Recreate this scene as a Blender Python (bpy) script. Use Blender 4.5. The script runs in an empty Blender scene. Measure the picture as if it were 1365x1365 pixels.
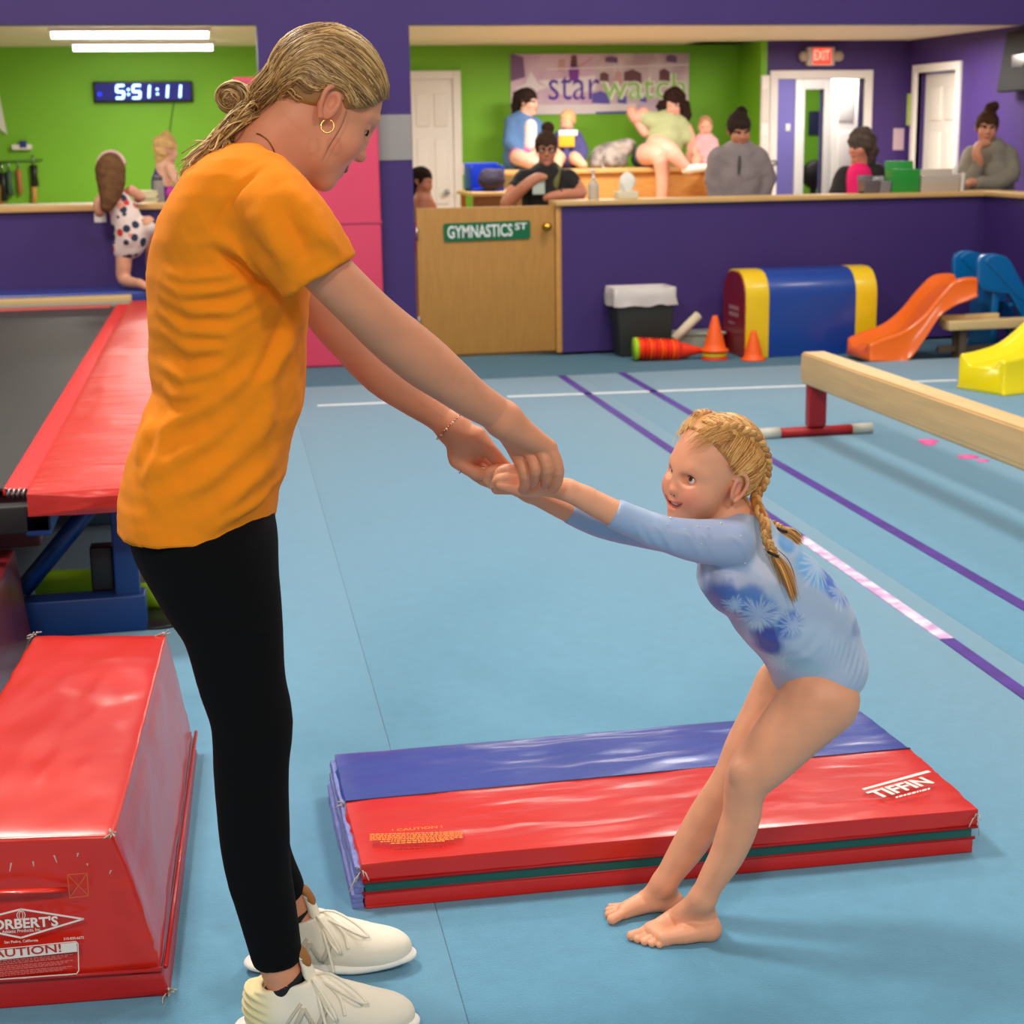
import bpy, bmesh, math, random
import numpy as np
from mathutils import Vector, Matrix
from math import sin, cos, pi, radians, sqrt, atan2

random.seed(7); RNG = np.random.default_rng(7)
scene = bpy.context.scene
COL = scene.collection

# ---------------------------------------------------------------- camera
FPX = 2200.0; YAW = radians(12); PIT = radians(12.85); ROL = radians(0.85); CAMH = 1.48
FH = np.array([sin(YAW), cos(YAW), 0.0]); RH = np.array([cos(YAW), -sin(YAW), 0.0]); ZZ = np.array([0, 0, 1.0])
FW = cos(PIT)*FH - sin(PIT)*ZZ; UU = sin(PIT)*FH + cos(PIT)*ZZ
RR = RH*cos(ROL) - UU*sin(ROL); UP = UU*cos(ROL) + RH*sin(ROL)
CAM = np.array([0, 0, CAMH])
cd = bpy.data.cameras.new('camera'); cam = bpy.data.objects.new('camera', cd); COL.objects.link(cam)
cam.matrix_world = Matrix([[RR[i], UP[i], -FW[i], CAM[i]] for i in range(3)] + [[0, 0, 0, 1]])
cd.sensor_fit = 'HORIZONTAL'; cd.sensor_width = 36; cd.lens = FPX/1365*36
cd.clip_start = 0.05; cd.clip_end = 100
cd.dof.use_dof = True; cd.dof.focus_distance = 2.85; cd.dof.aperture_fstop = 8.0
scene.camera = cam
# ---------------------------------------------------------------- light
w = bpy.data.worlds.new('gym_air'); scene.world = w; w.use_nodes = True
w.node_tree.nodes['Background'].inputs[0].default_value = (1.0, 0.96, 0.91, 1)
w.node_tree.nodes['Background'].inputs[1].default_value = 0.36
scene.view_settings.view_transform = 'Standard'; scene.view_settings.look = 'None'
scene.view_settings.gamma = 1.0; scene.view_settings.use_curve_mapping = False
scene.view_settings.exposure = -0.1

def area_light(name, loc, size, power, color=(1, .94, .86), target=None):
    l = bpy.data.lights.new(name, 'AREA'); l.energy = power; l.color = color
    l.shape = 'RECTANGLE'; l.size, l.size_y = size
    o = bpy.data.objects.new(name, l); COL.objects.link(o); o.location = loc
    if target is not None:
        d = Vector(target) - Vector(loc); o.rotation_euler = d.to_track_quat('-Z', 'Y').to_euler()
    return o
# high bay lamps of the gym hall
for i, (x, y, p) in enumerate([(-1.4, 4.4, 245), (2.8, 4.6, 100), (-1.0, 8.4, 100), (3.4, 8.4, 125), (6.5, 6.5, 80), (-1.6, -3.4, 270), (2.6, -3.4, 230)]):
    area_light('high_bay_lamp', (x, y, 5.2), (0.9, 0.9), p)
# lobby ceiling lamps
for (x, y, p) in [(3.7, 13.6, 48), (6.0, 13.2, 62), (2.6, 12.8, 36), (0.0, 13.6, 44), (6.5, 15.5, 36), (7.0, 17.3, 14)]:
    area_light('lobby_lamp', (x, y, 2.22), (0.7, 0.4), p, (1, .95, .86))

# ---------------------------------------------------------------- pixel helpers (1365 frame)
def ray(x, y): return FW + RR*((x-682.5)/FPX) - UP*((y-682.5)/FPX)
def at_z(x, y, z=0.0): d = ray(x, y); return CAM + d*((z-CAMH)/d[2])
def at_y(x, y, Y): d = ray(x, y); return CAM + d*(Y/d[1])
def at_x(x, y, X): d = ray(x, y); return CAM + d*(X/d[0])
def at_d(x, y, D): d = ray(x, y); return CAM + d*(D/(d @ FH))      # vertical plane facing the camera at ground distance D

# ---------------------------------------------------------------- materials
def lin(c):
    return tuple(((v/255)/12.92 if v/255 <= .04045 else ((v/255+.055)/1.055)**2.4) for v in c)
MATS = {}
def mat(name, rgb, rough=.6, noise=0, nscale=40, bump=0, bscale=60, bdist=.004, emit=0, metal=0, coat=0, sss=0, stretch=None, vcol=None, alpha=1, trans=0, sheen=0, col2=None):
    if name in MATS: return MATS[name]
    m = bpy.data.materials.new(name); m.use_nodes = True; nt = m.node_tree; b = nt.nodes['Principled BSDF']
    c = (*lin(rgb), 1)
    b.inputs['Base Color'].default_value = c; b.inputs['Roughness'].default_value = rough
    b.inputs['Metallic'].default_value = metal
    if coat: b.inputs['Coat Weight'].default_value = coat; b.inputs['Coat Roughness'].default_value = .15
    if sss:
        b.inputs['Subsurface Weight'].default_value = sss; b.inputs['Subsurface Radius'].default_value = (1, .35, .2); b.inputs['Subsurface Scale'].default_value = .006
    if sheen: b.inputs['Sheen Weight'].default_value = sheen
    if emit:
        b.inputs['Emission Color'].default_value = c; b.inputs['Emission Strength'].default_value = emit
    if trans: b.inputs['Transmission Weight'].default_value = trans
    if alpha < 1: b.inputs['Alpha'].default_value = alpha
    tc = nt.nodes.new('ShaderNodeTexCoord'); out = tc.outputs['Object']
    if stretch:
        mp = nt.nodes.new('ShaderNodeMapping'); mp.inputs['Scale'].default_value = stretch
        nt.links.new(out, mp.inputs[0]); out = mp.outputs[0]
    src = None
    if vcol:
        a = nt.nodes.new('ShaderNodeAttribute'); a.attribute_name = vcol; src = a.outputs['Color']
        nt.links.new(src, b.inputs['Base Color'])
    if noise or col2:
        n = nt.nodes.new('ShaderNodeTexNoise'); n.inputs['Scale'].default_value = nscale; n.inputs['Detail'].default_value = 6
        nt.links.new(out, n.inputs['Vector'])
        if col2:
            mx = nt.nodes.new('ShaderNodeMixRGB'); rp = nt.nodes.new('ShaderNodeValToRGB')
            rp.color_ramp.elements[0].position = .4; rp.color_ramp.elements[1].position = .6
            nt.links.new(n.outputs[0], rp.inputs[0]); nt.links.new(rp.outputs[0], mx.inputs[0])
            mx.inputs[1].default_value = c; mx.inputs[2].default_value = (*lin(col2), 1)
            nt.links.new(mx.outputs[0], b.inputs['Base Color'])
        else:
            hs = nt.nodes.new('ShaderNodeHueSaturation'); mr = nt.nodes.new('ShaderNodeMapRange')
            mr.inputs[1].default_value = .25; mr.inputs[2].default_value = .75
            mr.inputs[3].default_value = 1-noise; mr.inputs[4].default_value = 1+noise
            nt.links.new(n.outputs[0], mr.inputs[0]); nt.links.new(mr.outputs[0], hs.inputs['Value'])
            if src: nt.links.new(src, hs.inputs['Color'])
            else: hs.inputs['Color'].default_value = c
            nt.links.new(hs.outputs[0], b.inputs['Base Color'])
    if bump:
        n2 = nt.nodes.new('ShaderNodeTexNoise'); n2.inputs['Scale'].default_value = bscale; n2.inputs['Detail'].default_value = 4
        nt.links.new(out, n2.inputs['Vector'])
        bp = nt.nodes.new('ShaderNodeBump'); bp.inputs['Strength'].default_value = bump; bp.inputs['Distance'].default_value = bdist
        nt.links.new(n2.outputs[0], bp.inputs['Height']); nt.links.new(bp.outputs[0], b.inputs['Normal'])
    MATS[name] = m
    return m

# ---------------------------------------------------------------- objects
def place(o, parent):
    o.parent = parent
    if parent is not None:
        p = parent; off = Vector((0, 0, 0))
        while p is not None: off += Vector(p.location); p = p.parent
        o.location = Vector(o.location) - off
def mesh_obj(name, verts, faces, m=None, parent=None, smooth=False, origin=None):
    v = np.asarray(verts, dtype=float).reshape(-1, 3)
    if origin is None:
        lo, hi = v.min(0), v.max(0); origin = ((lo[0]+hi[0])/2, (lo[1]+hi[1])/2, lo[2])
    me = bpy.data.meshes.new(name); v = v - np.array(origin)
    if isinstance(faces, np.ndarray):
        n = faces.shape[1]; me.vertices.add(len(v)); me.vertices.foreach_set('co', v.astype(np.float32).ravel())
        me.loops.add(faces.size); me.loops.foreach_set('vertex_index', faces.astype(np.int32).ravel())
        me.polygons.add(len(faces)); me.polygons.foreach_set('loop_start', np.arange(0, faces.size, n, dtype=np.int32))
        me.update(calc_edges=True)
    else:
        me.from_pydata([tuple(p) for p in v], [], faces)
    if smooth: me.polygons.foreach_set('use_smooth', np.ones(len(me.polygons), dtype=bool))
    if m: me.materials.append(m)
    o = bpy.data.objects.new(name, me); COL.objects.link(o); o.location = origin
    place(o, parent)
    return o
def tag(o, label=None, cat=None, group=None, kind=None):
    if label: o['label'] = label
    if cat: o['category'] = cat
    if group: o['group'] = group
    if kind: o['kind'] = kind
    return o
def thing(name, label, cat, loc, group=None):
    o = bpy.data.objects.new(name, None); COL.objects.link(o); o.location = tuple(loc); o.empty_display_size = .1
    return tag(o, label, cat, group)
def bm_obj(name, bm, m, parent=None, smooth=False):
    bmesh.ops.recalc_face_normals(bm, faces=bm.faces[:])
    v = [tuple(x.co) for x in bm.verts]; bm.verts.index_update()
    f = [[x.index for x in p.verts] for p in bm.faces]; bm.free()
    return mesh_obj(name, v, f, m, parent, smooth)
def hexa(name, c, m, parent=None, bevel=0, seg=2, smooth=False):
    """c: 8 corners, bottom ring then top ring"""
    bm = bmesh.new(); vs = [bm.verts.new(tuple(p)) for p in c]
    for f in [(0, 3, 2, 1), (4, 5, 6, 7), (0, 1, 5, 4), (1, 2, 6, 5), (2, 3, 7, 6), (3, 0, 4, 7)]: bm.faces.new([vs[i] for i in f])
    if bevel: bmesh.ops.bevel(bm, geom=bm.edges[:], offset=bevel, segments=seg, affect='EDGES', profile=.6)
    return bm_obj(name, bm, m, parent, smooth or bevel > 0)
def box(name, lo, hi, m, parent=None, bevel=0, seg=2, skew=0.0):
    (x0, y0, z0), (x1, y1, z1) = lo, hi
    c = [(x0, y0, z0), (x1, y0, z0), (x1, y1, z0), (x0, y1, z0), (x0, y0, z1), (x1, y0, z1), (x1, y1, z1), (x0, y1, z1)]
    if skew: c = [(x+skew*(y-y0), y, z) for x, y, z in c]
    return hexa(name, c, m, parent, bevel, seg)
def frame_axes(d):
    d = d/np.linalg.norm(d); a = np.array([0, 0, 1.0]) if abs(d[2]) < .9 else np.array([1.0, 0, 0])
    u = np.cross(a, d); u /= np.linalg.norm(u); return u, np.cross(d, u)
def tube_arrays(pts, rad, n=8, flat=1.0, closed=False, cap=True, upv=None):
    pts = np.asarray(pts, float); k = len(pts); rad = np.broadcast_to(np.asarray(rad, float), (k,))
    V = []; F = []
    tang = np.gradient(pts, axis=0) if not closed else np.roll(pts, -1, 0)-np.roll(pts, 1, 0)
    u, _ = frame_axes(tang[0]) if upv is None else (np.asarray(upv, float), 0)
    ang = np.linspace(0, 2*pi, n, endpoint=False)
    for i in range(k):
        t = tang[i]/(np.linalg.norm(tang[i])+1e-12); u = u - t*(u @ t); u /= (np.linalg.norm(u)+1e-12); v = np.cross(t, u)
        V.append(pts[i] + rad[i]*(np.outer(np.cos(ang), u) + flat*np.outer(np.sin(ang), v)))
    V = np.concatenate(V)
    for i in range(k if closed else k-1):
        j = (i+1) % k
        for a in range(n):
            b = (a+1) % n; F.append((i*n+a, i*n+b, j*n+b, j*n+a))
    if cap and not closed: F.append(tuple(range(n-1, -1, -1))); F.append(tuple((k-1)*n+a for a in range(n)))
    return V, F
def tube(name, pts, rad, m, parent=None, n=8, flat=1.0, closed=False, upv=None):
    V, F = tube_arrays(pts, rad, n, flat, closed, True, upv); return mesh_obj(name, V, F, m, parent, True)
def join_arrays(parts):
    V = []; F = []; o = 0
    for v, f in parts:
        V.append(v); F += [tuple(i+o for i in q) for q in f]; o += len(v)
    return np.concatenate(V), F
def lathe(name, prof, loc, m, parent=None, n=24, smooth=True, axis=None):
    """prof: list of (r,z)"""
    V = []; F = []; k = len(prof)
    for r, z in prof:
        for a in range(n): V.append((r*cos(2*pi*a/n), r*sin(2*pi*a/n), z))
    for i in range(k-1):
        for a in range(n):
            b = (a+1) % n; F.append((i*n+a, i*n+b, (i+1)*n+b, (i+1)*n+a))
    if prof[0][0] > 1e-6: F.append(tuple(range(n-1, -1, -1)))
    if prof[-1][0] > 1e-6: F.append(tuple((k-1)*n+a for a in range(n)))
    V = np.array(V)
    if axis is not None:
        q = Vector((0, 0, 1)).rotation_difference(Vector(axis)).to_matrix(); V = V @ np.array(q).T
    return mesh_obj(name, V+np.array(loc), F, m, parent, smooth)
def prism(name, poly, ax0, ax1, axn, org, depth, m, parent=None, bevel=0, seg=3):
    """poly 2D in (ax0,ax1) from org, extruded along axn by depth"""
    ax0, ax1, axn, org = [np.array(a, float) for a in (ax0, ax1, axn, org)]
    bm = bmesh.new(); n = len(poly)
    A = [bm.verts.new(tuple(org+ax0*a+ax1*b)) for a, b in poly]; B = [bm.verts.new(tuple(org+ax0*a+ax1*b+axn*depth)) for a, b in poly]
    bm.faces.new(A); bm.faces.new(B[::-1])
    for i in range(n): bm.faces.new((A[i], A[(i+1) % n], B[(i+1) % n], B[i]))
    bmesh.ops.recalc_face_normals(bm, faces=bm.faces[:])
    if bevel: bmesh.ops.bevel(bm, geom=[e for e in bm.edges if e.calc_face_angle(0) > .5], offset=bevel, segments=seg, affect='EDGES', profile=.6)
    return bm_obj(name, bm, m, parent, bevel > 0)
def text(name, s, org, xd, yd, height, m, parent=None, width=None, depth=.001, bold=0, align='LEFT', shear=0, space=1.0):
    cu = bpy.data.curves.new('t', 'FONT'); cu.body = s; cu.size = 1; cu.extrude = 0; cu.offset = bold; cu.shear = shear; cu.space_character = space
    cu.resolution_u = 3
    o = bpy.data.objects.new('t', cu); COL.objects.link(o); dg = bpy.context.evaluated_depsgraph_get()
    me = bpy.data.meshes.new_from_object(o.evaluated_get(dg)); bpy.data.objects.remove(o)
    n = len(me.vertices); v = np.empty(n*3); me.vertices.foreach_get('co', v); v = v.reshape(-1, 3)
    F = [tuple(p.vertices) for p in me.polygons]; bpy.data.meshes.remove(me)
    lo, hi = v.min(0), v.max(0); sy = height/(hi[1]-lo[1]); sx = (width/(hi[0]-lo[0])) if width else sy
    x = (v[:, 0]-lo[0])*sx; y = (v[:, 1]-lo[1])*sy
    if align == 'CENTER': x -= x.max()/2
    org, xd, yd = np.array(org, float), np.array(xd, float), np.array(yd, float)
    nn = np.cross(xd, yd); nn /= np.linalg.norm(nn)
    V = org + np.outer(x, xd) + np.outer(y, yd) + nn*depth
    return mesh_obj(name, V, F, m, parent)
def poly_on(name, pts, org, xd, yd, m, parent=None, depth=.001):
    org, xd, yd = np.array(org, float), np.array(xd, float), np.array(yd, float); nn = np.cross(xd, yd); nn /= np.linalg.norm(nn)
    return mesh_obj(name, [org+xd*a+yd*b+nn*depth for a, b in pts], [tuple(range(len(pts)))], m, parent)
def bez(pts, n=14):
    """Catmull-Rom through points"""
    P = np.array([pts[0]]+list(pts)+[pts[-1]], float); out = []; k = len(pts)-1
    for i in range(n):
        t = i/(n-1)*k; j = min(int(t), k-1); f = t-j; a, b, c, d = P[j:j+4]
        out.append(.5*((2*b)+(-a+c)*f+(2*a-5*b+4*c-d)*f*f+(-a+3*b-3*c+d)*f**3))
    return np.array(out)
# ================================================================ setting
PURPLE = mat('purple_paint', (64, 40, 110), .55, noise=.06, nscale=3, bump=.15, bscale=180, bdist=.002)
GREEN = mat('green_paint', (120, 184, 34), .6, noise=.04, nscale=2, bump=.1, bscale=150, bdist=.002)
CREAM = mat('cream_ceiling', (232, 216, 190), .8, bump=.2, bscale=90, bdist=.003)
WHITEP = mat('white_trim', (232, 224, 218), .45)
OAK = mat('oak', (205, 148, 78), .5, noise=.14, nscale=6, stretch=(1.5, 14, 14), bump=.1, bscale=20)
OAKX = mat('pale_oak_cap', (216, 172, 108), .45, noise=.12, nscale=5, stretch=(1, 12, 12))
PLY = mat('plywood_door', (186, 132, 62), .5, noise=.10, nscale=5, stretch=(8, 8, 1.2))
CARPET = mat('blue_carpet', (84, 146, 176), .95, noise=.06, nscale=26, bump=.5, bscale=420, bdist=.004, sheen=.4)
CARPETD = mat('dark_blue_carpet', (78, 116, 134), .95, noise=.08, nscale=10, bump=.5, bscale=300, bdist=.004)
BLACK = mat('black_plastic', (18, 18, 20), .4)
PAPER = mat('paper', (226, 222, 214), .8)
METAL = mat('steel', (170, 170, 172), .3, metal=1)
BRASS = mat('brass', (212, 170, 70), .25, metal=1)
WY = 11.14
def st(o): o['kind'] = 'structure'; return o

fl = st(box('floor', (-4.2, -1.2, -.12), (8.3, 11.3, -.02), CARPETD))
# light carpet rolls laid side by side on the gym floor (slightly askew to the wall)
for k in range(-2, 4):
    x0 = .345+k*1.83
    c = []
    for z in (-.02, 0):
        for (xx, yy) in ((x0+.0006, -1.2), (x0+1.8294, -1.2), (x0+1.8294, 10.035), (x0+.0006, 10.035)):
            c.append((xx+.0405*(yy+0.0), yy, z))
    hexa('carpet_roll', c, CARPET, fl, .0015, 1)
st(box('wall_header', (-4.2, WY, 2.2), (8.3, WY+.16, 3.4), PURPLE))
wp = st(box('wall_pillar', (.737, WY, 0), (1.726, WY+.16, 2.2), PURPLE))
wl = st(box('wall_left', (-4.2, WY, 0), (.737, WY+.16, 1.045), PURPLE))
box('wall_cap', (-4.2, WY-.03, 1.045), (.737, WY+.2, 1.085), OAKX, wl, .006)
wr = st(box('wall_right', (2.745, WY, 0), (6.06, WY+.16, 1.005), PURPLE))
box('wall_cap', (2.70, WY-.03, 1.005), (6.09, WY+.2, 1.04), OAKX, wr, .006)
wq = st(box('wall_side', (5.9, 8.3, 0), (6.06, WY, 1.005), PURPLE))
box('wall_cap', (5.87, 8.3, 1.005), (6.09, WY-.03, 1.04), OAKX, wq, .006)
st(box('wall_behind_post', (2.735, WY+.005, 0), (2.745, WY+.15, 1.005), OAK))
# lobby shell
st(box('floor_lobby', (-4.2, 11.3, -.12), (10, 18.4, 0), mat('lobby_floor', (206, 192, 172), .6, noise=.1, nscale=5)))
LY = 15.3; PY = 14.7; LX = 6.95; CZ = 2.285
st(box('wall_green', (-4.2, LY, 0), (5.5, LY+.12, CZ), GREEN))
st(box('wall_green_return', (5.5, PY, 0), (5.56, LY+.12, CZ), GREEN))
dx0, dx1 = at_y(1036, 110, PY)[0], at_y(1152, 110, PY)[0]; dtop = at_y(1090, 105, PY)[2]
st(box('wall_purple', (5.56, PY, 0), (dx0, PY+.12, CZ), PURPLE))
st(box('wall_purple_mid', (dx1, PY, 0), (LX+.12, PY+.12, CZ), PURPLE))
st(box('wall_purple_over_door', (dx0, PY, dtop), (dx1, PY+.12, CZ), PURPLE))
ry0, ry1 = 13.72, 14.50; rtop = 1.985
st(box('wall_lobby_side', (LX, 9.0, 0), (LX+.12, ry0, CZ), PURPLE))
st(box('wall_lobby_side_corner', (LX, ry1, 0), (LX+.12, PY, CZ), PURPLE))
st(box('wall_lobby_side_over_door', (LX, ry0, rtop), (LX+.12, ry1, CZ), PURPLE))
st(box('ceiling', (-4.2, WY+.16, CZ), (LX+.2, LY+.2, CZ+.1), CREAM))
st(box('wall_lobby_left', (-4.3, WY+.16, 0), (-4.2, LY, CZ), GREEN))
# hallway beyond the open doorway
HY = 16.4
hx0, hx1 = at_y(1072, 120, HY)[0], at_y(1098, 120, HY)[0]; htop = at_y(1085, 119, HY)[2]
LIL = mat('lilac_hall_paint', (112, 102, 176), .6)
st(box('wall_hall', (dx0-.6, HY, 0), (hx0, HY+.1, CZ), LIL)); st(box('wall_hall_end', (hx1, HY, 0), (dx1+1.0, HY+.1, CZ), LIL))
st(box('wall_hall_over_door', (hx0, HY, htop), (hx1, HY+.1, CZ), LIL))
st(box('wall_far_room', (hx0-.8, 18.2, 0), (hx1+1.0, 18.3, CZ), GREEN))
st(box('ceiling_hall', (dx0-.7, PY+.12, CZ), (dx1+1.2, 18.3, CZ+.1), CREAM))
st(box('wall_hall_side', (dx1+.95, PY+.12, 0), (dx1+1.05, HY, CZ), LIL))
def casing(name, x0, x1, top, y, wd=.075, th=.03, axis='x'):
    e = thing(name, None, None, (x0, y, 0) if axis == 'x' else (y, x0, 0)); st(e)
    def b(n, a0, a1, z0, z1):
        if axis == 'x': box(n, (a0, y-th, z0), (a1, y+.04, z1), WHITEP, e, .004)
        else: box(n, (y-th, a0, z0), (y+.04, a1, z1), WHITEP, e, .004)
    b('jamb', x0-wd, x0, 0, top+wd); b('jamb', x1, x1+wd, 0, top+wd); b('head_casing', x0, x1, top, top+wd)
    return e
def panel_door(name, x0, x1, top, y, axis='x', knob=None, rows=((.12, .42), (.48, 1.28), (1.34, .0))):
    """six panel door: leaf with raised panels facing the gym"""
    e = thing(name, None, None, (x0, y, 0) if axis == 'x' else (y, x0, 0)); st(e)
    def b(n, a0, a1, d0, d1, z0, z1, m=WHITEP, bev=.006):
        if axis == 'x': return box(n, (a0, y+d0, z0), (a1, y+d1, z1), m, e, bev)
        return box(n, (y+d0, a0, z0), (y+d1, a1, z1), m, e, bev)
    b('leaf', x0, x1, 0, .04, 0.01, top)
    wd = (x1-x0); g = wd*.13; mid = (x0+x1)/2
    for (z0, z1) in ((.2, .75), (.87, top-.52), (top-.42, top-.12)):
        for (a0, a1) in ((x0+g, mid-g*.4), (mid+g*.4, x1-g)):
            b('panel', a0, a1, -.012, .01, z0, z1, bev=.01)
    if knob:
        p = (knob, y-.05, .98) if axis == 'x' else (y-.05, knob, .98)
        lathe('knob', [(.022, 0), (.022, .006), (.009, .01), (.009, .03), (.025, .04), (.028, .055), (.018, .07), (0, .074)], (p[0], p[1]+.045, p[2]) if axis == 'x' else (p[0]+.045, p[1], p[2]), METAL, e, 14, axis=(0, -1, 0) if axis == 'x' else (-1, 0, 0))
    return e
d1a, d1b = at_y(545, 105, LY)[0], at_y(602, 105, LY)[0]; d1t = at_y(575, 106, LY)[2]
tag(panel_door('door_2', d1a, d1b, d1t, LY-.03, knob=at_y(594, 262, LY)[0]))
casing('trim_1', d1a, d1b, d1t, LY-.02)
casing('trim_2', dx0, dx1, dtop, PY)
casing('trim_3', hx0, hx1, htop, HY, .1)
casing('trim_4', ry0, ry1, rtop, LX, .07, axis='y')
panel_door('door_3', ry0+.01, ry1-.01, rtop-.01, LX+.07, axis='y')
wx0, wx1 = at_y(1111, 115, 15.6)[0], at_y(1144, 115, 15.6)[0]
panel_door('door_4', wx0, wx1+.25, 1.99, 15.62, knob=None)
# open outer leaf of the doorway, folded back against the wall
dl = panel_door('door_5', dx0-.17, dx0-.09, 1.98, PY-.06); dl.location = dl.location
lathe('knob', [(.022, 0), (.022, .006), (.009, .01), (.009, .03), (.03, .045), (.03, .06), (0, .07)], (dx0-.06, PY-.06, 1.2), METAL, dl, 14, axis=(0, -1, 0))

# half-height wooden gate
g = thing('door_1', None, None, (1.735, WY, 0)); st(g)
box('leaf', (1.742, WY+.01, .015), (2.70, WY+.055, 1.01), PLY, g, .004)
box('latch_stile', (2.703, WY-.005, .0), (2.735, WY+.06, 1.015), OAK, g, .003)
for z in (.2, .8): tube('hinge', [(1.74, WY-.002, z), (1.74, WY-.002, z+.09)], .008, METAL, g)
kp = at_y(728, 302, WY)
lathe('door_knob', [(.03, 0), (.03, .006), (.012, .012), (.012, .03), (.026, .04), (.031, .055), (.024, .07), (0, .076)], (kp[0], WY+.012, kp[2]), BRASS, g, 20, axis=(0, -1, 0))
s0 = at_y(592, 324, WY); s1 = at_y(707, 297, WY); sc = (s0+s1)/2; sw = s1[0]-s0[0]
SGREEN = mat('sign_green', (6, 104, 62), .35); LETTER = mat('white_letter', (235, 235, 230), .5)
sg = thing('street_sign', 'green street sign lettered in white screwed to the wooden gate', 'sign', (s0[0], WY, s0[2]))
sdx = np.array([cos(.012), 0, sin(.012)]); sdy = np.array([-sin(.012), 0, cos(.012)]); so = np.array([s0[0], WY+.008, s0[2]+.008])
hh = .122
prism('plate', [(0.01, 0), (sw-.01, 0), (sw, .01), (sw, hh-.01), (sw-.01, hh), (.01, hh), (0, hh-.01), (0, .01)], sdx, sdy, (0, -1, 0), so, .008, SGREEN, sg)
text('lettering', 'GYMNASTICS', so+sdx*.025+sdy*.02+np.array([0, -.0085, 0]), sdx, sdy, .085, LETTER, sg, width=.45, bold=.02)
text('lettering', 'ST', so+sdx*.492+sdy*.062+np.array([0, -.0085, 0]), sdx, sdy, .046, LETTER, sg, width=.085, bold=.02)
# sheet of paper on the pillar
a = at_y(502, 153, WY); b_ = at_y(548, 213, WY)
pp = tag(box('paper_sheet', (a[0], WY-.006, b_[2]), (1.722, WY+.001, a[2]), mat('grey_paper', (158, 154, 150), .8, noise=.05, nscale=4)), 'plain grey paper sheet taped to the purple pillar above the gate', 'paper')
# tall pink mat on the pillar
PINK = mat('pink_vinyl', (232, 72, 106), .5, noise=.03, nscale=3, bump=.2, bscale=8, bdist=.01)
pm = thing('wall_mat', 'tall pink padded mat standing on end against the purple pillar', 'mat', (1.0, WY-.1, 0))
box('mat_panel', (.56, WY-.1, -.02), (1.49, WY-.005, 1.87), PINK, pm, .02, 3)
box('seam', (.555, WY-.103, .92), (1.495, WY-.095, .94), mat('pink_seam', (200, 60, 92), .5), pm, .003)

# tape lines on the carpet
TAPEP = mat('purple_tape', (74, 40, 136), .7, noise=.35, nscale=9, bump=.2)
TAPEPK = mat('worn_purple_tape', (196, 150, 200), .7, col2=(232, 214, 228), nscale=14)
TAPEW = mat('white_tape', (232, 232, 232), .7, noise=.08, nscale=12)
def strip(name, p, q, wd, m, label):
    p = np.array(p, float); q = np.array(q, float); d = (q-p)/np.linalg.norm(q-p); n = np.array([-d[1], d[0]])*wd/2
    c = [(*(p-n), -.001), (*(q-n), -.001), (*(q+n), -.001), (*(p+n), -.001)]
    c = c + [(x, y, .0025) for x, y, _ in c]
    return tag(hexa(name, c, m), label, 'floor tape')
l1 = [at_z(748, 501)[:2], at_z(1066, 716)[:2], at_z(1262, 852)[:2], at_z(1420, 964)[:2]]
strip('floor_tape', l1[0], l1[1], .05, TAPEP, 'purple tape line on blue carpet leading to the girl\'s braid')
strip('floor_tape', l1[1], l1[2], .045, TAPEPK, 'worn pale pink stretch of tape line behind the girl')
strip('floor_tape', l1[2], l1[3], .045, TAPEP, 'purple tape line carrying on past the worn pink stretch')
strip('floor_tape', at_z(828, 497)[:2], at_z(1440, 852)[:2], .05, TAPEP, 'unbroken purple tape line on blue carpet beside the balance beam')
strip('floor_tape', at_z(423, 541)[:2], at_z(516, 537)[:2], .045, TAPEW, 'short white tape line on blue carpet before the pink mat')
strip('floor_tape', at_z(676, 529)[:2], at_z(1275, 507)[:2], .045, TAPEW, 'long white tape line crossing the blue carpet in front of the gate')
PKS = mat('pink_spot', (236, 90, 160), .6)
for (x, y, s) in ((1237, 588, .05), (1238, 592, .035), (1290, 609, .05), (1310, 614, .03)):
    p = at_z(x, y); 
    tag(lathe('floor_spot', [(s, 0), (s, .003), (0, .003)], (p[0], p[1], -.001), PKS, n=14), 'small pink spot marker on the carpet under the beam', 'floor marker', 'pink floor spots under the beam')
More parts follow.
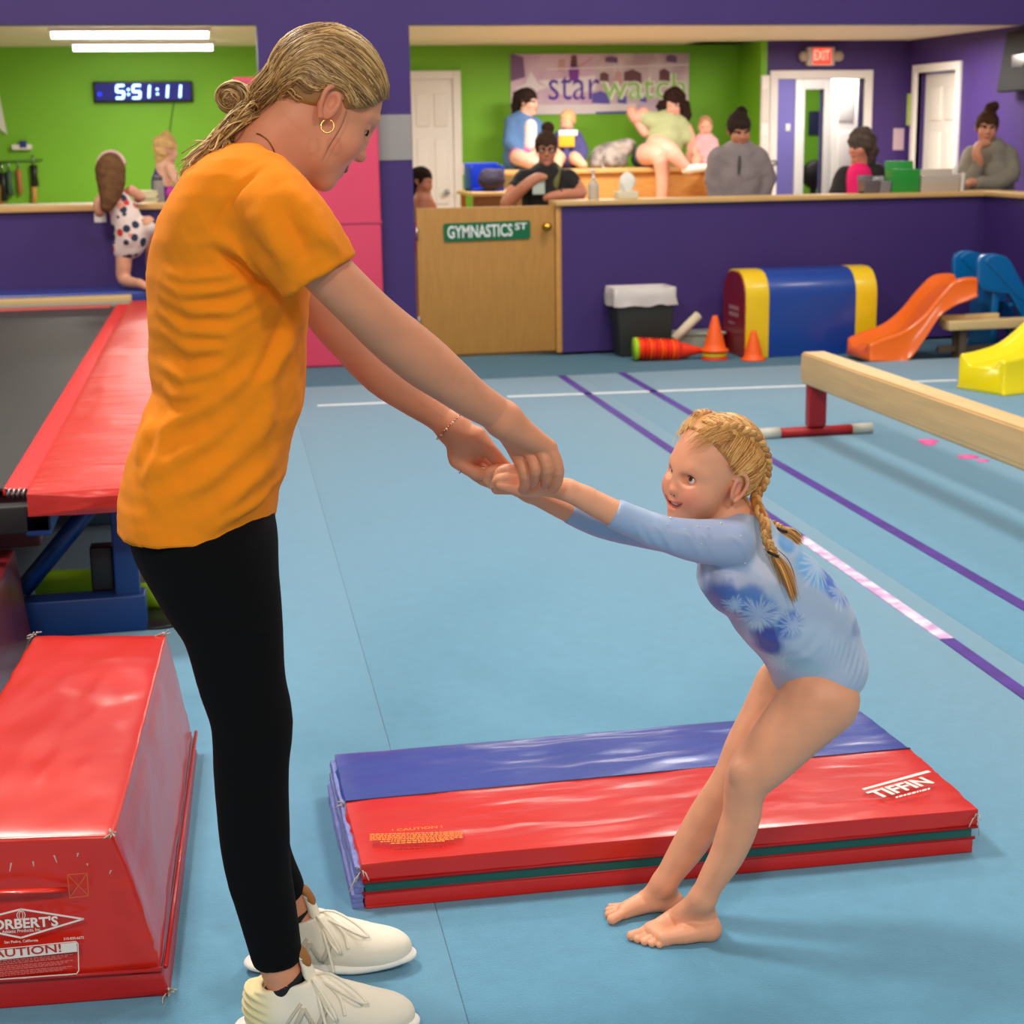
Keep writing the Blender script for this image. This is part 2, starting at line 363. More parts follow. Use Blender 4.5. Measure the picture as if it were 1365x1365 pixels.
# ================================================================ gym equipment
from mathutils import noise as mn
def vinyl(name, rgb, rough=.32, b=.25, sc=7, st_=(1, 1, 1), bd=.012, nz=.05):
    return mat(name, rgb, rough, noise=nz, nscale=5, bump=b, bscale=sc, bdist=bd, coat=.35, stretch=st_)
def soft_block(name, c, m, parent=None, bevel=.01, cuts=10, puff=.006, wr=.004, wsc=6.0, stretch=(1, 1, 1), seed=0, skipbottom=True):
    """upholstered block: bevelled hexahedron, subdivided, wrinkled along its normals"""
    bm = bmesh.new(); vs = [bm.verts.new(tuple(p)) for p in c]
    for f in [(0, 3, 2, 1), (4, 5, 6, 7), (0, 1, 5, 4), (1, 2, 6, 5), (2, 3, 7, 6), (3, 0, 4, 7)]: bm.faces.new([vs[i] for i in f])
    bmesh.ops.recalc_face_normals(bm, faces=bm.faces[:])
    bmesh.ops.subdivide_edges(bm, edges=bm.edges[:], cuts=cuts, use_grid_fill=True)
    bm.normal_update()
    cc = np.array(c, float); ctr = Vector(cc.mean(0)); lo = cc.min(0); hi = cc.max(0); size = hi-lo
    for v in bm.verts:
        p = v.co; q = Vector(((p.x)*stretch[0]*wsc, (p.y)*stretch[1]*wsc, (p.z)*stretch[2]*wsc + seed*3.1))
        n1 = mn.noise(q); n2 = 1-abs(mn.noise(q*1.9+Vector((5, 2, 8))))*2
        fr = [min(1, max(0, min((p[i]-lo[i]), (hi[i]-p[i]))/(.25*size[i]+1e-6))) for i in range(3)]
        inner = sorted(fr)[1] if min(fr) < .02 else sorted(fr)[0]
        v.co = p + v.normal*(puff*inner + wr*(n1*.7+max(0, n2)*.6)*(.35+.65*inner))
    sharp = [e for e in bm.edges if e.calc_face_angle(0) > .6]
    if bevel: bmesh.ops.bevel(bm, geom=sharp, offset=bevel, segments=2, affect='EDGES', profile=.6, clamp_overlap=True)
    return bm_obj(name, bm, m, parent, True)
def ring8(b, t): return [tuple(p) for p in b]+[tuple(p) for p in t]

# ---- folded panel mat
VRED = vinyl('red_vinyl', (208, 28, 14), .3, .3, 9, (1, 2.2, 1), .01)
VBLUE = vinyl('blue_vinyl', (48, 66, 150), .32, .3, 8, (1, 2, 1), .01)
VGRN = vinyl('green_vinyl', (14, 84, 72), .35, .2, 8)
VEDGE = mat('frayed_blue_edge', (120, 130, 190), .8, noise=.3, nscale=40, stretch=(1, 1, 8), bump=.4, bscale=40)
THREAD = mat('frayed_thread', (190, 178, 160), .9)
fm = thing('folded_mat', 'folded panel mat with blue and red top and green layer, behind the girl\'s feet', 'mat', (.97, 3.27, 0))
NL, NR, FR, FL = [at_z(*p, .098) for p in ((482, 1152), (1303, 1079), (1147, 947), (447, 1005))]
BL, BR = at_z(461, 1069, .098), at_z(1213, 998, .098)
def dz(p, z, dx=0, dy=0): return (p[0]+dx, p[1]+dy, z)
soft_block('red_panel', ring8([dz(NL, .062), dz(NR, .062), dz(BR, .062), dz(BL, .062)], [dz(NL, .098), dz(NR, .098), dz(BR, .098), dz(BL, .098)]), VRED, fm, .006, 22, .004, .008, 5, (1.6, 2.4, 1), 1)
soft_block('blue_panel', ring8([dz(BL, .062), dz(BR, .062), dz(FR, .062), dz(FL, .062)], [dz(BL, .096), dz(BR, .096), dz(FR, .096), dz(FL, .096)]), VBLUE, fm, .006, 22, .004, .008, 5, (1.6, 2.2, 1), 4)
soft_block('green_panel', ring8([dz(NL, .034, .006, .005), dz(NR, .034, -.008, .005), dz(FR, .034, -.01), dz(FL, .034)], [dz(NL, .062, .006, .005), dz(NR, .062, -.008, .005), dz(FR, .062, -.01), dz(FL, .062)]), VGRN, fm, .008, 8, .003, .003, 6, (1, 1, 1), 2)
soft_block('red_panel', ring8([dz(NL, 0.0, .005, .004), dz(NR, 0.0, -.004, .004), dz(FR, .0), dz(FL, .0)], [dz(NL, .034, .005, .004), dz(NR, .034, -.004, .004), dz(FR, .034), dz(FL, .034)]), VRED, fm, .007, 8, .003, .003, 6, (1, 1, 1), 7)
for k, (z0, z1, o) in enumerate(((.0, .03, .02), (.032, .058, .014), (.06, .088, .012))):
    soft_block('fastener_edge', ring8([dz(NL, z0, -o, .01), dz(NL, z0, 0.003, .01), dz(FL, z0, .003, -.01), dz(FL, z0, -o, -.01)], [dz(NL, z1, -o, .01), dz(NL, z1, 0.003, .01), dz(FL, z1, .003, -.01), dz(FL, z1, -o, -.01)]), VEDGE, fm, .003, 9, .0, .007, 30, (1, 1, 1), k)
# seams and frayed corners
for (z, dy, m_) in ((.061, -.003, 'red_seam'), (.033, .006, 'red_seam')):
    tube('seam', [dz(NL, z, 0, dy), dz((NL+NR)/2, z, 0, dy), dz(NR, z, 0, dy)], .0035, mat('red_seam', (170, 20, 24), .4), fm, 6)
tube('seam', [np.array(BL)+[0, 0, .0], np.array(BR)+[0, 0, .0]], .003, mat('dark_seam', (40, 22, 60), .6), fm, 6)
for p in (NL, NR, BL):
    for k in range(7):
        a = RNG.normal(0, .008, 3); q = np.array([p[0], p[1], .085])+a*.4
        tube('frayed_thread', [q, q+a*.6+[0, -.002, .004], q+a*1.5+[0, -.004, -.004]], .0012, THREAD, fm, 4)
WPRINT = mat('white_print', (236, 226, 214), .5); YPRINT = mat('yellow_print', (226, 130, 20), .5)
def on_plane(px, py, z): return at_z(px, py, z)
# TIFFIN logo lying on the red panel
def print_on(name, s, p0, p1, height, z, m, parent, **k):
    a = at_z(*p0, z); b = at_z(*p1, z); xd = (b-a)/np.linalg.norm(b-a); yd = np.array([-xd[1], xd[0], 0])
    return text(name, s, a, xd, yd, height, m, parent, width=np.linalg.norm(b-a), **k)
ZT = .112
print_on('lettering', 'TIFFIN', (1171, 1065), (1246, 1044), .040, ZT, WPRINT, fm, bold=.03)
a = at_z(1152, 1053.5, ZT); b = at_z(1241, 1029.5, ZT)
xd = (b-a)/np.linalg.norm(b-a); poly_on('logo_bar', [(0, 0), (np.linalg.norm(b-a), 0), (np.linalg.norm(b-a), .011), (0, .008)], a, xd, np.array([-xd[1], xd[0], 0]), WPRINT, fm)
def micro(fp, p0, p1, hpx, m, parent, seed=0, name='small_print'):
    """a row of print too small to read: word-length dashes between two points"""
    r = random.Random(seed); V = []; F = []; t = 0.0; p0 = np.array(p0, float); p1 = np.array(p1, float); L_ = np.linalg.norm(p1-p0)
    while t < 1:
        w_ = r.uniform(2.2, 7)/L_; a_ = p0+(p1-p0)*t; b_ = p0+(p1-p0)*min(1, t+w_); o = len(V)
        V += [fp(a_[0], a_[1]), fp(b_[0], b_[1]), fp(b_[0], b_[1]-hpx), fp(a_[0], a_[1]-hpx)]; F.append((o, o+1, o+2, o+3)); t += w_+1.3/L_
    return mesh_obj(name, V, F, m, parent)
micro(lambda x, y: at_z(x, y, ZT+.001), (1194, 1064), (1240, 1052), 2.2, WPRINT, fm, 3)
print_on('lettering', '! CAUTION !', (523, 1109), (590, 1104), .012, ZT, YPRINT, fm, bold=.01)
for r in range(6):
    micro(lambda x, y: at_z(x, y, ZT+.001), (493+max(0, r-3)*14, 1113+r*2.4), (617-max(0, r-3)*12, 1109.5+r*2.4), 1.5, YPRINT, fm, r)

# ---- red trapezoid block
VRED2 = vinyl('red_block_vinyl', (210, 36, 16), .3, .25, 6, (1, 1, 1), .012)
VREDB = vinyl('red_block_front', (186, 16, 10), .36, .2, 6)
H3 = .31
tb = thing('trapezoid_block', 'red vinyl trapezoid block with white logo and caution label', 'foam block', (-.27, 3.3, 0))
bo = [(-.575, 2.782), (-.052, 2.738), (.030, 3.93), (-.44, 4.02)]
tp = [(-.445, 2.80), (-.131, 2.746), (-.028, 3.935), (-.338, 4.005)]
def mixr(t): return [tuple(np.array(bo[i])*(1-t)+np.array(tp[i])*t)+(H3*t,) for i in range(4)]
soft_block('body', ring8(mixr(.17), mixr(1.0)), VRED2, tb, .007, 24, .008, .008, 4.5, (1.6, 1.3, 1.8), 3)
soft_block('base_panel', ring8([p+(0,) for p in bo], [(p[0], p[1], .05) for p in mixr(.165)]), VREDB, tb, .008, 12, .004, .004, 5, (1, 1, 1), 5)
fo = np.array(bo[0]+(0,)); fx = np.array(bo[1]+(0,))-fo; L = np.linalg.norm(fx); fx /= L
fyv = np.array(tp[1]+(H3,))-np.array(bo[1]+(0,)); nrm = np.cross(fx, fyv); nrm /= np.linalg.norm(nrm); fy = np.cross(nrm, fx)
def face_uv(px, py, off=0.0):
    d = ray(px, py); t = ((fo+nrm*off-CAM) @ nrm)/(d @ nrm); p = CAM+d*t-fo; return p @ fx, p @ fy
def fpt(px, py, off): u, v = face_uv(px, py, off); return fo+fx*u+fy*v+nrm*off
OFF = .021
def f_text(s, p0, p1, hpx_pt, m=WPRINT, **k):
    a = fpt(*p0, OFF); b = fpt(*p1, OFF); c_ = fpt(*hpx_pt, OFF); w_ = np.linalg.norm(b-a)
    return text('lettering', s, a, (b-a)/w_, np.cross(nrm, (b-a)/w_), abs((c_-a) @ np.cross(nrm, (b-a)/w_)), m, tb, width=w_, **k)
def f_poly(name, pts, m=WPRINT, off=OFF): 
    V = [fpt(x, y, off) for x, y in pts]; return mesh_obj(name, V, [tuple(range(len(V)))], m, tb)
def f_line(name, pts, wpx, m=WPRINT, closed=True):
    n = len(pts); V = []; F = []
    P = [np.array(p, float) for p in pts]; segs = [(P[i], P[(i+1) % n]) for i in range(n if closed else n-1)]
    for a, b in segs:
        d = (b-a)/np.linalg.norm(b-a); q = np.array([-d[1], d[0]])*wpx/2; a2 = a-d*wpx*.4; b2 = b+d*wpx*.4; o = len(V)
        V += [fpt(*(a2-q), OFF), fpt(*(b2-q), OFF), fpt(*(b2+q), OFF), fpt(*(a2+q), OFF)]; F.append((o, o+1, o+2, o+3))
    return mesh_obj(name, V, F, m, tb)
f_line('logo_outline', [(111, 1225), (28, 1212), (-55, 1233), (28, 1250)], 2.4)
f_line('logo_ring', [(28+5.5*cos(t), 1220+6*sin(t)) for t in np.linspace(0, 2*pi, 14, endpoint=False)], 1.0)
f_line('logo_ring', [(28+2.5*cos(t), 1220+5*sin(t)) for t in np.linspace(0, 2*pi, 12, endpoint=False)], .8)
f_text("NORBERT'S", (-25, 1241), (78, 1234), (-25, 1227), bold=.03)
f_text('Athletic Products, Inc.', (3, 1245), (55, 1241), (3, 1240), bold=.01)
f_text('San Pedro, California', (6, 1258), (51, 1255), (6, 1254), bold=.01)
f_text('310-830-6672', (85, 1253), (112, 1251), (85, 1249.5), bold=.01)
f_line('label_outline', [(-50, 1309), (102, 1298), (105, 1294), (104, 1258), (101, 1255), (-50, 1270)], 1.3)
f_poly('label_band', [(-50, 1272), (102, 1256), (103, 1268.5), (-50, 1285)])
f_text('CAUTION!', (-24, 1278), (82, 1268.5), (-24, 1267), VREDB, depth=.0015, bold=.012)
for r in range(9):
    micro(lambda x, y: fpt(x, y, OFF), (-45, 1285.5+r*2.6), (97-(r % 3)*7, 1272.8+r*2.6), 1.1, mat('faint_print', (214, 110, 100), .6), tb, 20+r)
# strap handle and stitched patch
hp = [fpt(x, y, o) for x, y, o in ((-30, 1192, .012), (0, 1189, .026), (30, 1188, .03), (60, 1187, .024), (90, 1186, .014))]
tube('strap_handle', hp, .009, VRED2, tb, 8, .35)
f_line('stitching', [(90, 1166), (116, 1164), (118, 1194), (93, 1197)], .9, mat('gold_thread', (206, 110, 40), .7))
f_line('stitching', [(91, 1167), (117, 1193)], .8, MATS['gold_thread'], False); f_line('stitching', [(115, 1166), (94, 1195)], .8, MATS['gold_thread'], False)
for ring, nm in ((mixr(.185), 'seam'),):
    tube('seam', [np.array(ring[0])+nrm*.009, np.array(ring[1])+nrm*.009+fx*.006], .0045, VREDB, tb, 6)
    tube('seam', [np.array(ring[1])+fx*.011, np.array(ring[2])+fx*.011], .0045, VREDB, tb, 6)
for (x, y, z) in [mixr(1.0)[1], mixr(1.0)[2], mixr(1.0)[3], mixr(0.02)[1]]:
    for k in range(9):
        a = RNG.normal(0, .0045, 3); q = np.array([x, y, z])+a*.5+[0, 0, .004]
        tube('frayed_thread', [q, q+a*.7, q+a*1.4+RNG.normal(0, .004, 3)], .0016, THREAD, tb, 4)
# cracks worn through the front top edge
for (x, y, dx, dy) in ((15, 1150, -2, 12), (44, 1148, 1, 7), (72, 1140, 4, 10), (104, 1137, -1, 5), (116, 1151, 1, 3), (148, 1160, -2, 5)):
    f_poly('worn_crack', [(x-1.2, y), (x+1.2, y), (x+dx+.4, y+dy), (x+dx-.6, y+dy)], THREAD)

# second dark red block beside it, under the trampoline
tb2 = thing('incline_mat', 'dark red vinyl mat lying half under the trampoline', 'mat', (-.75, 4.6, 0))
VMAR = vinyl('maroon_vinyl', (120, 26, 30), .4, .2, 6)
soft_block('body', ring8([(-1.0, 4.0, 0), (-.47, 3.98, 0), (-.43, 5.0, 0), (-.96, 5.05, 0)], [(-1.0, 4.05, .30), (-.50, 4.02, .30), (-.46, 4.98, .30), (-.96, 5.03, .30)]), VMAR, tb2, .01, 9, .008, .006, 5, (1, 1, 1), 2)
tube('seam', [(-.468, 4.0, .03), (-.434, 4.99, .03)], .005, THREAD, tb2, 6)

# ---- trampoline
SK = .0405
TZ = .52
def tpos(x, y): return (x+SK*(y-4.8), y)
tr = thing('trampoline', 'rectangular trampoline with black bed, red edge pads and blue steel legs', 'trampoline', (-1.3, 7.6, 0))
FRAMEB = mat('blue_steel', (20, 60, 124), .4, noise=.08, nscale=6)
BEDM = mat('black_bed', (52, 50, 48), .42, noise=.15, nscale=10, bump=.5, bscale=400, bdist=.003)
BEDR = mat('red_webbing', (226, 36, 34), .55, bump=.2, bscale=200)
PADM = mat('red_pad_vinyl', (208, 44, 34), .34, noise=.05, nscale=5, bump=.75, bscale=4.5, bdist=.03, stretch=(.5, 2.6, 1))
def tbox(name, x0, x1, y0, y1, z0, z1, m, bev=.006):
    c = [tpos(x0, y0), tpos(x1, y0), tpos(x1, y1), tpos(x0, y1)]
    return hexa(name, [(x, y, z0) for x, y in c]+[(x, y, z1) for x, y in c], m, tr, bev)
YN, YF = 4.74, 10.44
tbox('bed', -2.6, -.45, YN+.18, YF-.05, TZ-.03, TZ-.022, BEDM, 0)
tbox('border', -.47, -.392, YN+.12, YF-.02, TZ-.034, TZ-.012, BEDR)
tbox('border', -2.65, -2.58, YN+.12, YF-.02, TZ-.034, TZ-.012, BEDR)
tbox('border', -2.6, -.50, YN+.10, YN+.2, TZ-.034, TZ-.012, BEDR)
tbox('border', -2.6, -.50, YF-.12, YF-.02, TZ-.034, TZ-.012, mat('faded_red_webbing', (196, 84, 80), .6))
c = [tpos(-.385, YN-.03), tpos(.03, YN-.03), tpos(.03, YF+.05), tpos(-.385, YF+.05)]
soft_block('edge_pad', [(x, y, TZ-.065) for x, y in c]+[(x, y, TZ) for x, y in c], PADM, tr, .012, 44, .006, .011, 3.2, (.7, 3.2, 1), 4)
c = [tpos(-3.1, YN-.03), tpos(-2.7, YN-.03), tpos(-2.7, YF+.05), tpos(-3.1, YF+.05)]
soft_block('edge_pad', [(x, y, TZ-.065) for x, y in c]+[(x, y, TZ) for x, y in c], PADM, tr, .012, 8, .006, .006, 3.2, (.8, 4.0, 1), 6)
sp = [np.array((*tpos(-.46+t*.09, YN+.10-t*.03+.012*sin(t*40)), TZ-.02+.012*cos(t*40))) for t in np.linspace(0, 1, 60)]
tube('spring', sp, .004, METAL, tr, 5)
tbox('frame_rail', -.40, -.33, YN, YF, TZ-.13, TZ-.066, FRAMEB); tbox('frame_rail', -2.8, -2.72, YN, YF, TZ-.13, TZ-.066, FRAMEB)
tbox('frame_rail', -2.8, -.33, YN, YN+.06, TZ-.12, TZ-.04, mat('black_steel', (24, 22, 24), .5)); tbox('frame_rail', -2.8, -.33, YF, YF+.06, TZ-.12, TZ-.04, FRAMEB)  # near end rail is black steel, the far one blue
for ys in (5.06, 9.9):
    pl = at_z(170, 835)[0] if ys < 6 else -.1
    tbox('leg', -.19, -.115, ys, ys+.07, .0, TZ-.066, FRAMEB); tbox('leg', -2.95, -2.88, ys, ys+.07, 0, TZ-.066, FRAMEB)
    tbox('foot_beam', -.47, -.10, ys-.02, ys+.075, .0, .115, FRAMEB); tbox('foot_beam', -3.0, -2.6, ys-.02, ys+.075, .0, .115, FRAMEB)
    p0 = np.array((*tpos(-.47, ys+.03), .14)); p1 = np.array((*tpos(-.20, ys+.03), TZ-.075))
    tube('brace', [p0, p1], .028, FRAMEB, tr, 4)
tbox('leg_pad', -.262, -.192, 5.1, 5.17, .12, .26, BLACK)
tb_ = tag(lathe('floor_plate', [(.11, 0), (.11, .01), (.1, .014), (0, .014)], (*tpos(-.07, 5.15), -.002), BLACK, n=20), 'round black rubber plate under the trampoline leg', 'floor plate')
# items stored under the trampoline
NOOD = mat('lime_foam', (150, 200, 20), .7, bump=.1)
def noodle(p, q, r, label):
    e = tag(tube('foam_noodle', [np.array(p)*(1-t)+np.array(q)*t for t in np.linspace(0, 1, 6)], r, NOOD, n=14), label, 'foam noodle'); return e
a = at_z(58, 778, .045); b = at_z(160, 775, .045)
noodle((a[0]-.02, a[1], .045), (b[0]+.04, b[1], .045), .045, 'lime green foam noodle on the floor behind the blue trampoline beam')
a = at_z(203, 812)
noodle((a[0]-.06, a[1]+.02, .043), (a[0]+.35, a[1]-.06, .043), .043, 'lime green foam noodle end sticking out past the trampoline leg')
a = at_z(222, 794, .09)
tag(tube('foam_roll', [(a[0]-.08, a[1]+.40, .055), (a[0]+.22, a[1]+.33, .055)], .055, mat('cream_foam', (205, 195, 165), .8), n=14), 'cream foam roll lying behind the lime green noodle', 'foam roll')
soft = thing('stored_mat', 'maroon mat stored flat on the pile beneath the trampoline', 'mat', (-.8, 6.0, 0))
soft_block('body', ring8([(-1.4, 5.5, .18), (-.42, 5.5, .18), (-.40, 6.4, .18), (-1.4, 6.4, .18)], [(-1.4, 5.5, .36), (-.42, 5.5, .36), (-.40, 6.4, .36), (-1.4, 6.4, .36)]), vinyl('dusty_maroon', (126, 62, 66), .6), soft, .012, 6, .01, .006, 5)
soft_block('support_block', ring8([(-1.35, 5.6, 0), (-.62, 5.6, 0), (-.6, 6.3, 0), (-1.35, 6.3, 0)], [(-1.35, 5.6, .18), (-.62, 5.6, .18), (-.6, 6.3, .18), (-1.35, 6.3, .18)]), VMAR, soft, .012, 5, .006, .004, 5)
s2 = thing('stored_bag', 'red bag with white print and grey cloth stored beneath the trampoline', 'bag', (-.1, 6.6, 0))
soft_block('body', ring8([(-.42, 6.5, .165), (.18, 6.5, .165), (.18, 6.9, .165), (-.42, 6.9, .165)], [(-.42, 6.5, .29), (.18, 6.5, .29), (.18, 6.9, .29), (-.42, 6.9, .29)]), VRED, s2, .02, 6, .01, .012, 8)
soft_block('cloth', ring8([(-.38, 6.48, .285), (.12, 6.48, .285), (.12, 6.8, .285), (-.38, 6.8, .285)], [(-.34, 6.5, .38), (.1, 6.5, .36), (.08, 6.75, .38), (-.34, 6.75, .38)]), mat('grey_cloth', (196, 186, 176), .9), s2, .02, 7, .01, .03, 9)
soft_block('support_block', ring8([(-.4, 6.55, 0), (.16, 6.55, 0), (.16, 6.9, 0), (-.4, 6.9, 0)], [(-.4, 6.55, .165), (.16, 6.55, .165), (.16, 6.9, .165), (-.4, 6.9, .165)]), mat('slate_foam', (84, 110, 130), .8), s2, .01, 4, .004, .003, 8)
# deck mats at the far end of the trampoline
dk = thing('end_deck', 'padded landing deck with tan edge and blue top at the wall end of the trampoline', 'mat', (-1.2, 10.75, 0))
def dbox(n, y0, y1, z0, z1, m, x1=-.16): 
    return box(n, (-3.2, y0, z0), (x1, y1, z1), m, dk, .012, 3)
dbox('tan_edge', 10.56, 10.68, .47, .545, mat('tan_vinyl', (204, 172, 116), .5, bump=.2, bscale=10), -.15)
dbox('grey_edge', 10.51, 10.57, .44, .515, mat('grey_vinyl', (152, 142, 124), .5), -.16)
dbox('blue_top', 10.68, WY-.004, .47, .56, VBLUE, .0)
dbox('support_base', 10.53, WY-.01, 0, .47, BLACK, -.2)

# ---- balance beam
BEAMM = mat('beam_wood', (226, 186, 128), .5, noise=.10, nscale=3, stretch=(9, .8, 9), bump=.1, bscale=12)
RSTEEL = mat('red_steel', (176, 26, 30), .38, noise=.08, nscale=8); CAPW = mat('white_rubber', (206, 200, 184), .6)
be = thing('balance_beam', 'low pale wooden balance beam on red steel legs', 'balance beam', (3.15, 5.2, 0))
bx = lambda y: 3.165+.025*(y-7.62)
beam_prof = [(-.058, .258), (.058, .258), (.064, .28), (.066, .34), (.062, .415), (-.062, .415), (-.066, .34), (-.064, .28)]
V = []; 
for y in (2.65, 7.66):
    for (a, z) in beam_prof: V.append((bx(y)+a, y, z))
F = [tuple(range(8)), tuple(range(15, 7, -1))]+[(i, 8+i, 8+(i+1) % 8, (i+1) % 8) for i in range(8)]
bm = bmesh.new(); vv = [bm.verts.new(p) for p in V]; [bm.faces.new([vv[i] for i in f]) for f in F]
bmesh.ops.recalc_face_normals(bm, faces=bm.faces[:]); bmesh.ops.bevel(bm, geom=bm.edges[:], offset=.008, segments=2, affect='EDGES')
bm_obj('rail', bm, BEAMM, be, False)
for y in (7.60, 3.2):
    x = bx(y)
    box('upright', (x-.045, y-.03, .05), (x+.045, y+.03, .27), RSTEEL, be, .006)
    tube('foot_bar', [(x-.20, y, .024), (x+.2, y, .024)], .026, RSTEEL, be, 12)
    tube('foot_cap', [(x-.30, y, .024), (x-.19, y, .024)], .029, CAPW, be, 12); tube('foot_cap', [(x+.19, y, .024), (x+.30, y, .024)], .029, CAPW, be, 12)

# ---- trash can with liner
tc_ = thing('trash_can', 'dark grey trash can with white liner against the purple wall', 'trash can', (3.28, 10.93, 0))
z0 = -.02
hexa('bin', [(3.10, 10.90, z0), (3.46, 10.90, z0), (3.46, 11.10, z0), (3.10, 11.10, z0), (3.055, 10.87, .42), (3.475, 10.87, .42), (3.475, 11.125, .42), (3.055, 11.125, .42)], mat('charcoal_plastic', (44, 46, 42), .5), tc_, .015)
V = []; F = []; NU = 64
for j, (z, o) in enumerate(((.43, -.015), (.455, .0), (.45, .012), (.39, .014), (.33, .016))):
    for i in range(NU):
        t = i/NU*4; s = int(t); f = t-s
        cs = [(3.055, 10.87), (3.475, 10.87), (3.475, 11.125), (3.055, 11.125)]; p = np.array(cs[s])*(1-f)+np.array(cs[(s+1) % 4])*f
        ctr = np.array([3.265, 10.997]); d = p-ctr; d /= np.linalg.norm(d)
        wv = .010*mn.noise(Vector((i*.45, j*.7, 3)))*j; zz = z+(.022*mn.noise(Vector((i*.3, 1, 1))) if j == 4 else 0)
        V.append((*(p+d*(o*.8+wv*.7)), zz))
for j in range(4):
    for i in range(NU): F.append((j*NU+i, j*NU+(i+1) % NU, (j+1)*NU+(i+1) % NU, (j+1)*NU+i))
mesh_obj('bin_liner', V, F, mat('liner_plastic', (214, 204, 198), .45, bump=.3, bscale=20), tc_, True)

# ---- cones
ORG = mat('cone_orange', (255, 96, 16), .5); ORR = mat('cone_red_orange', (240, 52, 16), .5); LIME = mat('lime_disc', (170, 214, 30), .5); YEL = mat('yellow_disc', (236, 206, 30), .5)
def cone_prof(r, h): return [(r*1.3, 0), (r*1.3, .012), (r, .02), (r*.92, .05), (r*.28, h-.01), (r*.22, h), (0, h)]
p = at_z(1004, 480, -.02)
tag(lathe('traffic_cone', cone_prof(.065, .2), (p[0], p[1], -.02), ORG), 'small orange cone standing alone in front of the yellow end of the arch block', 'cone')
p = at_z(948, 477, -.02); p[1] = 10.62
tag(lathe('traffic_cone', cone_prof(.07, .022), (p[0], p[1], -.02), ORR), 'flat bottom orange cone rim under a yellow disc', 'cone')
tag(lathe('marker_disc', [(.085, 0), (.085, .012), (.06, .04), (.05, .04), (.05, 0)], (p[0], p[1], .001), YEL), 'yellow marker disc sandwiched under the upright orange cone', 'marker disc')
tag(lathe('traffic_cone', cone_prof(.075, .24), (p[0], p[1], .035), ORG), 'orange cone standing upright on a yellow marker disc', 'cone')
a = at_z(845, 476, -.02); ax = np.array([cos(-.06), sin(-.06), 0.0]); base = np.array([at_y(845, 466, 10.70)[0], 10.70, .062])
tag(lathe('marker_disc', [(.078, 0), (.078, .02), (.05, .03), (0, .03)], base, LIME, axis=ax), 'lime green disc at the end of the nested cones', 'marker disc')
for k in range(11):
    b = base+ax*(.025+k*.026)
    last = k == 10
    lathe_o = lathe('traffic_cone', cone_prof(.06, .2) if last else [(.078, 0), (.078, .008), (.062, .014), (.052, .05), (.04, .09), (0, .09)], b+np.array([0, 0, -.002*k]), ORR if k % 3 else ORG, axis=ax+np.array([0, 0, -.03]))
    tag(lathe_o, 'pointed outer cone at the tip of the nested red cones beside the trash can' if last else 'red orange cone nested in the lying stack beside the trash can', 'cone', None if last else 'nested cones lying on the floor')
a = at_y(899, 452, 10.83); b = at_y(931, 420, 10.87)
tag(tube('cardboard_tube', [a, b], .032, mat('cream_card', (222, 206, 176), .8), n=16), 'cream cardboard tube leaning beside the trash can behind the cones', 'tube')
a = at_y(905, 470, 10.9); 
bxx = thing('storage_box', 'pale translucent plastic box on the floor behind the cones', 'box', (a[0]+.15, 10.95, -.02))
PLB = mat('cloudy_plastic', (176, 180, 160), .3)
hexa('tub', [(a[0]+.0, 10.92, -.02), (a[0]+.30, 10.92, -.02), (a[0]+.30, 11.08, -.02), (a[0], 11.08, -.02), (a[0]-.03, 10.90, .11), (a[0]+.33, 10.90, .11), (a[0]+.33, 11.10, .11), (a[0]-.03, 11.10, .11)], PLB, bxx, .01)
box('lid', (a[0]-.04, 10.89, .11), (a[0]+.34, 11.11, .13), PLB, bxx, .008)

# ---- arched foam block
ab = thing('arch_block', 'blue arched foam block with yellow bands and red end against the wall', 'foam block', (4.4, 10.8, -.02))
def arch_poly(dep, h, r, n=7):
    pts = [(0, 0), (dep, 0)]
    for t in np.linspace(0, pi/2, n): pts.append((dep-r+r*cos(t), h-r+r*sin(t)))
    for t in np.linspace(pi/2, pi, n): pts.append((r+r*cos(t), h-r+r*sin(t)))
    return pts
VY = vinyl('yellow_vinyl', (244, 200, 14), .4, .1, 10); VB2 = vinyl('royal_blue_vinyl', (10, 62, 150), .36, .1, 10); VR3 = vinyl('dark_red_vinyl', (140, 12, 24), .5, .1, 10)
x0 = 3.885; xs = [x0, at_y(1025, 440, 10.58)[0], at_y(1140, 440, 10.58)[0], at_y(1168, 440, 10.58)[0]]
ap = arch_poly(.46, .585, .18)
for i, (m_, nm) in enumerate(((VY, 'yellow_band'), (VB2, 'blue_body'), (VY, 'yellow_band'))):
    prism(nm, ap, (0, 1, 0), (0, 0, 1), (1, 0, 0), (xs[i], 10.58, -.02), xs[i+1]-xs[i], m_, ab, .006)
prism('end_panel', [(a*.94+.014, b*.97+.004) for a, b in ap], (0, 1, 0), (0, 0, 1), (-1, 0, 0), (x0+.002, 10.58, -.02), .01, VR3, ab)
for zz, hh_, ww_ in ((.29, .03, .20), (.245, .03, .20), (.19, .016, .12)):
    poly_on('label_print', [(0, 0), (ww_, 0), (ww_, hh_), (0, hh_)], (x0-.0085, 10.90, zz), (0, -1, 0), (0, 0, 1), mat('faded_label', (176, 120, 124), .6), ab)

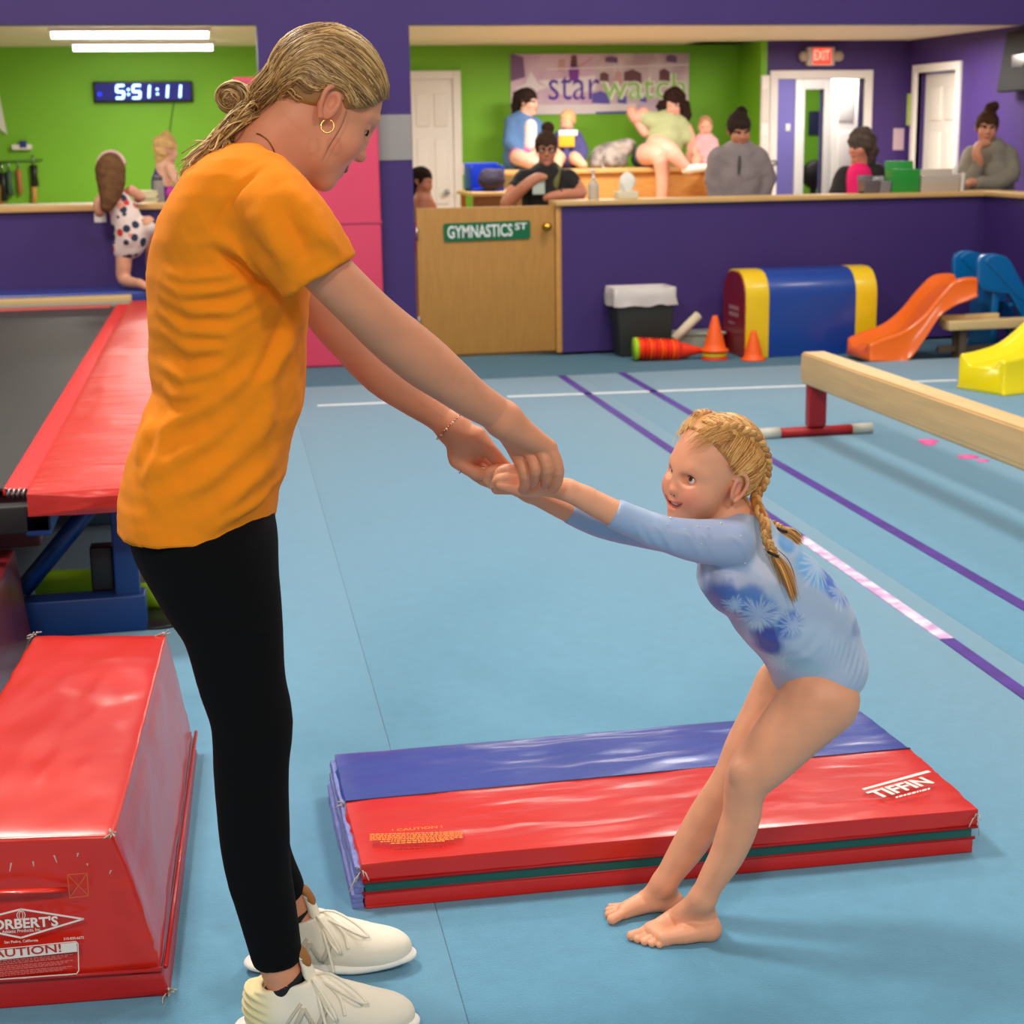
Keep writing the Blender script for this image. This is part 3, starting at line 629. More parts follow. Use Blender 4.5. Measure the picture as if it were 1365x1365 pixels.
# ---- toddler slides
def slide(name, label, path, width, wall, m, org, sd):
    """path: (s, z_bottom, z_bed) along sd; a U-shaped moulded chute with rolled rims and closed ends"""
    e = thing(name, label, 'slide', org); org = np.array(org, float); sd = np.array([sd[0], sd[1], 0.0]); sd /= np.linalg.norm(sd); nd = np.array([-sd[1], sd[0], 0])
    Q = bez([np.array(p, float) for p in path], 40); V = []; F = []; w2 = width/2
    ends = [(-.0, .90, -.012), (.0, .97, -.004)]
    def section(s, zb, zc, shr=1.0):
        t = zc+wall; sec = [(-w2-.012, zb), (-w2-.012, zb+.012), (-w2, zb+.02), (-w2, t-.025), (-w2+.006, t-.008), (-w2+.02, t), (-w2+.036, t-.006), (-w2+.046, t-.022), (-w2+.062, zc+.028), (-w2+.08, zc+.008), (-w2+.11, zc)]
        sec = sec+[(-a, z) for a, z in sec[::-1]]; zm = (zb+t)/2
        return [org+sd*s+nd*a*shr+np.array([0, 0, zb+(z-zb)*(shr if z > zb+.02 else 1)]) for a, z in sec]
    rings = [section(Q[0][0]-.012, Q[0][1], Q[0][2], .93), section(Q[0][0]-.006, Q[0][1], Q[0][2], .985)]+[section(*q) for q in Q]+[section(Q[-1][0]+.01, Q[-1][1], Q[-1][2], .95)]
    K = len(rings[0]); n = len(rings)
    for r_ in rings: V += r_
    for i in range(n-1):
        for j in range(K): F.append((i*K+j, i*K+(j+1) % K, (i+1)*K+(j+1) % K, (i+1)*K+j))
    F.append(tuple(range(K-1, -1, -1))); F.append(tuple((n-1)*K+j for j in range(K)))
    mesh_obj('chute', V, F, m, e, True)
    return e
PO = mat('orange_plastic', (242, 104, 8), .22, coat=.5); PYL = mat('yellow_plastic', (250, 226, 4), .25, coat=.4); PB = mat('blue_plastic', (6, 104, 170), .25, coat=.5)
y0 = 10.02
def zx(px, py, Y): p = at_y(px, py, Y); return p[0], p[2]
up = [(1163, 458), (1181, 450), (1210, 439), (1234, 419), (1254, 395), (1274, 375), (1290, 370), (1304, 370)]
lo = [(1163, 482), (1181, 482), (1214, 482), (1236, 452), (1262, 422), (1280, 408), (1292, 402), (1304, 396)]
bx0 = zx(1163, 470, y0)[0]; pth = []
for (u, l) in zip(up, lo):
    X, zt = zx(*u, y0); _, zb = zx(*l, y0); zb = max(zb+.02, 0); pth.append((X-bx0, zb, max(zt+.02-.055, zb+.02)))
slide('orange_slide', 'orange plastic toddler slide chute with wavy bed', pth, .38, .055, PO, (bx0, y0+.2, -.02), (1, 0))
# blue ladder unit
bl = thing('ladder_tower', 'blue plastic slide ladder with two round-topped rails', 'slide', (5.7, 10.2, -.02))
near = [(1304, 350), (1307, 343), (1315, 338.5), (1327, 338), (1338, 341), (1346, 349), (1365, 385), (1400, 452), (1420, 492), (1404, 494), (1365, 428), (1352, 402), (1346, 392), (1318, 389), (1309, 386), (1304, 377)]
for k, Y in enumerate((10.2, 10.52)):
    c0 = np.array(zx(1304, 377, 10.2))
    poly = [tuple(np.array(zx(*p, 10.2))-c0) for p in near]
    o_ = prism('side_rail', poly, (1, 0, 0), (0, 0, 1), (0, 1, 0), (c0[0]-(.015*k), Y, c0[1]+.0), .045, PB, bl, .012)
    prism('rail_lip', [(a*.8+.05, b*.8+.03) for a, b in poly[:8]], (1, 0, 0), (0, 0, 1), (0, -1, 0), (c0[0]-(.015*k), Y+.005, c0[1]), .012, PB, bl, .006)
for k, (xx, zz) in enumerate(((5.52, .44), (5.63, .3), (5.72, .16))):
    box('step', (xx, 10.23, zz), (xx+.12, 10.54, zz+.03), PB, bl, .01)
box('ladder_base', (5.45, 10.2, -.02), (5.86, 10.24, .03), PB, bl, .01); box('ladder_base', (5.45, 10.52, -.02), (5.86, 10.56, .03), PB, bl, .01)
box('back_leg', (5.5, 10.22, .0), (5.55, 10.54, .42), PB, bl, .01)
# yellow slide, its foot turned towards the hall
pA, pB = at_z(1276, 517), at_z(1340, 528); ndv = (pA-pB)[:2]; sdv = np.array([ndv[1], -ndv[0]]); sdv = sdv if sdv[0] > 0 else -sdv
slide('yellow_slide', 'bright yellow plastic toddler slide standing on the light carpet', [(0, 0, .145), (.12, 0, .155), (.28, 0.0, .185), (.42, .06, .255), (.6, .17, .375), (.8, .30, .50), (1.0, .40, .60), (1.12, .44, .63)], np.linalg.norm(ndv)*.95, .06, PYL, tuple((pA+pB)/2), sdv)
# wooden planks beside the slides
PLK = mat('pine_plank', (222, 190, 132), .55, noise=.1, nscale=4, stretch=(1, 10, 10))
a = at_y(1266, 435, 10.0); b = at_y(1362, 432, 10.0)
pk = thing('pine_bench', 'low pine plank bench between the orange and yellow slides', 'bench', (a[0], 10.0, -.02))
box('seat_plank', (a[0], 10.0, a[2]-.03), (b[0]+.1, 10.12, a[2]+.03), PLK, pk, .006)
box('rear_plank', (a[0]+.0, 10.12, a[2]-.01), (b[0]-.1, 10.16, a[2]+.06), PLK, pk, .006)
box('stretcher', (a[0]-.02, 10.1, .03), (b[0], 10.14, .07), mat('dark_plank', (96, 78, 62), .6), pk, .004)
for xx in (a[0]+.1, b[0]): box('leg', (xx, 10.04, -.02), (xx+.05, 10.09, a[2]-.03), MATS['dark_plank'], pk, .004); box('leg', (xx, 10.12, -.02), (xx+.05, 10.16, a[2]+.0), MATS['dark_plank'], pk, .004)
# ================================================================ implicit-surface modelling kit for bodies and clothes
# local frame of a figure: u = image right (RH), d = distance from the camera (FH), z = up
def loc(px, py, D):
    p = at_d(px, py, D); return np.array([p @ RH, p @ FH, p[2]])
def zcam(p): w_ = p[0]*RH+p[1]*FH+np.array([0, 0, p[2]])-CAM; return w_ @ FW
def J(px, py, D, rpx=None):
    p = loc(px, py, D)
    return p if rpx is None else (p, rpx*zcam(p)/FPX)
def to_world(v): return np.outer(v[:, 0], RH)+np.outer(v[:, 1], FH)+np.outer(v[:, 2], ZZ)

class Sdf:
    def __init__(s): s.pr = []
    def add(s, fn, lo, hi, k=.01, mode='u'): s.pr.append((fn, np.array(lo, float), np.array(hi, float), k, mode)); return s
    def cap(s, a, b, ra, rb=None, k=.01, mode='u', flat=None):
        rb = ra if rb is None else rb; a = np.array(a, float); b = np.array(b, float); ba = b-a; l2 = max(ba @ ba, 1e-12); R = max(ra, rb)*(1.0 if flat is None else max(1, flat[1]))
        if flat is not None: fa = np.array(flat[0], float); fa = fa/np.linalg.norm(fa); fs = 1/flat[1]-1
        def fn(X, Y, Z):
            x, y, z = X-a[0], Y-a[1], Z-a[2]
            t = np.clip((x*ba[0]+y*ba[1]+z*ba[2])/l2, 0, 1)
            x, y, z = x-t*ba[0], y-t*ba[1], z-t*ba[2]
            if flat is not None:
                q = (x*fa[0]+y*fa[1]+z*fa[2])*fs; x, y, z = x+q*fa[0], y+q*fa[1], z+q*fa[2]
            return np.sqrt(x*x+y*y+z*z)-(ra+(rb-ra)*t)
        return s.add(fn, np.minimum(a, b)-R, np.maximum(a, b)+R, k, mode)
    def chain(s, pts, rad, k=.01, mode='u', flat=None):
        """one limb: hard union of tapered segments (resampled along a smooth curve), blended once with what is there"""
        pts = np.array(pts, float); rad = np.array(rad, float)
        if len(pts) >= 4: q = bez(np.column_stack([pts, rad]), 3*len(pts)); pts, rad = q[:, :3], np.maximum(q[:, 3], 1e-4)
        segs = []
        for i in range(len(pts)-1):
            t = Sdf(); t.cap(pts[i], pts[i+1], rad[i], rad[i+1], k, mode, flat); segs.append(t.pr[0])
        if len(segs) > 4:       # long limbs keep local boxes
            h = len(segs)//2; groups = [segs[:h], segs[h:]]
        else: groups = [segs]
        for gi, gr in enumerate(groups):
            fs = [g[0] for g in gr]
            def fn(X, Y, Z, fs=fs):
                d = fs[0](X, Y, Z)
                for f in fs[1:]: d = np.minimum(d, f(X, Y, Z))
                return d
            s.add(fn, np.min([g[1] for g in gr], 0), np.max([g[2] for g in gr], 0), k if gi == 0 or mode == 's' else .002, mode)
        return s
    def ell(s, c, r, R=None, k=.01, mode='u'):
        c = np.array(c, float); r = np.array(r, float); R = np.eye(3) if R is None else R; Rt = R.T
        def fn(X, Y, Z):
            x, y, z = X-c[0], Y-c[1], Z-c[2]
            a = (Rt[0, 0]*x+Rt[0, 1]*y+Rt[0, 2]*z); b = (Rt[1, 0]*x+Rt[1, 1]*y+Rt[1, 2]*z); e = (Rt[2, 0]*x+Rt[2, 1]*y+Rt[2, 2]*z)
            k0 = np.sqrt((a/r[0])**2+(b/r[1])**2+(e/r[2])**2); k1 = np.sqrt((a/r[0]**2)**2+(b/r[1]**2)**2+(e/r[2]**2)**2)
            return k0*(k0-1)/(k1+1e-9)
        ext = np.sqrt(((R*r)**2).sum(1)); return s.add(fn, c-ext, c+ext, k, mode)
    def stack(s, rows, k=.01, mode='u', p=2.2, ax=2):
        """rows: (z, cu, cd, a, b) horizontal ellipse sections"""
        rows = np.array(sorted(rows), float); zz = rows[:, 0]
        def fn(X, Y, Z):
            Zf = np.broadcast_to(Z, np.broadcast(X, Y, Z).shape) if Z.ndim == 1 else Z
            cu, cdp, a, b = [np.interp(Zf, zz, rows[:, i]) for i in (1, 2, 3, 4)]
            q = (np.abs((X-cu)/a)**p+np.abs((Y-cdp)/b)**p)**(1/p)
            d = (q-1)*np.minimum(a, b)
            return np.maximum(d, np.maximum(zz[0]-Zf, Zf-zz[-1]))
        lo = (min(rows[:, 1]-rows[:, 3]), min(rows[:, 2]-rows[:, 4]), zz[0]); hi = (max(rows[:, 1]+rows[:, 3]), max(rows[:, 2]+rows[:, 4]), zz[-1])
        return s.add(fn, lo, hi, k, mode)
    def plane(s, pt, n, k=.004, mode='s', lo=(-9, -9, -9), hi=(9, 9, 9)):
        """remove the half space on the +n side (mode s) """
        pt = np.array(pt, float); n = np.array(n, float); n /= np.linalg.norm(n)
        return s.add(lambda X, Y, Z: -((X-pt[0])*n[0]+(Y-pt[1])*n[1]+(Z-pt[2])*n[2]), lo, hi, k, mode)
    @staticmethod
    def comb(d, e, k, mode):
        if mode == 's': e = -e; h = np.clip(.5-.5*(d-e)/k, 0, 1); return d*(1-h)+e*h+k*h*(1-h)   # smooth max
        h = np.clip(.5+.5*(e-d)/k, 0, 1); return e*(1-h)+d*h-k*h*(1-h)
    def prep(s, P):
        o = np.argsort(P[:, 2]); z = P[o, 2]; out = []
        for fn, lo, hi, k, mode in s.pr:
            i0, i1 = np.searchsorted(z, (lo[2]-k-.02, hi[2]+k+.02)); c = o[i0:i1]
            if len(c):
                q = P[c]; c = c[(q[:, 0] > lo[0]-k-.02) & (q[:, 0] < hi[0]+k+.02) & (q[:, 1] > lo[1]-k-.02) & (q[:, 1] < hi[1]+k+.02)]
            out.append(c)
        return out
    def eval(s, P, ix=None):
        if ix is None: ix = s.prep(P)
        d = np.full(len(P), 1.0)
        for (fn, lo, hi, k, mode), c in zip(s.pr, ix):
            if len(c): q = P[c]; d[c] = s.comb(d[c], fn(q[:, 0], q[:, 1], q[:, 2]), k, mode)
        return d
    def mesh(s, h, refine=(), iters=2, lohi=None, smooth=0):
        us = [p for p in s.pr if p[4] == 'u']
        lo = np.min([p[1] for p in us], 0)-3*h; hi = np.max([p[2] for p in us], 0)+3*h
        if lohi: lo, hi = np.maximum(lo, lohi[0]), np.minimum(hi, lohi[1])
        n = np.ceil((hi-lo)/h).astype(int)+1
        ax = [(lo[i]+h*np.arange(n[i])).astype(np.float32) for i in range(3)]
        D = np.full(n, 1.0, np.float32)
        for fn, l, u, k, mode in s.pr:
            m = k+2.5*h
            i0 = np.clip(np.floor((l-m-lo)/h).astype(int), 0, n); i1 = np.clip(np.ceil((u+m-lo)/h).astype(int)+1, 0, n)
            if (i1 <= i0).any(): continue
            sl = tuple(slice(a, b) for a, b in zip(i0, i1))
            e = fn(ax[0][sl[0]][:, None, None], ax[1][sl[1]][None, :, None], ax[2][sl[2]][None, None, :])
            D[sl] = s.comb(D[sl], e, k, mode)
        S = D < 0
        # cells holding the surface
        c = np.zeros(tuple(n-1), np.uint8)
        for a in (0, 1):
            for b in (0, 1):
                for e in (0, 1): c += S[a:n[0]-1+a, b:n[1]-1+b, e:n[2]-1+e]
        act = np.argwhere((c > 0) & (c < 8)); idx = np.full(c.shape, -1, np.int32); idx[tuple(act.T)] = np.arange(len(act))
        cor = np.array([(a, b, e) for a in (0, 1) for b in (0, 1) for e in (0, 1)])
        val = np.stack([D[tuple((act+o).T)] for o in cor], 1)
        acc = np.zeros((len(act), 3)); cnt = np.zeros(len(act))
        for i in range(8):
            for j in range(i+1, 8):
                if np.abs(cor[i]-cor[j]).sum() != 1: continue
                m = (val[:, i] < 0) != (val[:, j] < 0); t = val[m, i]/(val[m, i]-val[m, j])
                acc[m] += cor[i]+t[:, None]*(cor[j]-cor[i]); cnt[m] += 1
        V = lo+h*(act+acc/cnt[:, None])
        Q = []
        for a in range(3):
            b, e = (a+1) % 3, (a+2) % 3
            A = [slice(None)]*3; B = [slice(None)]*3; A[a] = slice(0, -1); B[a] = slice(1, None)
            s0, s1 = S[tuple(A)], S[tuple(B)]; ch = np.argwhere(s0 != s1)
            ch = ch[(ch[:, b] > 0) & (ch[:, e] > 0) & (ch[:, b] < n[b]-1) & (ch[:, e] < n[e]-1)]
            inside = s0[tuple(ch.T)]
            q = []
            for (ob, oe) in ((1, 1), (0, 1), (0, 0), (1, 0)):
                t = ch.copy(); t[:, b] -= ob; t[:, e] -= oe; q.append(idx[tuple(t.T)])
            q = np.stack(q, 1); q[~inside] = q[~inside][:, ::-1]; Q.append(q)
        F = np.concatenate(Q); F = F[(F >= 0).all(1)]
        V = s.project(V, h, iters)
        if smooth:      # relax the limbs, leaving the finely modelled regions alone
            E_ = np.concatenate([F[:, [0, 1]], F[:, [1, 2]], F[:, [2, 3]], F[:, [3, 0]]]); nb = np.bincount(E_[:, 0], minlength=len(V)).astype(float)[:, None]
            mk = np.ones(len(V), bool)
            for (fn, _) in refine[:1]: mk &= ~fn(V)
            for it in range(2*smooth):
                A_ = np.zeros_like(V)
                for c_ in range(3): A_[:, c_] = np.bincount(E_[:, 0], weights=V[E_[:, 1], c_], minlength=len(V))
                V = np.where(mk[:, None], V+(.55 if it % 4 != 3 else -.4)*(A_/np.maximum(nb, 1)-V), V)
        for (fn, _) in refine: V, F = s.split(V, F, fn, h)
        return V, F
    def project(s, V, h, iters=2, e=.0006):
        ix = s.prep(V)
        for _ in range(iters):
            d = s.eval(V, ix); g = np.stack([s.eval(V+np.eye(3)[i]*e, ix)-d for i in range(3)], 1)
            g /= (np.linalg.norm(g, axis=1, keepdims=True)+1e-12)
            V = V-g*np.clip(d, -h*.6, h*.6)[:, None]*.9
        return V
    def split(s, V, F, fn, h):
        Fq = F if isinstance(F, np.ndarray) else None
        rest = []
        if Fq is None: rest = [f for f in F if len(f) != 4]; Fq = np.array([f for f in F if len(f) == 4])
        ctr = V[Fq].mean(1); m = fn(ctr); R = Fq[m]; O = Fq[~m]
        if not len(R): return V, F
        E = np.concatenate([np.stack([R[:, i], R[:, (i+1) % 4]], 1) for i in range(4)]); Es = np.sort(E, 1)
        N = len(V); key = Es[:, 0].astype(np.int64)*N+Es[:, 1]; uk, inv = np.unique(key, return_inverse=True)
        mid = (V[uk//N]+V[uk % N])/2; fc = V[R].mean(1); k = len(R)
        newm = s.project(mid, h*.5, 2); newc = s.project(fc, h*.5, 2)
        M = (N+inv.reshape(4, k)).T; Cc = N+len(uk)+np.arange(k)
        V2 = np.concatenate([V, newm, newc]); q = []
        for i in range(4): q.append(np.stack([R[:, i], M[:, i], Cc, M[:, (i+3) % 4]], 1))
        q = np.concatenate(q)
        edge = dict(zip(uk.tolist(), range(len(uk)))); touched = np.zeros(N, bool); touched[R.ravel()] = True
        mix = touched[O].sum(1) >= 2; out = [tuple(f) for f in O[~mix].tolist()]
        for f in [list(x) for x in O[mix].tolist()]+[list(x) for x in rest]:
            g = []
            for i in range(len(f)):
                a, b = f[i], f[(i+1) % len(f)]; g.append(a); e = edge.get(min(a, b)*N+max(a, b))
                if e is not None: g.append(N+e)
            out.append(tuple(g))
        return V2, out+[tuple(x) for x in q.tolist()]

def vnormals(V, F):
    N = np.zeros_like(V); Fa = F if isinstance(F, np.ndarray) else np.array([f[:4] if len(f) >= 4 else (f[0], f[1], f[2], f[2]) for f in F])
    n = np.cross(V[Fa[:, 2]]-V[Fa[:, 0]], V[Fa[:, 3]]-V[Fa[:, 1]])
    for i in range(4): np.add.at(N, Fa[:, i], n)
    return N/(np.linalg.norm(N, axis=1, keepdims=True)+1e-12)
def seg_dist(P, A, B):
    d = B-A; t = np.clip(((P-A) @ d)/(d @ d+1e-12), 0, 1); return np.linalg.norm(P-(A+t[:, None]*d), axis=1), t
def folds(V, F, lines, dims=(0, 2)):
    """raise soft cloth ridges along polylines given in two of the local axes; (pts, width, height[, side])"""
    N = vnormals(V, F); disp = np.zeros(len(V)); P = V[:, dims]
    for L in lines:
        pts, wd, am = L[0], L[1], L[2]; side = L[3] if len(L) > 3 else 0
        best = np.full(len(V), 9.0); tt = np.zeros(len(V)); n = len(pts)-1
        for i in range(n):
            d, t = seg_dist(P, np.array(pts[i]), np.array(pts[i+1])); m = d < best; best[m] = d[m]; tt[m] = (i+t[m])/n
        e = np.exp(-(best/wd)**2)*np.sin(np.clip(tt*.86+.07, 0, 1)*pi)*am
        if side: e *= np.clip(-side*N[:, 1]*1.5+.1, 0, 1)
        disp += e
    return V+N*disp[:, None]
def fbm(P, sc, seed=0, oct=3):
    """cheap smooth pseudo noise made of summed sines"""
    r = np.random.default_rng(seed); o = np.zeros(len(P)); a = 1.0; tot = 0
    for _ in range(oct):
        for _ in range(4):
            k = r.normal(0, 1, 3)*sc; o += a*np.sin(P @ k+r.uniform(0, 6.28)); tot += a*.7
        sc *= 2.1; a *= .5
    return o/tot*1.4
def body_obj(name, V, F, m, parent, col=None):
    o = mesh_obj(name, to_world(V), F, m, parent, True)
    if col is not None:
        at = o.data.color_attributes.new('Col', 'FLOAT_COLOR', 'POINT')
        at.data.foreach_set('color', np.concatenate([col, np.ones((len(col), 1))], 1).astype(np.float32).ravel())
    return o
def rotm(yaw, pitch, roll):
    cz, sz, cy, sy, cx, sx = cos(yaw), sin(yaw), cos(pitch), sin(pitch), cos(roll), sin(roll)
    return np.array([[cz, -sz, 0], [sz, cz, 0], [0, 0, 1]]) @ np.array([[cy, 0, sy], [0, 1, 0], [-sy, 0, cy]]) @ np.array([[1, 0, 0], [0, cx, -sx], [0, sx, cx]])
def sm(x, a, b): t = np.clip((x-a)/(b-a), 0, 1); return t*t*(3-2*t)

def head(S, O, M, s, child=False, detail=2, smile=1.0, wide=1.0, gape=1.0, lid=0.0):
    """adds a head to the implicit body S; returns H(point) and key data.  O: midpoint of the ears, M: head axes, s: size"""
    H = lambda *p: O+M @ (np.array(p, float)*s)
    def E(c, r, k=.01, mode='u', R=None): S.ell(H(*c), np.array(r)*s, M if R is None else M @ R, k*s, mode)
    def K(pts, rad, k=.006, mode='u'): S.chain([H(*p) for p in pts], [r*s for r in rad], k*s, mode)
    if child:
        E((-.010, 0, .042), (.103, .080, .093)); E((.040, 0, -.008), (.058, .064, .080), .03); E((.036, 0, -.055), (.050, .056, .042), .025)
        E((.070, 0, -.088), (.018, .022, .017), .025)
        if detail: 
            for y in (-1, 1): E((.058, y*.040, -.030), (.030, .028, .028), .02)
        ez, ex, ey, nz, nx, mz, mx = .003, .074, .031, -.027, .100, -.058, .089
    else:
        E((-.012, 0, .042), (.098, .076, .090)); E((.038, 0, -.015), (.057, .058, .085), .03); E((.038, 0, -.065), (.048, .050, .045), .025)
        E((.074, 0, -.096), (.018, .022, .018), .022)
        if detail:
            for y in (-1, 1): E((.060, y*.038, -.028), (.026, .024, .026), .02)
        ez, ex, ey, nz, nx, mz, mx = .012, .074, .032, -.022, .110, -.062, .092
    if not detail:
        E((nx-.012, 0, nz+.006), (.016, .012, .02), .012)
    else:
        for y in (-1, 1):
            K([(ex+.008, y*.012, ez+.020), (ex+.006, y*.030, ez+.026), (ex-.010, y*.050, ez+.018)], [.007, .007, .005], .016)
            E((ex+.016, y*ey, ez), (.015, .019, .011), .010, 's')
        K([(ex+.012, 0, ez+.010), (nx-.016, 0, nz+.016), (nx-.010, 0, nz)], [.006, .0075, .0095], .012)
        E((nx-.009, 0, nz-.001), (.0105, .0115, .0095), .006)
        for y in (-1, 1):
            E((nx-.017, y*.0115, nz-.004), (.010, .0065, .0075), .005); E((nx-.008, y*.0055, nz-.0115), (.0045, .003, .004), .003, 's')
        # eyeball bulge with lids
        for y in (-1, 1):
            E((ex-.006, y*ey, ez), (.0138, .0150, .0125), .003)
            if lid: E((ex-.0030, y*ey, ez+.0075-.0035*lid), (.0132, .0150, .0098), .003)
        # mouth
        cr = .006*smile; mw = .024*wide
        K([(mx-.016, -mw, mz+cr), (mx-.002, -.011, mz+.0045), (mx+.001, 0, mz+.003), (mx-.002, .011, mz+.0045), (mx-.016, mw, mz+cr)], [.003, .0045, .0048, .0045, .003], .006)
        K([(mx-.017, -mw, mz+cr-.002), (mx-.005, -.011, mz-.006-.003*gape), (mx-.003, 0, mz-.0075-.003*gape), (mx-.005, .011, mz-.006-.003*gape), (mx-.017, mw, mz+cr-.002)], [.003, .0048, .0055, .0048, .003], .006)
        K([(mx-.014, -mw*.92, mz+cr-.001), (mx-.001, -.010, mz-.002), (mx+.003, 0, mz-.0032), (mx-.001, .010, mz-.002), (mx-.014, mw*.92, mz+cr-.001)], [.0008, .0030*gape, .0036*gape, .0030*gape, .0008], .0025, 's')
    # ears
    for y in (-1, 1):
        Re = rotm(0, -.22, 0)@rotm(y*.35, 0, 0)
        yy = .078 if child else .074
        E((-.008, y*yy, .002), (.019, .0065, .031), .006, 'u', Re)
        if detail:
            K([(.006, y*(yy+.001), .020), (-.003, y*(yy+.006), .033), (-.018, y*(yy+.010), .028), (-.025, y*(yy+.011), .010), (-.018, y*(yy+.007), -.014), (-.008, y*(yy+.002), -.027)], [.0035, .0042, .0045, .0042, .004, .0055], .003)
            E((-.005, y*(yy+.008), .002), (.0085, .006, .013), .004, 's', Re)
            E((.0045, y*(yy+.002), -.001), (.004, .005, .007), .003)
    return dict(H=H, M=M, s=s, ez=ez, ex=ex, ey=ey, nz=nz, nx=nx, mz=mz, mx=mx, mw=.024*wide, cr=.006*smile)
def skin_colors(V, hd, tone, lip, blush=.35):
    """albedo of skin: base tone, lips, rosy cheeks / nose / ears"""
    c = np.tile(np.array(lin(tone)), (len(V), 1)); n = fbm(V, 60, 3); c *= (1+.05*n)[:, None]
    if hd is None: return c
    L = ((V-hd['H'](0, 0, 0)) @ hd['M'])/hd['s']
    def mixc(mask, rgb): 
        nonlocal c; c = c*(1-mask[:, None])+np.array(lin(rgb))*mask[:, None]
    for y in (-1, 1):
        d = np.linalg.norm((L-np.array([.072, y*.042, -.030]))/np.array([.03, .026, .024]), axis=1); mixc(np.exp(-d*d)*blush, (226, 104, 92))
        d = np.linalg.norm((L-np.array([-.01, y*.078, .0]))/np.array([.022, .02, .03]), axis=1); mixc(np.exp(-d*d)*.3, (226, 104, 86))
    d = np.linalg.norm((L-np.array([hd['nx']-.008, 0, hd['nz']]))/.013, axis=1); mixc(np.exp(-d*d)*.3, (226, 110, 96))
    mz, mx, mw, cr = hd['mz'], hd['mx'], hd['mw'], hd['cr']
    f = np.abs(L[:, 1])/mw; zc = mz-.003+cr*1.3*f**2
    wid = .0105*np.sqrt(np.clip(1-f**2, 0, 1))
    m = sm(wid-np.abs(L[:, 2]-zc), -.001, .0015)*(L[:, 0] > mx-.024)*(L[:, 0] < mx+.012)*(f < 1)
    mixc(m*.8, lip)
    # inside of the mouth
    m2 = sm(.0032*np.sqrt(np.clip(1-f**2, 0, 1))-np.abs(L[:, 2]-(mz-.0025+cr*1.15*f**2)), -.0006, .0008)*(L[:, 0] > mx-.022)*(L[:, 0] < mx+.0035)*(f < 1)
    mixc(m2*.85, (118, 48, 46))
    return c
SKIN = mat('skin', (232, 176, 146), .5, vcol='Col', sss=.18, bump=.12, bscale=260, bdist=.0012)
EYEW = mat('eye_white', (226, 220, 214), .15); PUPIL = mat('pupil', (14, 10, 10), .1)
def eyes(hd, parent, iris=(70, 66, 58), look=(1, 0, 0.0), who=(-1, 1), r=.0118, lid=True, skin=(214, 160, 130)):
    """eyeball with iris and pupil discs; lids stay part of the face"""
    IR = mat('iris_%d_%d_%d' % iris, iris, .12); H, M, s = hd['H'], hd['M'], hd['s']
    for y in who:
        c = H(hd['ex']-.0020, y*hd['ey'], hd['ez']); cw = c[0]*RH+c[1]*FH+np.array([0, 0, c[2]])
        l = np.array(look, float); l[1] += .0; l /= np.linalg.norm(l); dl = M @ l; dw = dl[0]*RH+dl[1]*FH+np.array([0, 0, dl[2]])
        def dome(a0, a1, rr, n=6): return [(rr*sin(t), rr*cos(t)) for t in np.linspace(a1, a0, n)]
        R_ = r*s
        e = lathe('eye', [(0.0001, -R_)]+[(R_*sin(t), -R_*cos(t)) for t in np.linspace(.2, 2.75, 12)]+[(0.0001, R_)], cw, EYEW, parent, 20, axis=dw)
        lathe('iris', dome(.0, .50, R_*1.015), cw, IR, e, 18, axis=dw); lathe('pupil', dome(.0, .24, R_*1.03), cw, PUPIL, e, 14, axis=dw)
def strands(name, paths, rad, cols, parent, m=None, n=4, kind=None, flat=.6):
    """many hair locks as one hair mesh, each a thin tapering tube with its own shade"""
    parts = []; cc = []
    for P, r, c in zip(paths, rad, cols):
        P = np.asarray(P); k = len(P); t = np.linspace(0, 1, k); rr = r*np.clip(np.minimum(1, 2.2*(1-t)+.22)*np.minimum(1, t*6+.35), .12, 1)
        v, f = tube_arrays(P, rr, n, flat, False, True); parts.append((v, f)); cc.append(np.tile(np.array(c), (len(v), 1)))
    V, F = join_arrays(parts); V = to_world(V)
    o = mesh_obj(name, V, F, m, parent, True); C_ = np.concatenate(cc)
    at = o.data.color_attributes.new('Col', 'FLOAT_COLOR', 'POINT')
    at.data.foreach_set('color', np.concatenate([C_, np.ones((len(C_), 1))], 1).astype(np.float32).ravel())
    return o
HAIRM = mat('hair', (150, 110, 60), .42, vcol='Col'); HAIRB = mat('hair_soft', (90, 70, 50), .9, vcol='Col', bump=.3, bscale=120, bdist=.004)
HAIRB.node_tree.nodes['Principled BSDF'].inputs['Specular IOR Level'].default_value = .15
def shade(c, j=.25):
    f = 1+random.uniform(-j, j); return tuple(min(1, v*f) for v in lin(c))
# ================================================================ lobby furnishings
def wall_box(px0, py0, px1, py1, Y, th, m, name, label, cat, bev=.004, back=True):
    a = at_y(px0, py1, Y); b = at_y(px1, py0, Y)
    return tag(box(name, (a[0], Y-th, a[2]), (b[0], Y+(.003 if back else 0), b[2]), m, None, bev), label, cat)
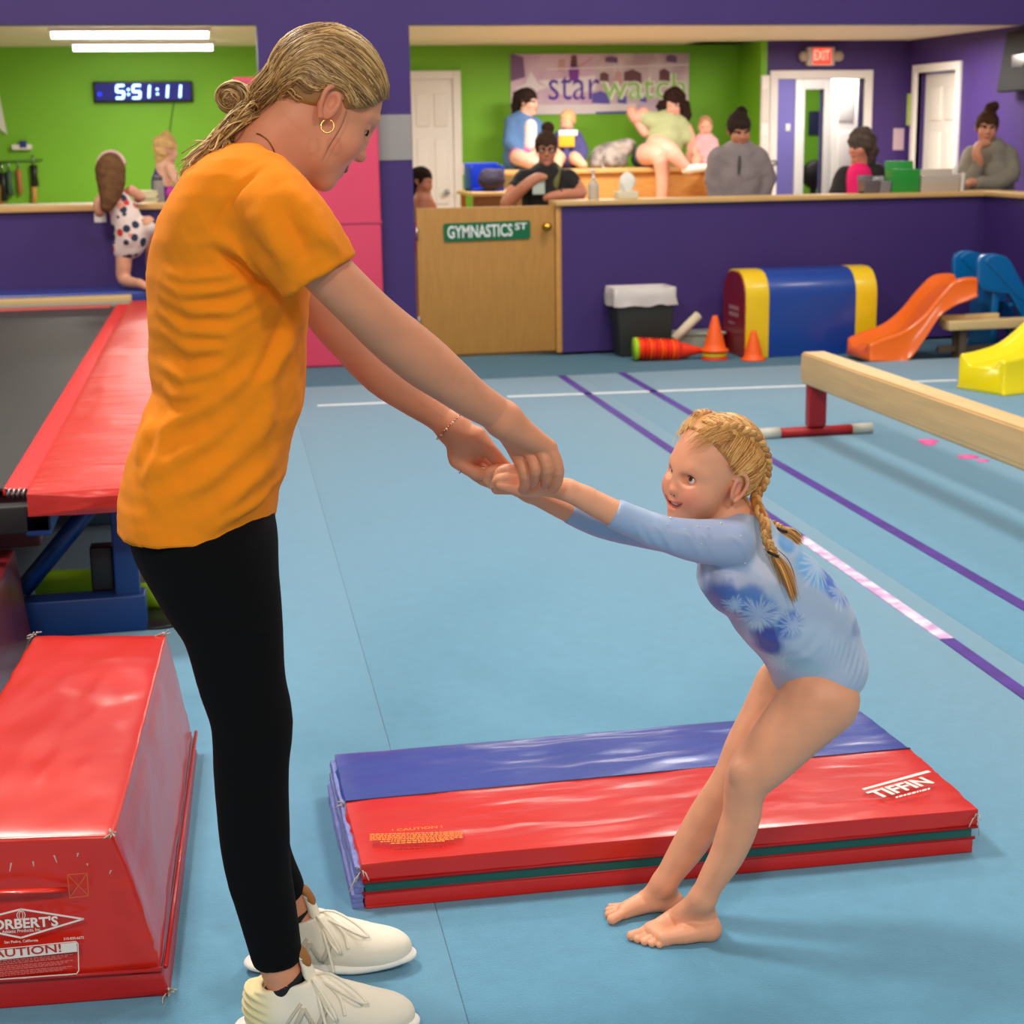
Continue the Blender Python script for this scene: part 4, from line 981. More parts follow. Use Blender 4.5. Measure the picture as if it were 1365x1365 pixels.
# LED wall clock
a = at_y(126, 137, LY); b = at_y(256, 108, LY)
ck = thing('wall_clock', 'long black digital wall clock with glowing blue numerals on the green wall', 'clock', (a[0], LY, a[2]))
cw_, ch_ = b[0]-a[0], b[2]-a[2]
box('case', (a[0], LY-.06, a[2]), (b[0], LY+.002, b[2]), BLACK, ck, .008)
box('screen', (a[0]+.02*cw_, LY-.064, a[2]+.1*ch_), (b[0]-.02*cw_, LY-.055, b[2]-.1*ch_), mat('blue_screen', (4, 4, 90), .6, emit=1.0), ck)
LED = mat('blue_led', (150, 190, 255), .3, emit=5)
SEG = {'5': 'afgcd', '1': 'bc'}
def digit(d, x, z, w_, h_, sh=.12):
    pts = dict(a=((0, 1), (1, 1)), b=((1, 1), (1, .5)), c=((1, .5), (1, 0)), d=((0, 0), (1, 0)), e=((0, .5), (0, 0)), f=((0, 1), (0, .5)), g=((0, .5), (1, .5)))
    for s_ in SEG[d]:
        p, q = pts[s_]; P = [(x+u*w_+sh*v*h_, LY-.068, z+v*h_) for u, v in (p, q)]
        tube('digit_segment', P, .011, LED, ck, 6)
x0 = a[0]+cw_*.22; zz = a[2]+ch_*.2; hh = ch_*.6
for (d, f) in (('5', 0.0), ('5', .165), ('1', .255), ('1', .44), ('1', .57)): digit(d, x0+f*cw_, zz, cw_*.075, hh)
for f in (.118, .41):
    for v in (.3, .68): lathe('colon_dot', [(.011, 0), (.011, .004), (0, .004)], (x0+(f+.01)*cw_, LY-.064, zz+v*hh), LED, ck, 10, axis=(0, -1, 0))
lathe('indicator_ring', [(.02, 0), (.02, .004), (.012, .004), (.012, 0)], (a[0]+cw_*.06, LY-.066, a[2]+ch_*.4), mat('dim_blue', (40, 60, 220), .3, emit=1), ck, 14, axis=(0, -1, 0))
tag(tube('power_cord', [(at_y(232, 137, LY)[0], LY-.006, at_y(232, 137, LY)[2]), (at_y(228, 160, LY)[0], LY-.006, at_y(228, 160, LY)[2]), (at_y(225, 190, LY)[0], LY-.006, at_y(225, 190, LY)[2]), (at_y(222, 230, LY)[0], LY-.006, .9)], .004, mat('green_cord', (70, 100, 30), .6)), 'thin cord hanging down the green wall from the clock', 'cord')
# ceiling lights
FLU = mat('tube_glow', (255, 252, 246), .3, emit=9)
for (x0_, x1_, yy) in ((-.625, .49, 12.8), (-.543, .585, 14.53)):
    e = thing('ceiling_light', 'long white fluorescent strip light on the lobby ceiling near ' + ('the purple header' if yy < 13 else 'the green wall'), 'light', (x0_, yy, CZ-.06))
    box('housing', (x0_-.02, yy-.05, CZ-.03), (x1_+.02, yy+.05, CZ+.002), WHITEP, e, .006); tube('lamp_tube', [(x0_, yy, CZ-.045), (x1_, yy, CZ-.045)], .03, FLU, e, 12)
for x_ in (-.03, .07): tag(lathe('downlight', [(.04, 0), (.04, .02), (.03, .025), (0, .025)], (x_, 13.55, CZ+.001), FLU, n=16, axis=(0, 0, -1)), 'small round downlight in the lobby ceiling between the strip lights', 'light', 'pair of round downlights')
# banner
a = at_y(681, 153, LY); b = at_y(918, 71, LY); bw, bh = b[0]-a[0], b[2]-a[2]
bn = thing('banner', 'wide lilac photo banner reading starwatch on the green wall', 'banner', (a[0], LY, a[2]))
box('sheet', (a[0], LY-.012, a[2]), (b[0], LY-.002, b[2]), mat('banner_ground', (222, 200, 216), .6, col2=(204, 172, 196), nscale=2.2), bn)
BX, BZ = np.array([1.0, 0, 0]), np.array([0, 0, 1.0]); bo_ = np.array([a[0], LY-.0125, a[2]])
def bp(name, pts, m, d): return poly_on(name, [(x*bw, z*bh) for x, z in pts], bo_, BX, BZ, m, bn, d)
C1 = mat('print_plum', (120, 84, 128), .6); C2 = mat('print_violet', (128, 50, 158), .6); C3 = mat('print_pale', (238, 226, 232), .6); C4 = mat('print_brown', (112, 70, 76), .6); C5 = mat('print_skin', (206, 160, 160), .6); C6 = mat('print_blue', (96, 84, 178), .6)
bp('printed_photo', [(0, 0), (.465, 0), (.465, 1), (0, 1)], mat('print_left', (226, 196, 214), .6, col2=(206, 168, 196), nscale=3), .0005); bp('printed_photo', [(.47, .2), (1, .2), (1, 1), (.47, 1)], mat('print_right', (196, 166, 178), .6, col2=(226, 206, 212), nscale=4), .0005)
bp('printed_figure', [(.0, .55), (.08, .62), (.07, .95), (.02, 1), (0, 1)], C1, .001); bp('printed_figure', [(.02, .05), (.06, .1), (.05, .4), (.01, .38)], C1, .001)
bp('printed_figure', [(.325, .55), (.375, .55), (.38, .78), (.34, .84), (.32, .72)], C2, .001); bp('printed_figure', [(.33, .8), (.37, .8), (.365, .98), (.335, .97)], C4, .001); bp('printed_figure', [(.26, .7), (.3, .72), (.3, .92), (.265, .9)], C5, .001); bp('printed_figure', [(.37, .74), (.45, .92), (.455, .95), (.37, .8)], C5, .001)
bp('printed_star', [(.08, .5), (.11, .72), (.15, .52), (.2, .44), (.14, .38), (.1, .2), (.07, .36), (.02, .45)], C3, .001); bp('printed_star', [(.15, .56), (.47, .64), (.47, .40), (.3, .3), (.2, .45)], C3, .0008)
for (x, z, w_, h_, m_) in ((.52, .55, .05, .15, C4), (.6, .52, .04, .2, C5), (.68, .5, .10, .24, C4), (.86, .55, .06, .2, C4), (.56, .86, .07, .1, C1), (.9, .86, .06, .12, C1), (.5, .18, .10, .2, C6), (.62, .18, .05, .14, C6), (.74, .2, .04, .12, C6)):
    bp('printed_figure', [(x-w_/2, z), (x+w_/2, z-.02), (x+w_/2, z+h_*.7), (x, z+h_), (x-w_/2, z+h_*.8)], m_, .001)
bp('printed_strip', [(.14, 0), (.7, 0), (.7, .16), (.14, .16)], C3, .0012); bp('printed_strip', [(.47, 0), (.7, 0), (.7, .045), (.47, .03)], C6, .0014); bp('printed_stripe', [(.2, .755), (1, .82), (1, .80), (.2, .735)], C3, .0012)
BPUR = mat('banner_purple', (88, 44, 168), .6); BGRN = mat('banner_green', (158, 204, 108), .6); BOUT = mat('banner_outline', (238, 240, 222), .6)
text('lettering', 'star', bo_+BX*bw*.208+BZ*bh*.235, BX, BZ, bh*.40, BPUR, bn, width=bw*.285, depth=.003, bold=-.004)
text('lettering', 'watch', bo_+BX*bw*.50+BZ*bh*.235, BX, BZ, bh*.43, BOUT, bn, width=bw*.485, depth=.002, bold=.045); text('lettering', 'watch', bo_+BX*bw*.505+BZ*bh*.24, BX, BZ, bh*.42, BGRN, bn, width=bw*.475, depth=.003, bold=-.002)
# exit sign with lamp heads
a = at_y(1073, 88, PY); b = at_y(1110, 63, PY)
ex = thing('exit_sign', 'lit red exit sign with two lamp heads above the open doorway', 'sign', (a[0], PY, a[2]))
box('housing', (a[0], PY-.06, a[2]), (b[0], PY+.002, b[2]), mat('sign_white', (206, 184, 176), .5), ex, .012)
sw_ = b[0]-a[0]; box('face', (a[0]+.2*sw_, PY-.066, a[2]+.012), (b[0]-.16*sw_, PY-.058, b[2]-.012), mat('exit_red', (255, 70, 56), .4, emit=1.0), ex)
text('lettering', 'EXIT', (a[0]+.23*sw_, PY-.067, a[2]+.05), (1, 0, 0), (0, 0, 1), .085, mat('exit_letter', (255, 190, 160), .4, emit=1.2), ex, width=sw_*.56)
for sx_ in (a[0]-.035, b[0]+.035): lathe('lamp_head', [(.02, 0), (.045, .01), (.045, .05), (.04, .06), (0, .06)], (sx_, PY-.02, (a[2]+b[2])/2), mat('lamp_grey', (176, 158, 138), .5), ex, 16, axis=(0, -1, 0))
# papers and switches on the walls
LPAP = mat('lime_paper', (188, 214, 108), .8); PKPAP = mat('pinkish_paper', (206, 176, 186), .8)
q0, q1 = at_x(1210, 125, LX), at_x(1221, 167, LX)
tag(box('notice', (LX-.006, q1[1], q1[2]), (LX+.001, q0[1], q0[2]), LPAP), 'lime green notice on the purple wall beside the white side door', 'paper')
wall_box(1190, 171, 1205, 200, PY, .006, PKPAP, 'notice', 'pinkish notice with dark emblem on the purple wall below the lime notice', 'paper', 0)
wall_box(614, 218, 627, 233, LY, .012, WHITEP, 'light_switch', 'white light switch on the green wall beside the panel door', 'light switch')
wall_box(1047, 165, 1053, 175, HY, .012, WHITEP, 'light_switch', 'small light switch on the lilac hallway wall', 'light switch')
for (x0_, x1_, z0_, z1_, lb, m_) in ((12.2, 12.32, 1.44, 1.62, 'pinkish sheet on the purple side wall behind the woman in grey sweater', PKPAP), (11.72, 11.98, 1.30, 1.63, 'white sheet on the purple side wall beside the woman in grey sweater', PAPER), (11.75, 12.0, .98, 1.22, 'lower white sheet on the purple side wall at counter height', PAPER)):
    tag(box('notice', (LX-.006, x0_, z0_), (LX+.002, x1_, z1_), m_), lb, 'paper')
# picture on the far green wall
pf = at_y(1084, 165, 18.2); tag(box('picture_frame', (pf[0]-.06, 18.17, pf[2]-.12), (pf[0]+.10, 18.201, pf[2]+.14), mat('frame_navy', (30, 40, 80), .5), None, .01), 'small dark framed picture in the green room past the doorway', 'picture')
fc = at_y(1086, 235, 17.4)
ch = thing('desk_chair', 'dark high-backed desk chair in the green room past the doorway', 'chair', (fc[0], 17.4, 0))
lathe('backrest', [(.0001, -.06), (.12, -.05), (.16, 0), (.12, .05), (.0001, .06)], (fc[0], 17.4, fc[2]+.02), mat('dark_leather', (26, 22, 18), .5), ch, 20, axis=(0, 1, 0))
box('seat', (fc[0]-.22, 17.1, .42), (fc[0]+.22, 17.5, .5), MATS['dark_leather'], ch, .03); box('back_post', (fc[0]-.03, 17.42, .45), (fc[0]+.03, 17.46, fc[2]), BLACK, ch); tube('pedestal', [(fc[0], 17.3, 0), (fc[0], 17.3, .43)], .03, METAL, ch)
box('base', (fc[0]-.25, 17.27, 0), (fc[0]+.25, 17.33, .04), BLACK, ch, .01)
# television hung on the side wall
tv = thing('television', 'black flat television mounted high on the purple side wall', 'television', (LX-.2, 12.0, 1.75))
t0 = at_x(1338, 58, LX-.12); 
hexa('screen', [(LX-.33, 11.2, 1.77), (LX-.25, 11.2, 1.76), (LX-.10, 12.75, 1.76), (LX-.15, 12.75, 1.77), (LX-.22, 11.2, 2.24), (LX-.17, 11.2, 2.25), (LX-.03, 12.75, 2.25), (LX-.08, 12.75, 2.24)], mat('tv_black', (14, 13, 16), .75), tv, .012)
box('wall_bracket', (LX-.16, 12.2, 1.95), (LX-.001, 12.5, 2.05), METAL, tv, .005)
# tiered oak bench at the green wall
rs = thing('tiered_bench', 'tall oak tiered bench along the green wall under the banner', 'bench', (4.0, 14.7, 0))
ba, bb = at_y(671, 222, 14.5), at_y(943, 222, 14.5)
ZB = ba[2]*.5+bb[2]*.5-.015
box('upper_seat', (ba[0], 14.46, ZB-.04), (bb[0], LY-.002, ZB), OAKX, rs, .006); box('upper_riser', (ba[0]+.01, 14.5, .7), (bb[0]-.01, 14.53, ZB-.04), OAK, rs)
box('lower_seat', (ba[0], 13.9, .66), (bb[0], 14.53, .70), OAKX, rs, .006); box('lower_riser', (ba[0]+.01, 13.94, 0), (bb[0]-.01, 13.97, .66), OAK, rs)
for x_ in (ba[0], bb[0]-.03): box('side_panel', (x_, 13.95, 0), (x_+.03, LY-.003, ZB-.04), OAK, rs)
# low oak table with blue bin and bag
tb3 = thing('side_table', 'oak side table behind the gate holding a blue bin', 'table', (3.0, 13.0, 0))
ta, tbq = at_y(624, 256, 13.0), at_y(690, 256, 13.0)
box('top', (ta[0], 12.8, ta[2]-.03), (tbq[0]+.35, 13.5, ta[2]+.0), OAKX, tb3, .005); box('front_panel', (ta[0]+.01, 12.83, .2), (ta[0]+.35, 12.86, ta[2]-.03), mat('dark_oak', (140, 84, 34), .5), tb3); box('front_panel', (ta[0]+.36, 12.83, .2), (tbq[0]+.34, 12.86, ta[2]-.03), OAK, tb3)
for x_ in (ta[0]+.02, tbq[0]+.29):
    for y_ in (12.88, 13.42): box('leg', (x_, y_, 0), (x_+.04, y_+.04, ta[2]-.03), OAK, tb3)
b0, b1 = at_y(627, 254, 13.1), at_y(668, 217, 13.1)
bi = thing('storage_bin', 'open royal blue plastic bin standing on the oak side table', 'bin', (b0[0], 13.1, ta[2]))
PBIN = mat('royal_plastic', (8, 50, 178), .4)
box('back', (b0[0], 13.32, ta[2]), (b1[0]+.02, 13.35, b1[2]), PBIN, bi, .006); box('side', (b0[0], 13.08, ta[2]), (b0[0]+.02, 13.33, b1[2]-.02), PBIN, bi, .006); box('side', (b1[0], 13.08, ta[2]), (b1[0]+.02, 13.33, b1[2]-.02), PBIN, bi, .006); box('bottom', (b0[0], 13.08, ta[2]), (b1[0]+.02, 13.33, ta[2]+.02), PBIN, bi)
bg = Sdf(); c_ = at_y(655, 246, 12.98); lc = np.array([c_ @ RH, c_ @ FH, ta[2]+.085]); bg.ell(lc, (.11, .08, .078)); bg.cap(lc+[-.05, 0, .05], lc+[.06, 0, .055], .04, .04, .03)
Vb, Fb = bg.mesh(.012); tag(body_obj('handbag', Vb+vnormals(Vb, Fb)*(.008*fbm(Vb, 30, 2))[:, None], Fb, mat('dark_purple_cloth', (46, 36, 60), .8), None), 'dark soft bag slumped in front of the blue bin', 'bag')
# counter things on the right half wall
CT = 1.04
p = at_y(790, 262, WY+.1)
bt = thing('pump_bottle', 'clear pump bottle of sanitizer on the wooden wall cap', 'bottle', (p[0], WY+.08, CT))
lathe('bottle_body', [(.036, 0), (.038, .006), (.038, .10), (.03, .118), (.014, .128), (.014, .138), (0, .138)], (p[0], WY+.08, CT), mat('clear_plastic', (226, 222, 206), .15, trans=.5), bt, 18)
lathe('pump_head', [(.014, .136), (.016, .15), (.008, .152), (.006, .19), (.016, .192), (.016, .205), (0, .207)], (p[0], WY+.08, CT), WHITEP, bt, 12); tube('nozzle', [(p[0], WY+.08, CT+.2), (p[0]-.035, WY+.08, CT+.196)], .006, WHITEP, bt)
p = at_y(834, 262, WY+.1)
ti = thing('tissue_box', 'tissue box with a white tissue standing up on the wooden wall cap', 'tissue box', (p[0], WY+.09, CT))
box('carton', (p[0]-.072, WY+.03, CT), (p[0]+.072, WY+.15, CT+.052), mat('carton', (222, 212, 182), .7), ti, .004)
V = []; F = []; n = 20
for j, (z, r) in enumerate(((.045, .03), (.08, .05), (.12, .055), (.16, .035), (.175, .006))):
    for i in range(n):
        t = 2*pi*i/n; rr = r*(1+.35*sin(3*t+j)); V.append((p[0]+rr*cos(t)*(1.0), WY+.09+rr*.4*sin(t), CT+z+.012*sin(2*t+j)))
for j in range(4):
    for i in range(n): F.append((j*n+i, j*n+(i+1) % n, (j+1)*n+(i+1) % n, (j+1)*n+i))
mesh_obj('tissue', V, F, mat('tissue', (246, 240, 226), .9), ti, True)
def organiser(px0, px1, py0, Y, m, label, name='document_tray', cat='tray', z0=CT):
    a = at_y(px0, py0, Y); b = at_y(px1, py0, Y)
    e = thing(name, label, cat, (a[0], Y, z0)); h = a[2]
    hexa('back_panel', [(a[0], Y+.05, z0), (b[0], Y+.05, z0), (b[0], Y+.07, z0), (a[0], Y+.07, z0), (a[0], Y+.08, h), (b[0], Y+.08, h), (b[0], Y+.1, h), (a[0], Y+.1, h)], m, e, .003)
    hexa('front_panel', [(a[0], Y-.03, z0), (b[0], Y-.03, z0), (b[0], Y-.01, z0), (a[0], Y-.01, z0), (a[0], Y-.05, z0+(h-z0)*.75), (b[0], Y-.05, z0+(h-z0)*.75), (b[0], Y-.03, z0+(h-z0)*.75), (a[0], Y-.03, z0+(h-z0)*.75)], m, e, .003)
    box('base', (a[0], Y-.03, z0), (b[0], Y+.07, z0+.012), m, e); box('side_panel', (a[0], Y-.02, z0), (a[0]+.006, Y+.06, z0+(h-z0)*.7), m, e); box('side_panel', (b[0]-.006, Y-.02, z0), (b[0], Y+.06, z0+(h-z0)*.7), m, e)
    return e
organiser(1150, 1170, 234, WY+.09, mat('grey_acrylic', (104, 94, 100), .3), 'dark grey leaflet holder on the wall cap before the seated woman')
organiser(1171, 1185, 236, WY+.09, mat('grey_acrylic2', (140, 134, 138), .3), 'lighter grey leaflet holder on the wall cap beside the green one')
organiser(1187, 1224, 215, WY+.10, mat('green_acrylic', (44, 150, 58), .4), 'tall green document holder on the wooden wall cap')
organiser(1226, 1277, 226, WY+.09, mat('frosted_acrylic', (196, 182, 166), .3), 'wide frosted tray of papers on the wooden wall cap')
organiser(1279, 1283, 222, WY+.09, PAPER, 'narrow white paper holder between the frosted tray and the leaning woman')
# backpack on the bench
bk = Sdf(); q0 = J(800, 210, 15.32); q1 = J(835, 196, 15.32)
bk.cap(q0, q1, .10, .085, .05, flat=((0, 1, 0), .9)); bk.cap(J(792, 216, 15.27), J(830, 216, 15.27), .05, .05, .05)
Vb, Fb = bk.mesh(.014); bpk = body_obj('backpack', Vb+vnormals(Vb, Fb)*(.010*fbm(Vb, 24, 6))[:, None], Fb, mat('grey_canvas', (190, 178, 172), .8, col2=(120, 112, 108), nscale=9), None)
tag(bpk, 'pale grey backpack lying on the oak bench beside the woman in green tee', 'backpack')
tube('strap', to_world(bez([J(806, 200, 15.18), J(800, 215, 15.14), J(806, 226, 15.02), J(810, 230, 14.97)], 12)), .014, MATS['grey_canvas'], bpk, 6, .4)
db = Sdf(); db.cap(J(852, 212, 15.35), J(862, 205, 15.4), .075, .06, .04); Vb, Fb = db.mesh(.015); tag(body_obj('duffel', Vb, Fb, mat('dark_green_cloth', (38, 52, 34), .85), None), 'dark green bag tucked behind the backpack on the oak bench', 'bag')
# left office side: tools on the green wall, wall sign, papers, bottle
rk = thing('tool_rail', 'rail of hanging black and wooden tools on the green wall', 'tool rack', (at_y(0, 216, LY)[0], LY, 1.4))
tube('rail', [at_y(-20, 217, LY)-np.array([0, .02, 0]), at_y(57, 213, LY)-np.array([0, .02, 0])], .008, mat('green_rail', (70, 120, 30), .5), rk)
for (x, y0_, y1_, w_, m_) in ((3, 230, 268, .035, BLACK), (12, 228, 260, .03, mat('slate_tool', (60, 90, 70), .6)), (25, 226, 258, .022, mat('terracotta', (190, 110, 70), .6)), (45, 220, 248, .034, BLACK)):
    a = at_y(x, y0_, LY); b = at_y(x, y1_, LY)
    tube('hook', [(a[0], LY-.02, a[2]+.09), (a[0], LY-.03, a[2])], .006, METAL, rk, 6); tube('tool_grip', [(a[0], LY-.035, a[2]), (a[0], LY-.035, (a[2]+b[2])/2), (a[0], LY-.035, b[2])], [w_, w_*.8, w_], m_, rk, 10)
for x in (46, 3):
    a = at_y(x, 246, LY); b = at_y(x, 272, LY); tube('tool_handle', [(a[0], LY-.035, a[2]), (b[0], LY-.035, b[2])], .024, OAK, rk, 10)
a = at_y(16, 200, LY); b = at_y(42, 189, LY)
wsn = thing('wall_dispenser', 'white and navy dispenser on the green wall above the tool rail', 'dispenser', (a[0], LY, a[2])); box('body', (a[0], LY-.06, a[2]), (b[0], LY+.002, b[2]-.02), WHITEP, wsn, .01); box('label', (a[0]+.07, LY-.064, b[2]-.05), (b[0]-.04, LY-.02, b[2]+.01), mat('navy_label', (30, 50, 120), .5), wsn, .004)
a = at_y(-3, 145, LY-.4); tag(hexa('hanging_paper', [(a[0]-.05, LY-.02, 1.62), (a[0]+.03, LY-.02, 1.55), (a[0]+.03, LY-.01, 1.55), (a[0]-.05, LY-.01, 1.62), (a[0]-.05, LY-.01, 1.95), (a[0]-.02, LY-.01, 1.95), (a[0]-.02, LY+.001, 1.95), (a[0]-.05, LY+.001, 1.95)], PAPER), 'white paper pinned high on the green wall left of the clock', 'paper')
dk2 = thing('office_desk', 'pale desk behind the left half wall holding papers', 'desk', (0.1, 11.8, 0))
ZD = 1.06
box('top', (-1.6, 11.36, ZD-.03), (.7, 12.3, ZD), WHITEP, dk2, .005)
for x_ in (-1.55, .62):
    for y_ in (11.4, 12.22): box('leg', (x_, y_, 0), (x_+.05, y_+.05, ZD-.03), METAL, dk2)
def stack(px, w_, d_, h_, lb, m_=PAPER, Y=11.5):
    p = at_y(px, 260, Y); e = thing('paper_stack', lb, 'paper', (p[0], Y, ZD)); n = 6
    for k in range(n): o_ = random.uniform(-.01, .01); box('sheet', (p[0]-w_/2+o_, Y-d_/2+o_, ZD+k*h_/n), (p[0]+w_/2+o_, Y+d_/2+o_, ZD+(k+.9)*h_/n), m_, e)
stack(193, .17, .2, .10, 'stack of cream papers on the desk behind the climbing child', mat('cream_paper', (226, 218, 180), .8))
p = at_y(212, 262, 11.45)
wbz = thing('water_bottle', 'tall grey water bottle on the desk beside the toddler', 'bottle', (p[0], 11.45, ZD)); lathe('bottle_body', [(.034, 0), (.036, .005), (.036, .15), (.03, .165), (0, .165)], (p[0], 11.45, ZD), mat('grey_tritan', (150, 144, 140), .25), wbz, 16); lathe('cap', [(.031, .163), (.031, .19), (.02, .195), (0, .195)], (p[0], 11.45, ZD), mat('dark_cap', (96, 90, 92), .5), wbz, 16)
# small white card held on the left half wall
p = at_y(133, 290, WY); tag(box('wall_tag', (p[0]-.035, WY-.006, p[2]-.03), (p[0]+.04, WY+.001, p[2]+.03), PAPER), 'small white tag on the purple half wall by the climbing child', 'paper')
# ================================================================ the coach
def wet(S, pts, k=.012, flat=None, mode='u'):
    """limb through (px, py, D, radius px)"""
    q = [J(*p) for p in pts]; S.chain([a for a, _ in q], [r for _, r in q], k, mode, flat); return q
WD = 2.64
coach = thing('person', 'young woman in orange T-shirt and black leggings holding the girl\'s hands', 'person', to_world(np.array([[*loc(360, 1370, WD)[:2], 0]]))[0])
B = Sdf()
WM = rotm(radians(19), radians(38), radians(-5)); WO = loc(427.5, 146, 2.655); WS = .905
wh = head(B, WO, WM, WS, smile=1.5, wide=1.12, gape=.75, lid=1.0)
nb = loc(346, 212, WD)
B.cap(wh['H'](-.022, 0, -.045), nb, .050, .058, .02); B.cap(wh['H'](.012, 0, -.075), loc(368, 226, WD), .036, .045, .02)
# torso core (under the shirt) and hips
B.cap(loc(318, 300, WD), loc(300, 420, WD), .085, .09, .03); B.cap(loc(300, 420, WD), loc(275, 660, WD), .095, .105, .03)
for dd in (-.14, .14): B.cap(loc(335, 262, WD), loc(360, 282, WD+dd), .06, .045, .03)
# near arm (right) and far arm (left)
wet(B, [(368, 286, 2.50, 36), (402, 326, 2.48, 36), (440, 367, 2.485, 34.5), (484, 411, 2.51, 34), (517, 442, 2.54, 35.5), (562, 479, 2.575, 36), (597, 506, 2.60, 31.5), (629, 531, 2.63, 27), (655, 547, 2.655, 24), (671, 559, 2.665, 23.5)], .012)
wet(B, [(372, 300, 2.79, 38), (405, 375, 2.81, 31), (440, 425, 2.82, 29), (475, 463, 2.83, 29), (510, 500, 2.825, 28), (550, 530, 2.82, 24), (580, 551, 2.81, 20.5), (604, 571, 2.805, 19.5)], .012)
# near hand: back of the hand, four fingers curled over the girl's wrist, thumb underneath
wr_ = (671, 559, 2.665)
mcp = [(690, 604, 2.722), (706, 601, 2.702), (720, 597, 2.690), (732, 596, 2.685)]
pip = [(698.5, 626, 2.700), (713, 622, 2.684), (728, 618, 2.677), (743, 620, 2.680)]
dip = [(700, 644, 2.712), (713, 637, 2.700), (729, 638, 2.694), (743, 640, 2.694)]
tipp = [(697, 651, 2.735), (711, 644, 2.722), (727, 646, 2.716), (737, 652, 2.712)]
for i in range(4):
    wet(B, [(*wr_, 19), ((wr_[0]+mcp[i][0]*2)/3, (wr_[1]+mcp[i][1]*2)/3, (wr_[2]+mcp[i][2]*2)/3, 13.5), (*mcp[i], 10.5)], .014)
for i in range(4):
    r_ = (8.6, 8.0, 8.0, 8.2)[i]
    wet(B, [(*mcp[i], r_+1.6), (*pip[i], r_), (*dip[i], r_*.93), (*tipp[i], r_*.85)], .0035)
wet(B, [(*wr_, 16), (684, 590, 2.735, 13), (700, 622, 2.775, 10), (722, 640, 2.785, 8.5), (735, 648, 2.775, 7.5)], .008)
# far hand: open palm under the girl's fists
fw = (604, 571, 2.805)
for (x, y, D, r) in ((610, 606, 2.80, 14), (622, 610, 2.805, 12.5), (634, 606, 2.812, 12), (642, 596, 2.80, 13)):
    wet(B, [(*fw, 17), ((fw[0]+x)/2+4, (fw[1]+y)/2, D-.004, 15.5), (x, y, D, r)], .014)
wet(B, [(636, 582, 2.795, 13.5), (654, 602, 2.79, 10.5), (668, 617, 2.795, 9), (680, 628, 2.80, 8)], .008)
wet(B, [(609, 614, 2.797, 10.5), (628, 627, 2.79, 9), (645, 632, 2.795, 8.5), (660, 634, 2.81, 8)], .004)
wet(B, [(616, 616, 2.802, 10), (637, 634, 2.806, 8.8), (654, 643, 2.81, 8.2), (668, 645, 2.82, 7.6)], .004)
wet(B, [(626, 614, 2.81, 10), (650, 632, 2.824, 8.6), (668, 641, 2.83, 8), (682, 642, 2.84, 7.6)], .004)
wet(B, [(634, 608, 2.82, 9.5), (656, 624, 2.838, 8.4), (674, 634, 2.846, 7.8), (686, 637, 2.85, 7.4)], .004)
# legs and feet inside the leggings and shoes
NLEG = [(282, 745, 2.57, 84), (290, 775, 2.565, 82), (309, 830, 2.555, 68), (322, 906, 2.545, 58.5), (336, 961, 2.54, 54.5), (335, 1026, 2.535, 50), (339, 1106, 2.53, 47.5), (344, 1157, 2.53, 44), (356, 1212, 2.53, 39.5), (370, 1278, 2.53, 34)]
FLEG = [(285, 745, 2.72, 76), (300, 790, 2.72, 72), (318, 880, 2.73, 57), (333, 965, 2.735, 50), (331, 1030, 2.74, 46), (340, 1090, 2.745, 42), (353, 1140, 2.75, 36), (376, 1182, 2.755, 30)]
def shrink(L, k): return [(a, b, c, r*k) for a, b, c, r in L]
wet(B, shrink(NLEG, .8)+[(378, 1303, 2.53, 25), (383, 1330, 2.53, 20)], .02); wet(B, shrink(FLEG, .8)+[(391, 1200, 2.757, 18), (398, 1228, 2.757, 16)], .02)
for (x, y, D) in ((383, 1332, 2.53), (404, 1232, 2.757)):
    a = loc(x, y, D); B.cap(a+[0, 0, -.015], a+[.12, .0, -.045], .022, .020, .02); B.cap(a, a+[-.02, 0, -.04], .022, .020, .02)
def wref(P):
    hd_ = np.linalg.norm(P-WO, axis=1) < .145
    hn = (P[:, 0] > loc(585, 0, 2.7)[0]) & (P[:, 2] > .8)
    return hd_ | hn
def wface(P): L = ((P-WO) @ WM)/WS; return (L[:, 0] > .045) & (L[:, 2] < .05) | ((np.abs(L[:, 1]) > .062) & (np.abs(L[:, 2]) < .05) & (np.abs(L[:, 0]) < .04))
V, F = B.mesh(.0036, refine=((wref, 0), (wface, 0)), smooth=14)
body = body_obj('body', V, F, SKIN, coach, skin_colors(V, wh, (222, 148, 110), (196, 92, 84), .3))
eyes(wh, body, (80, 70, 58), look=(1, 0, -.6))
# dark lash line and brow
for y in (-1, 1):
    H = wh['H']
    tube('eyebrow', to_world(np.array([H(wh['ex']+.0165, y*.014, wh['ez']+.021), H(wh['ex']+.015, y*.028, wh['ez']+.0265), H(wh['ex']+.002, y*.046, wh['ez']+.021)])), [.0012, .0018, .0008], mat('brow_hair', (120, 84, 52), .8), body, 6)
    tube('eyelash', to_world(np.array([H(wh['ex']+.0085, y*.020, wh['ez']-.003), H(wh['ex']+.0110, y*.031, wh['ez']-.005), H(wh['ex']+.0075, y*.043, wh['ez']-.003), H(wh['ex']+.004, y*.050, wh['ez']-.001)])), [.0008, .0016, .0018, .0008], mat('lash', (36, 24, 20), .8), body, 6)

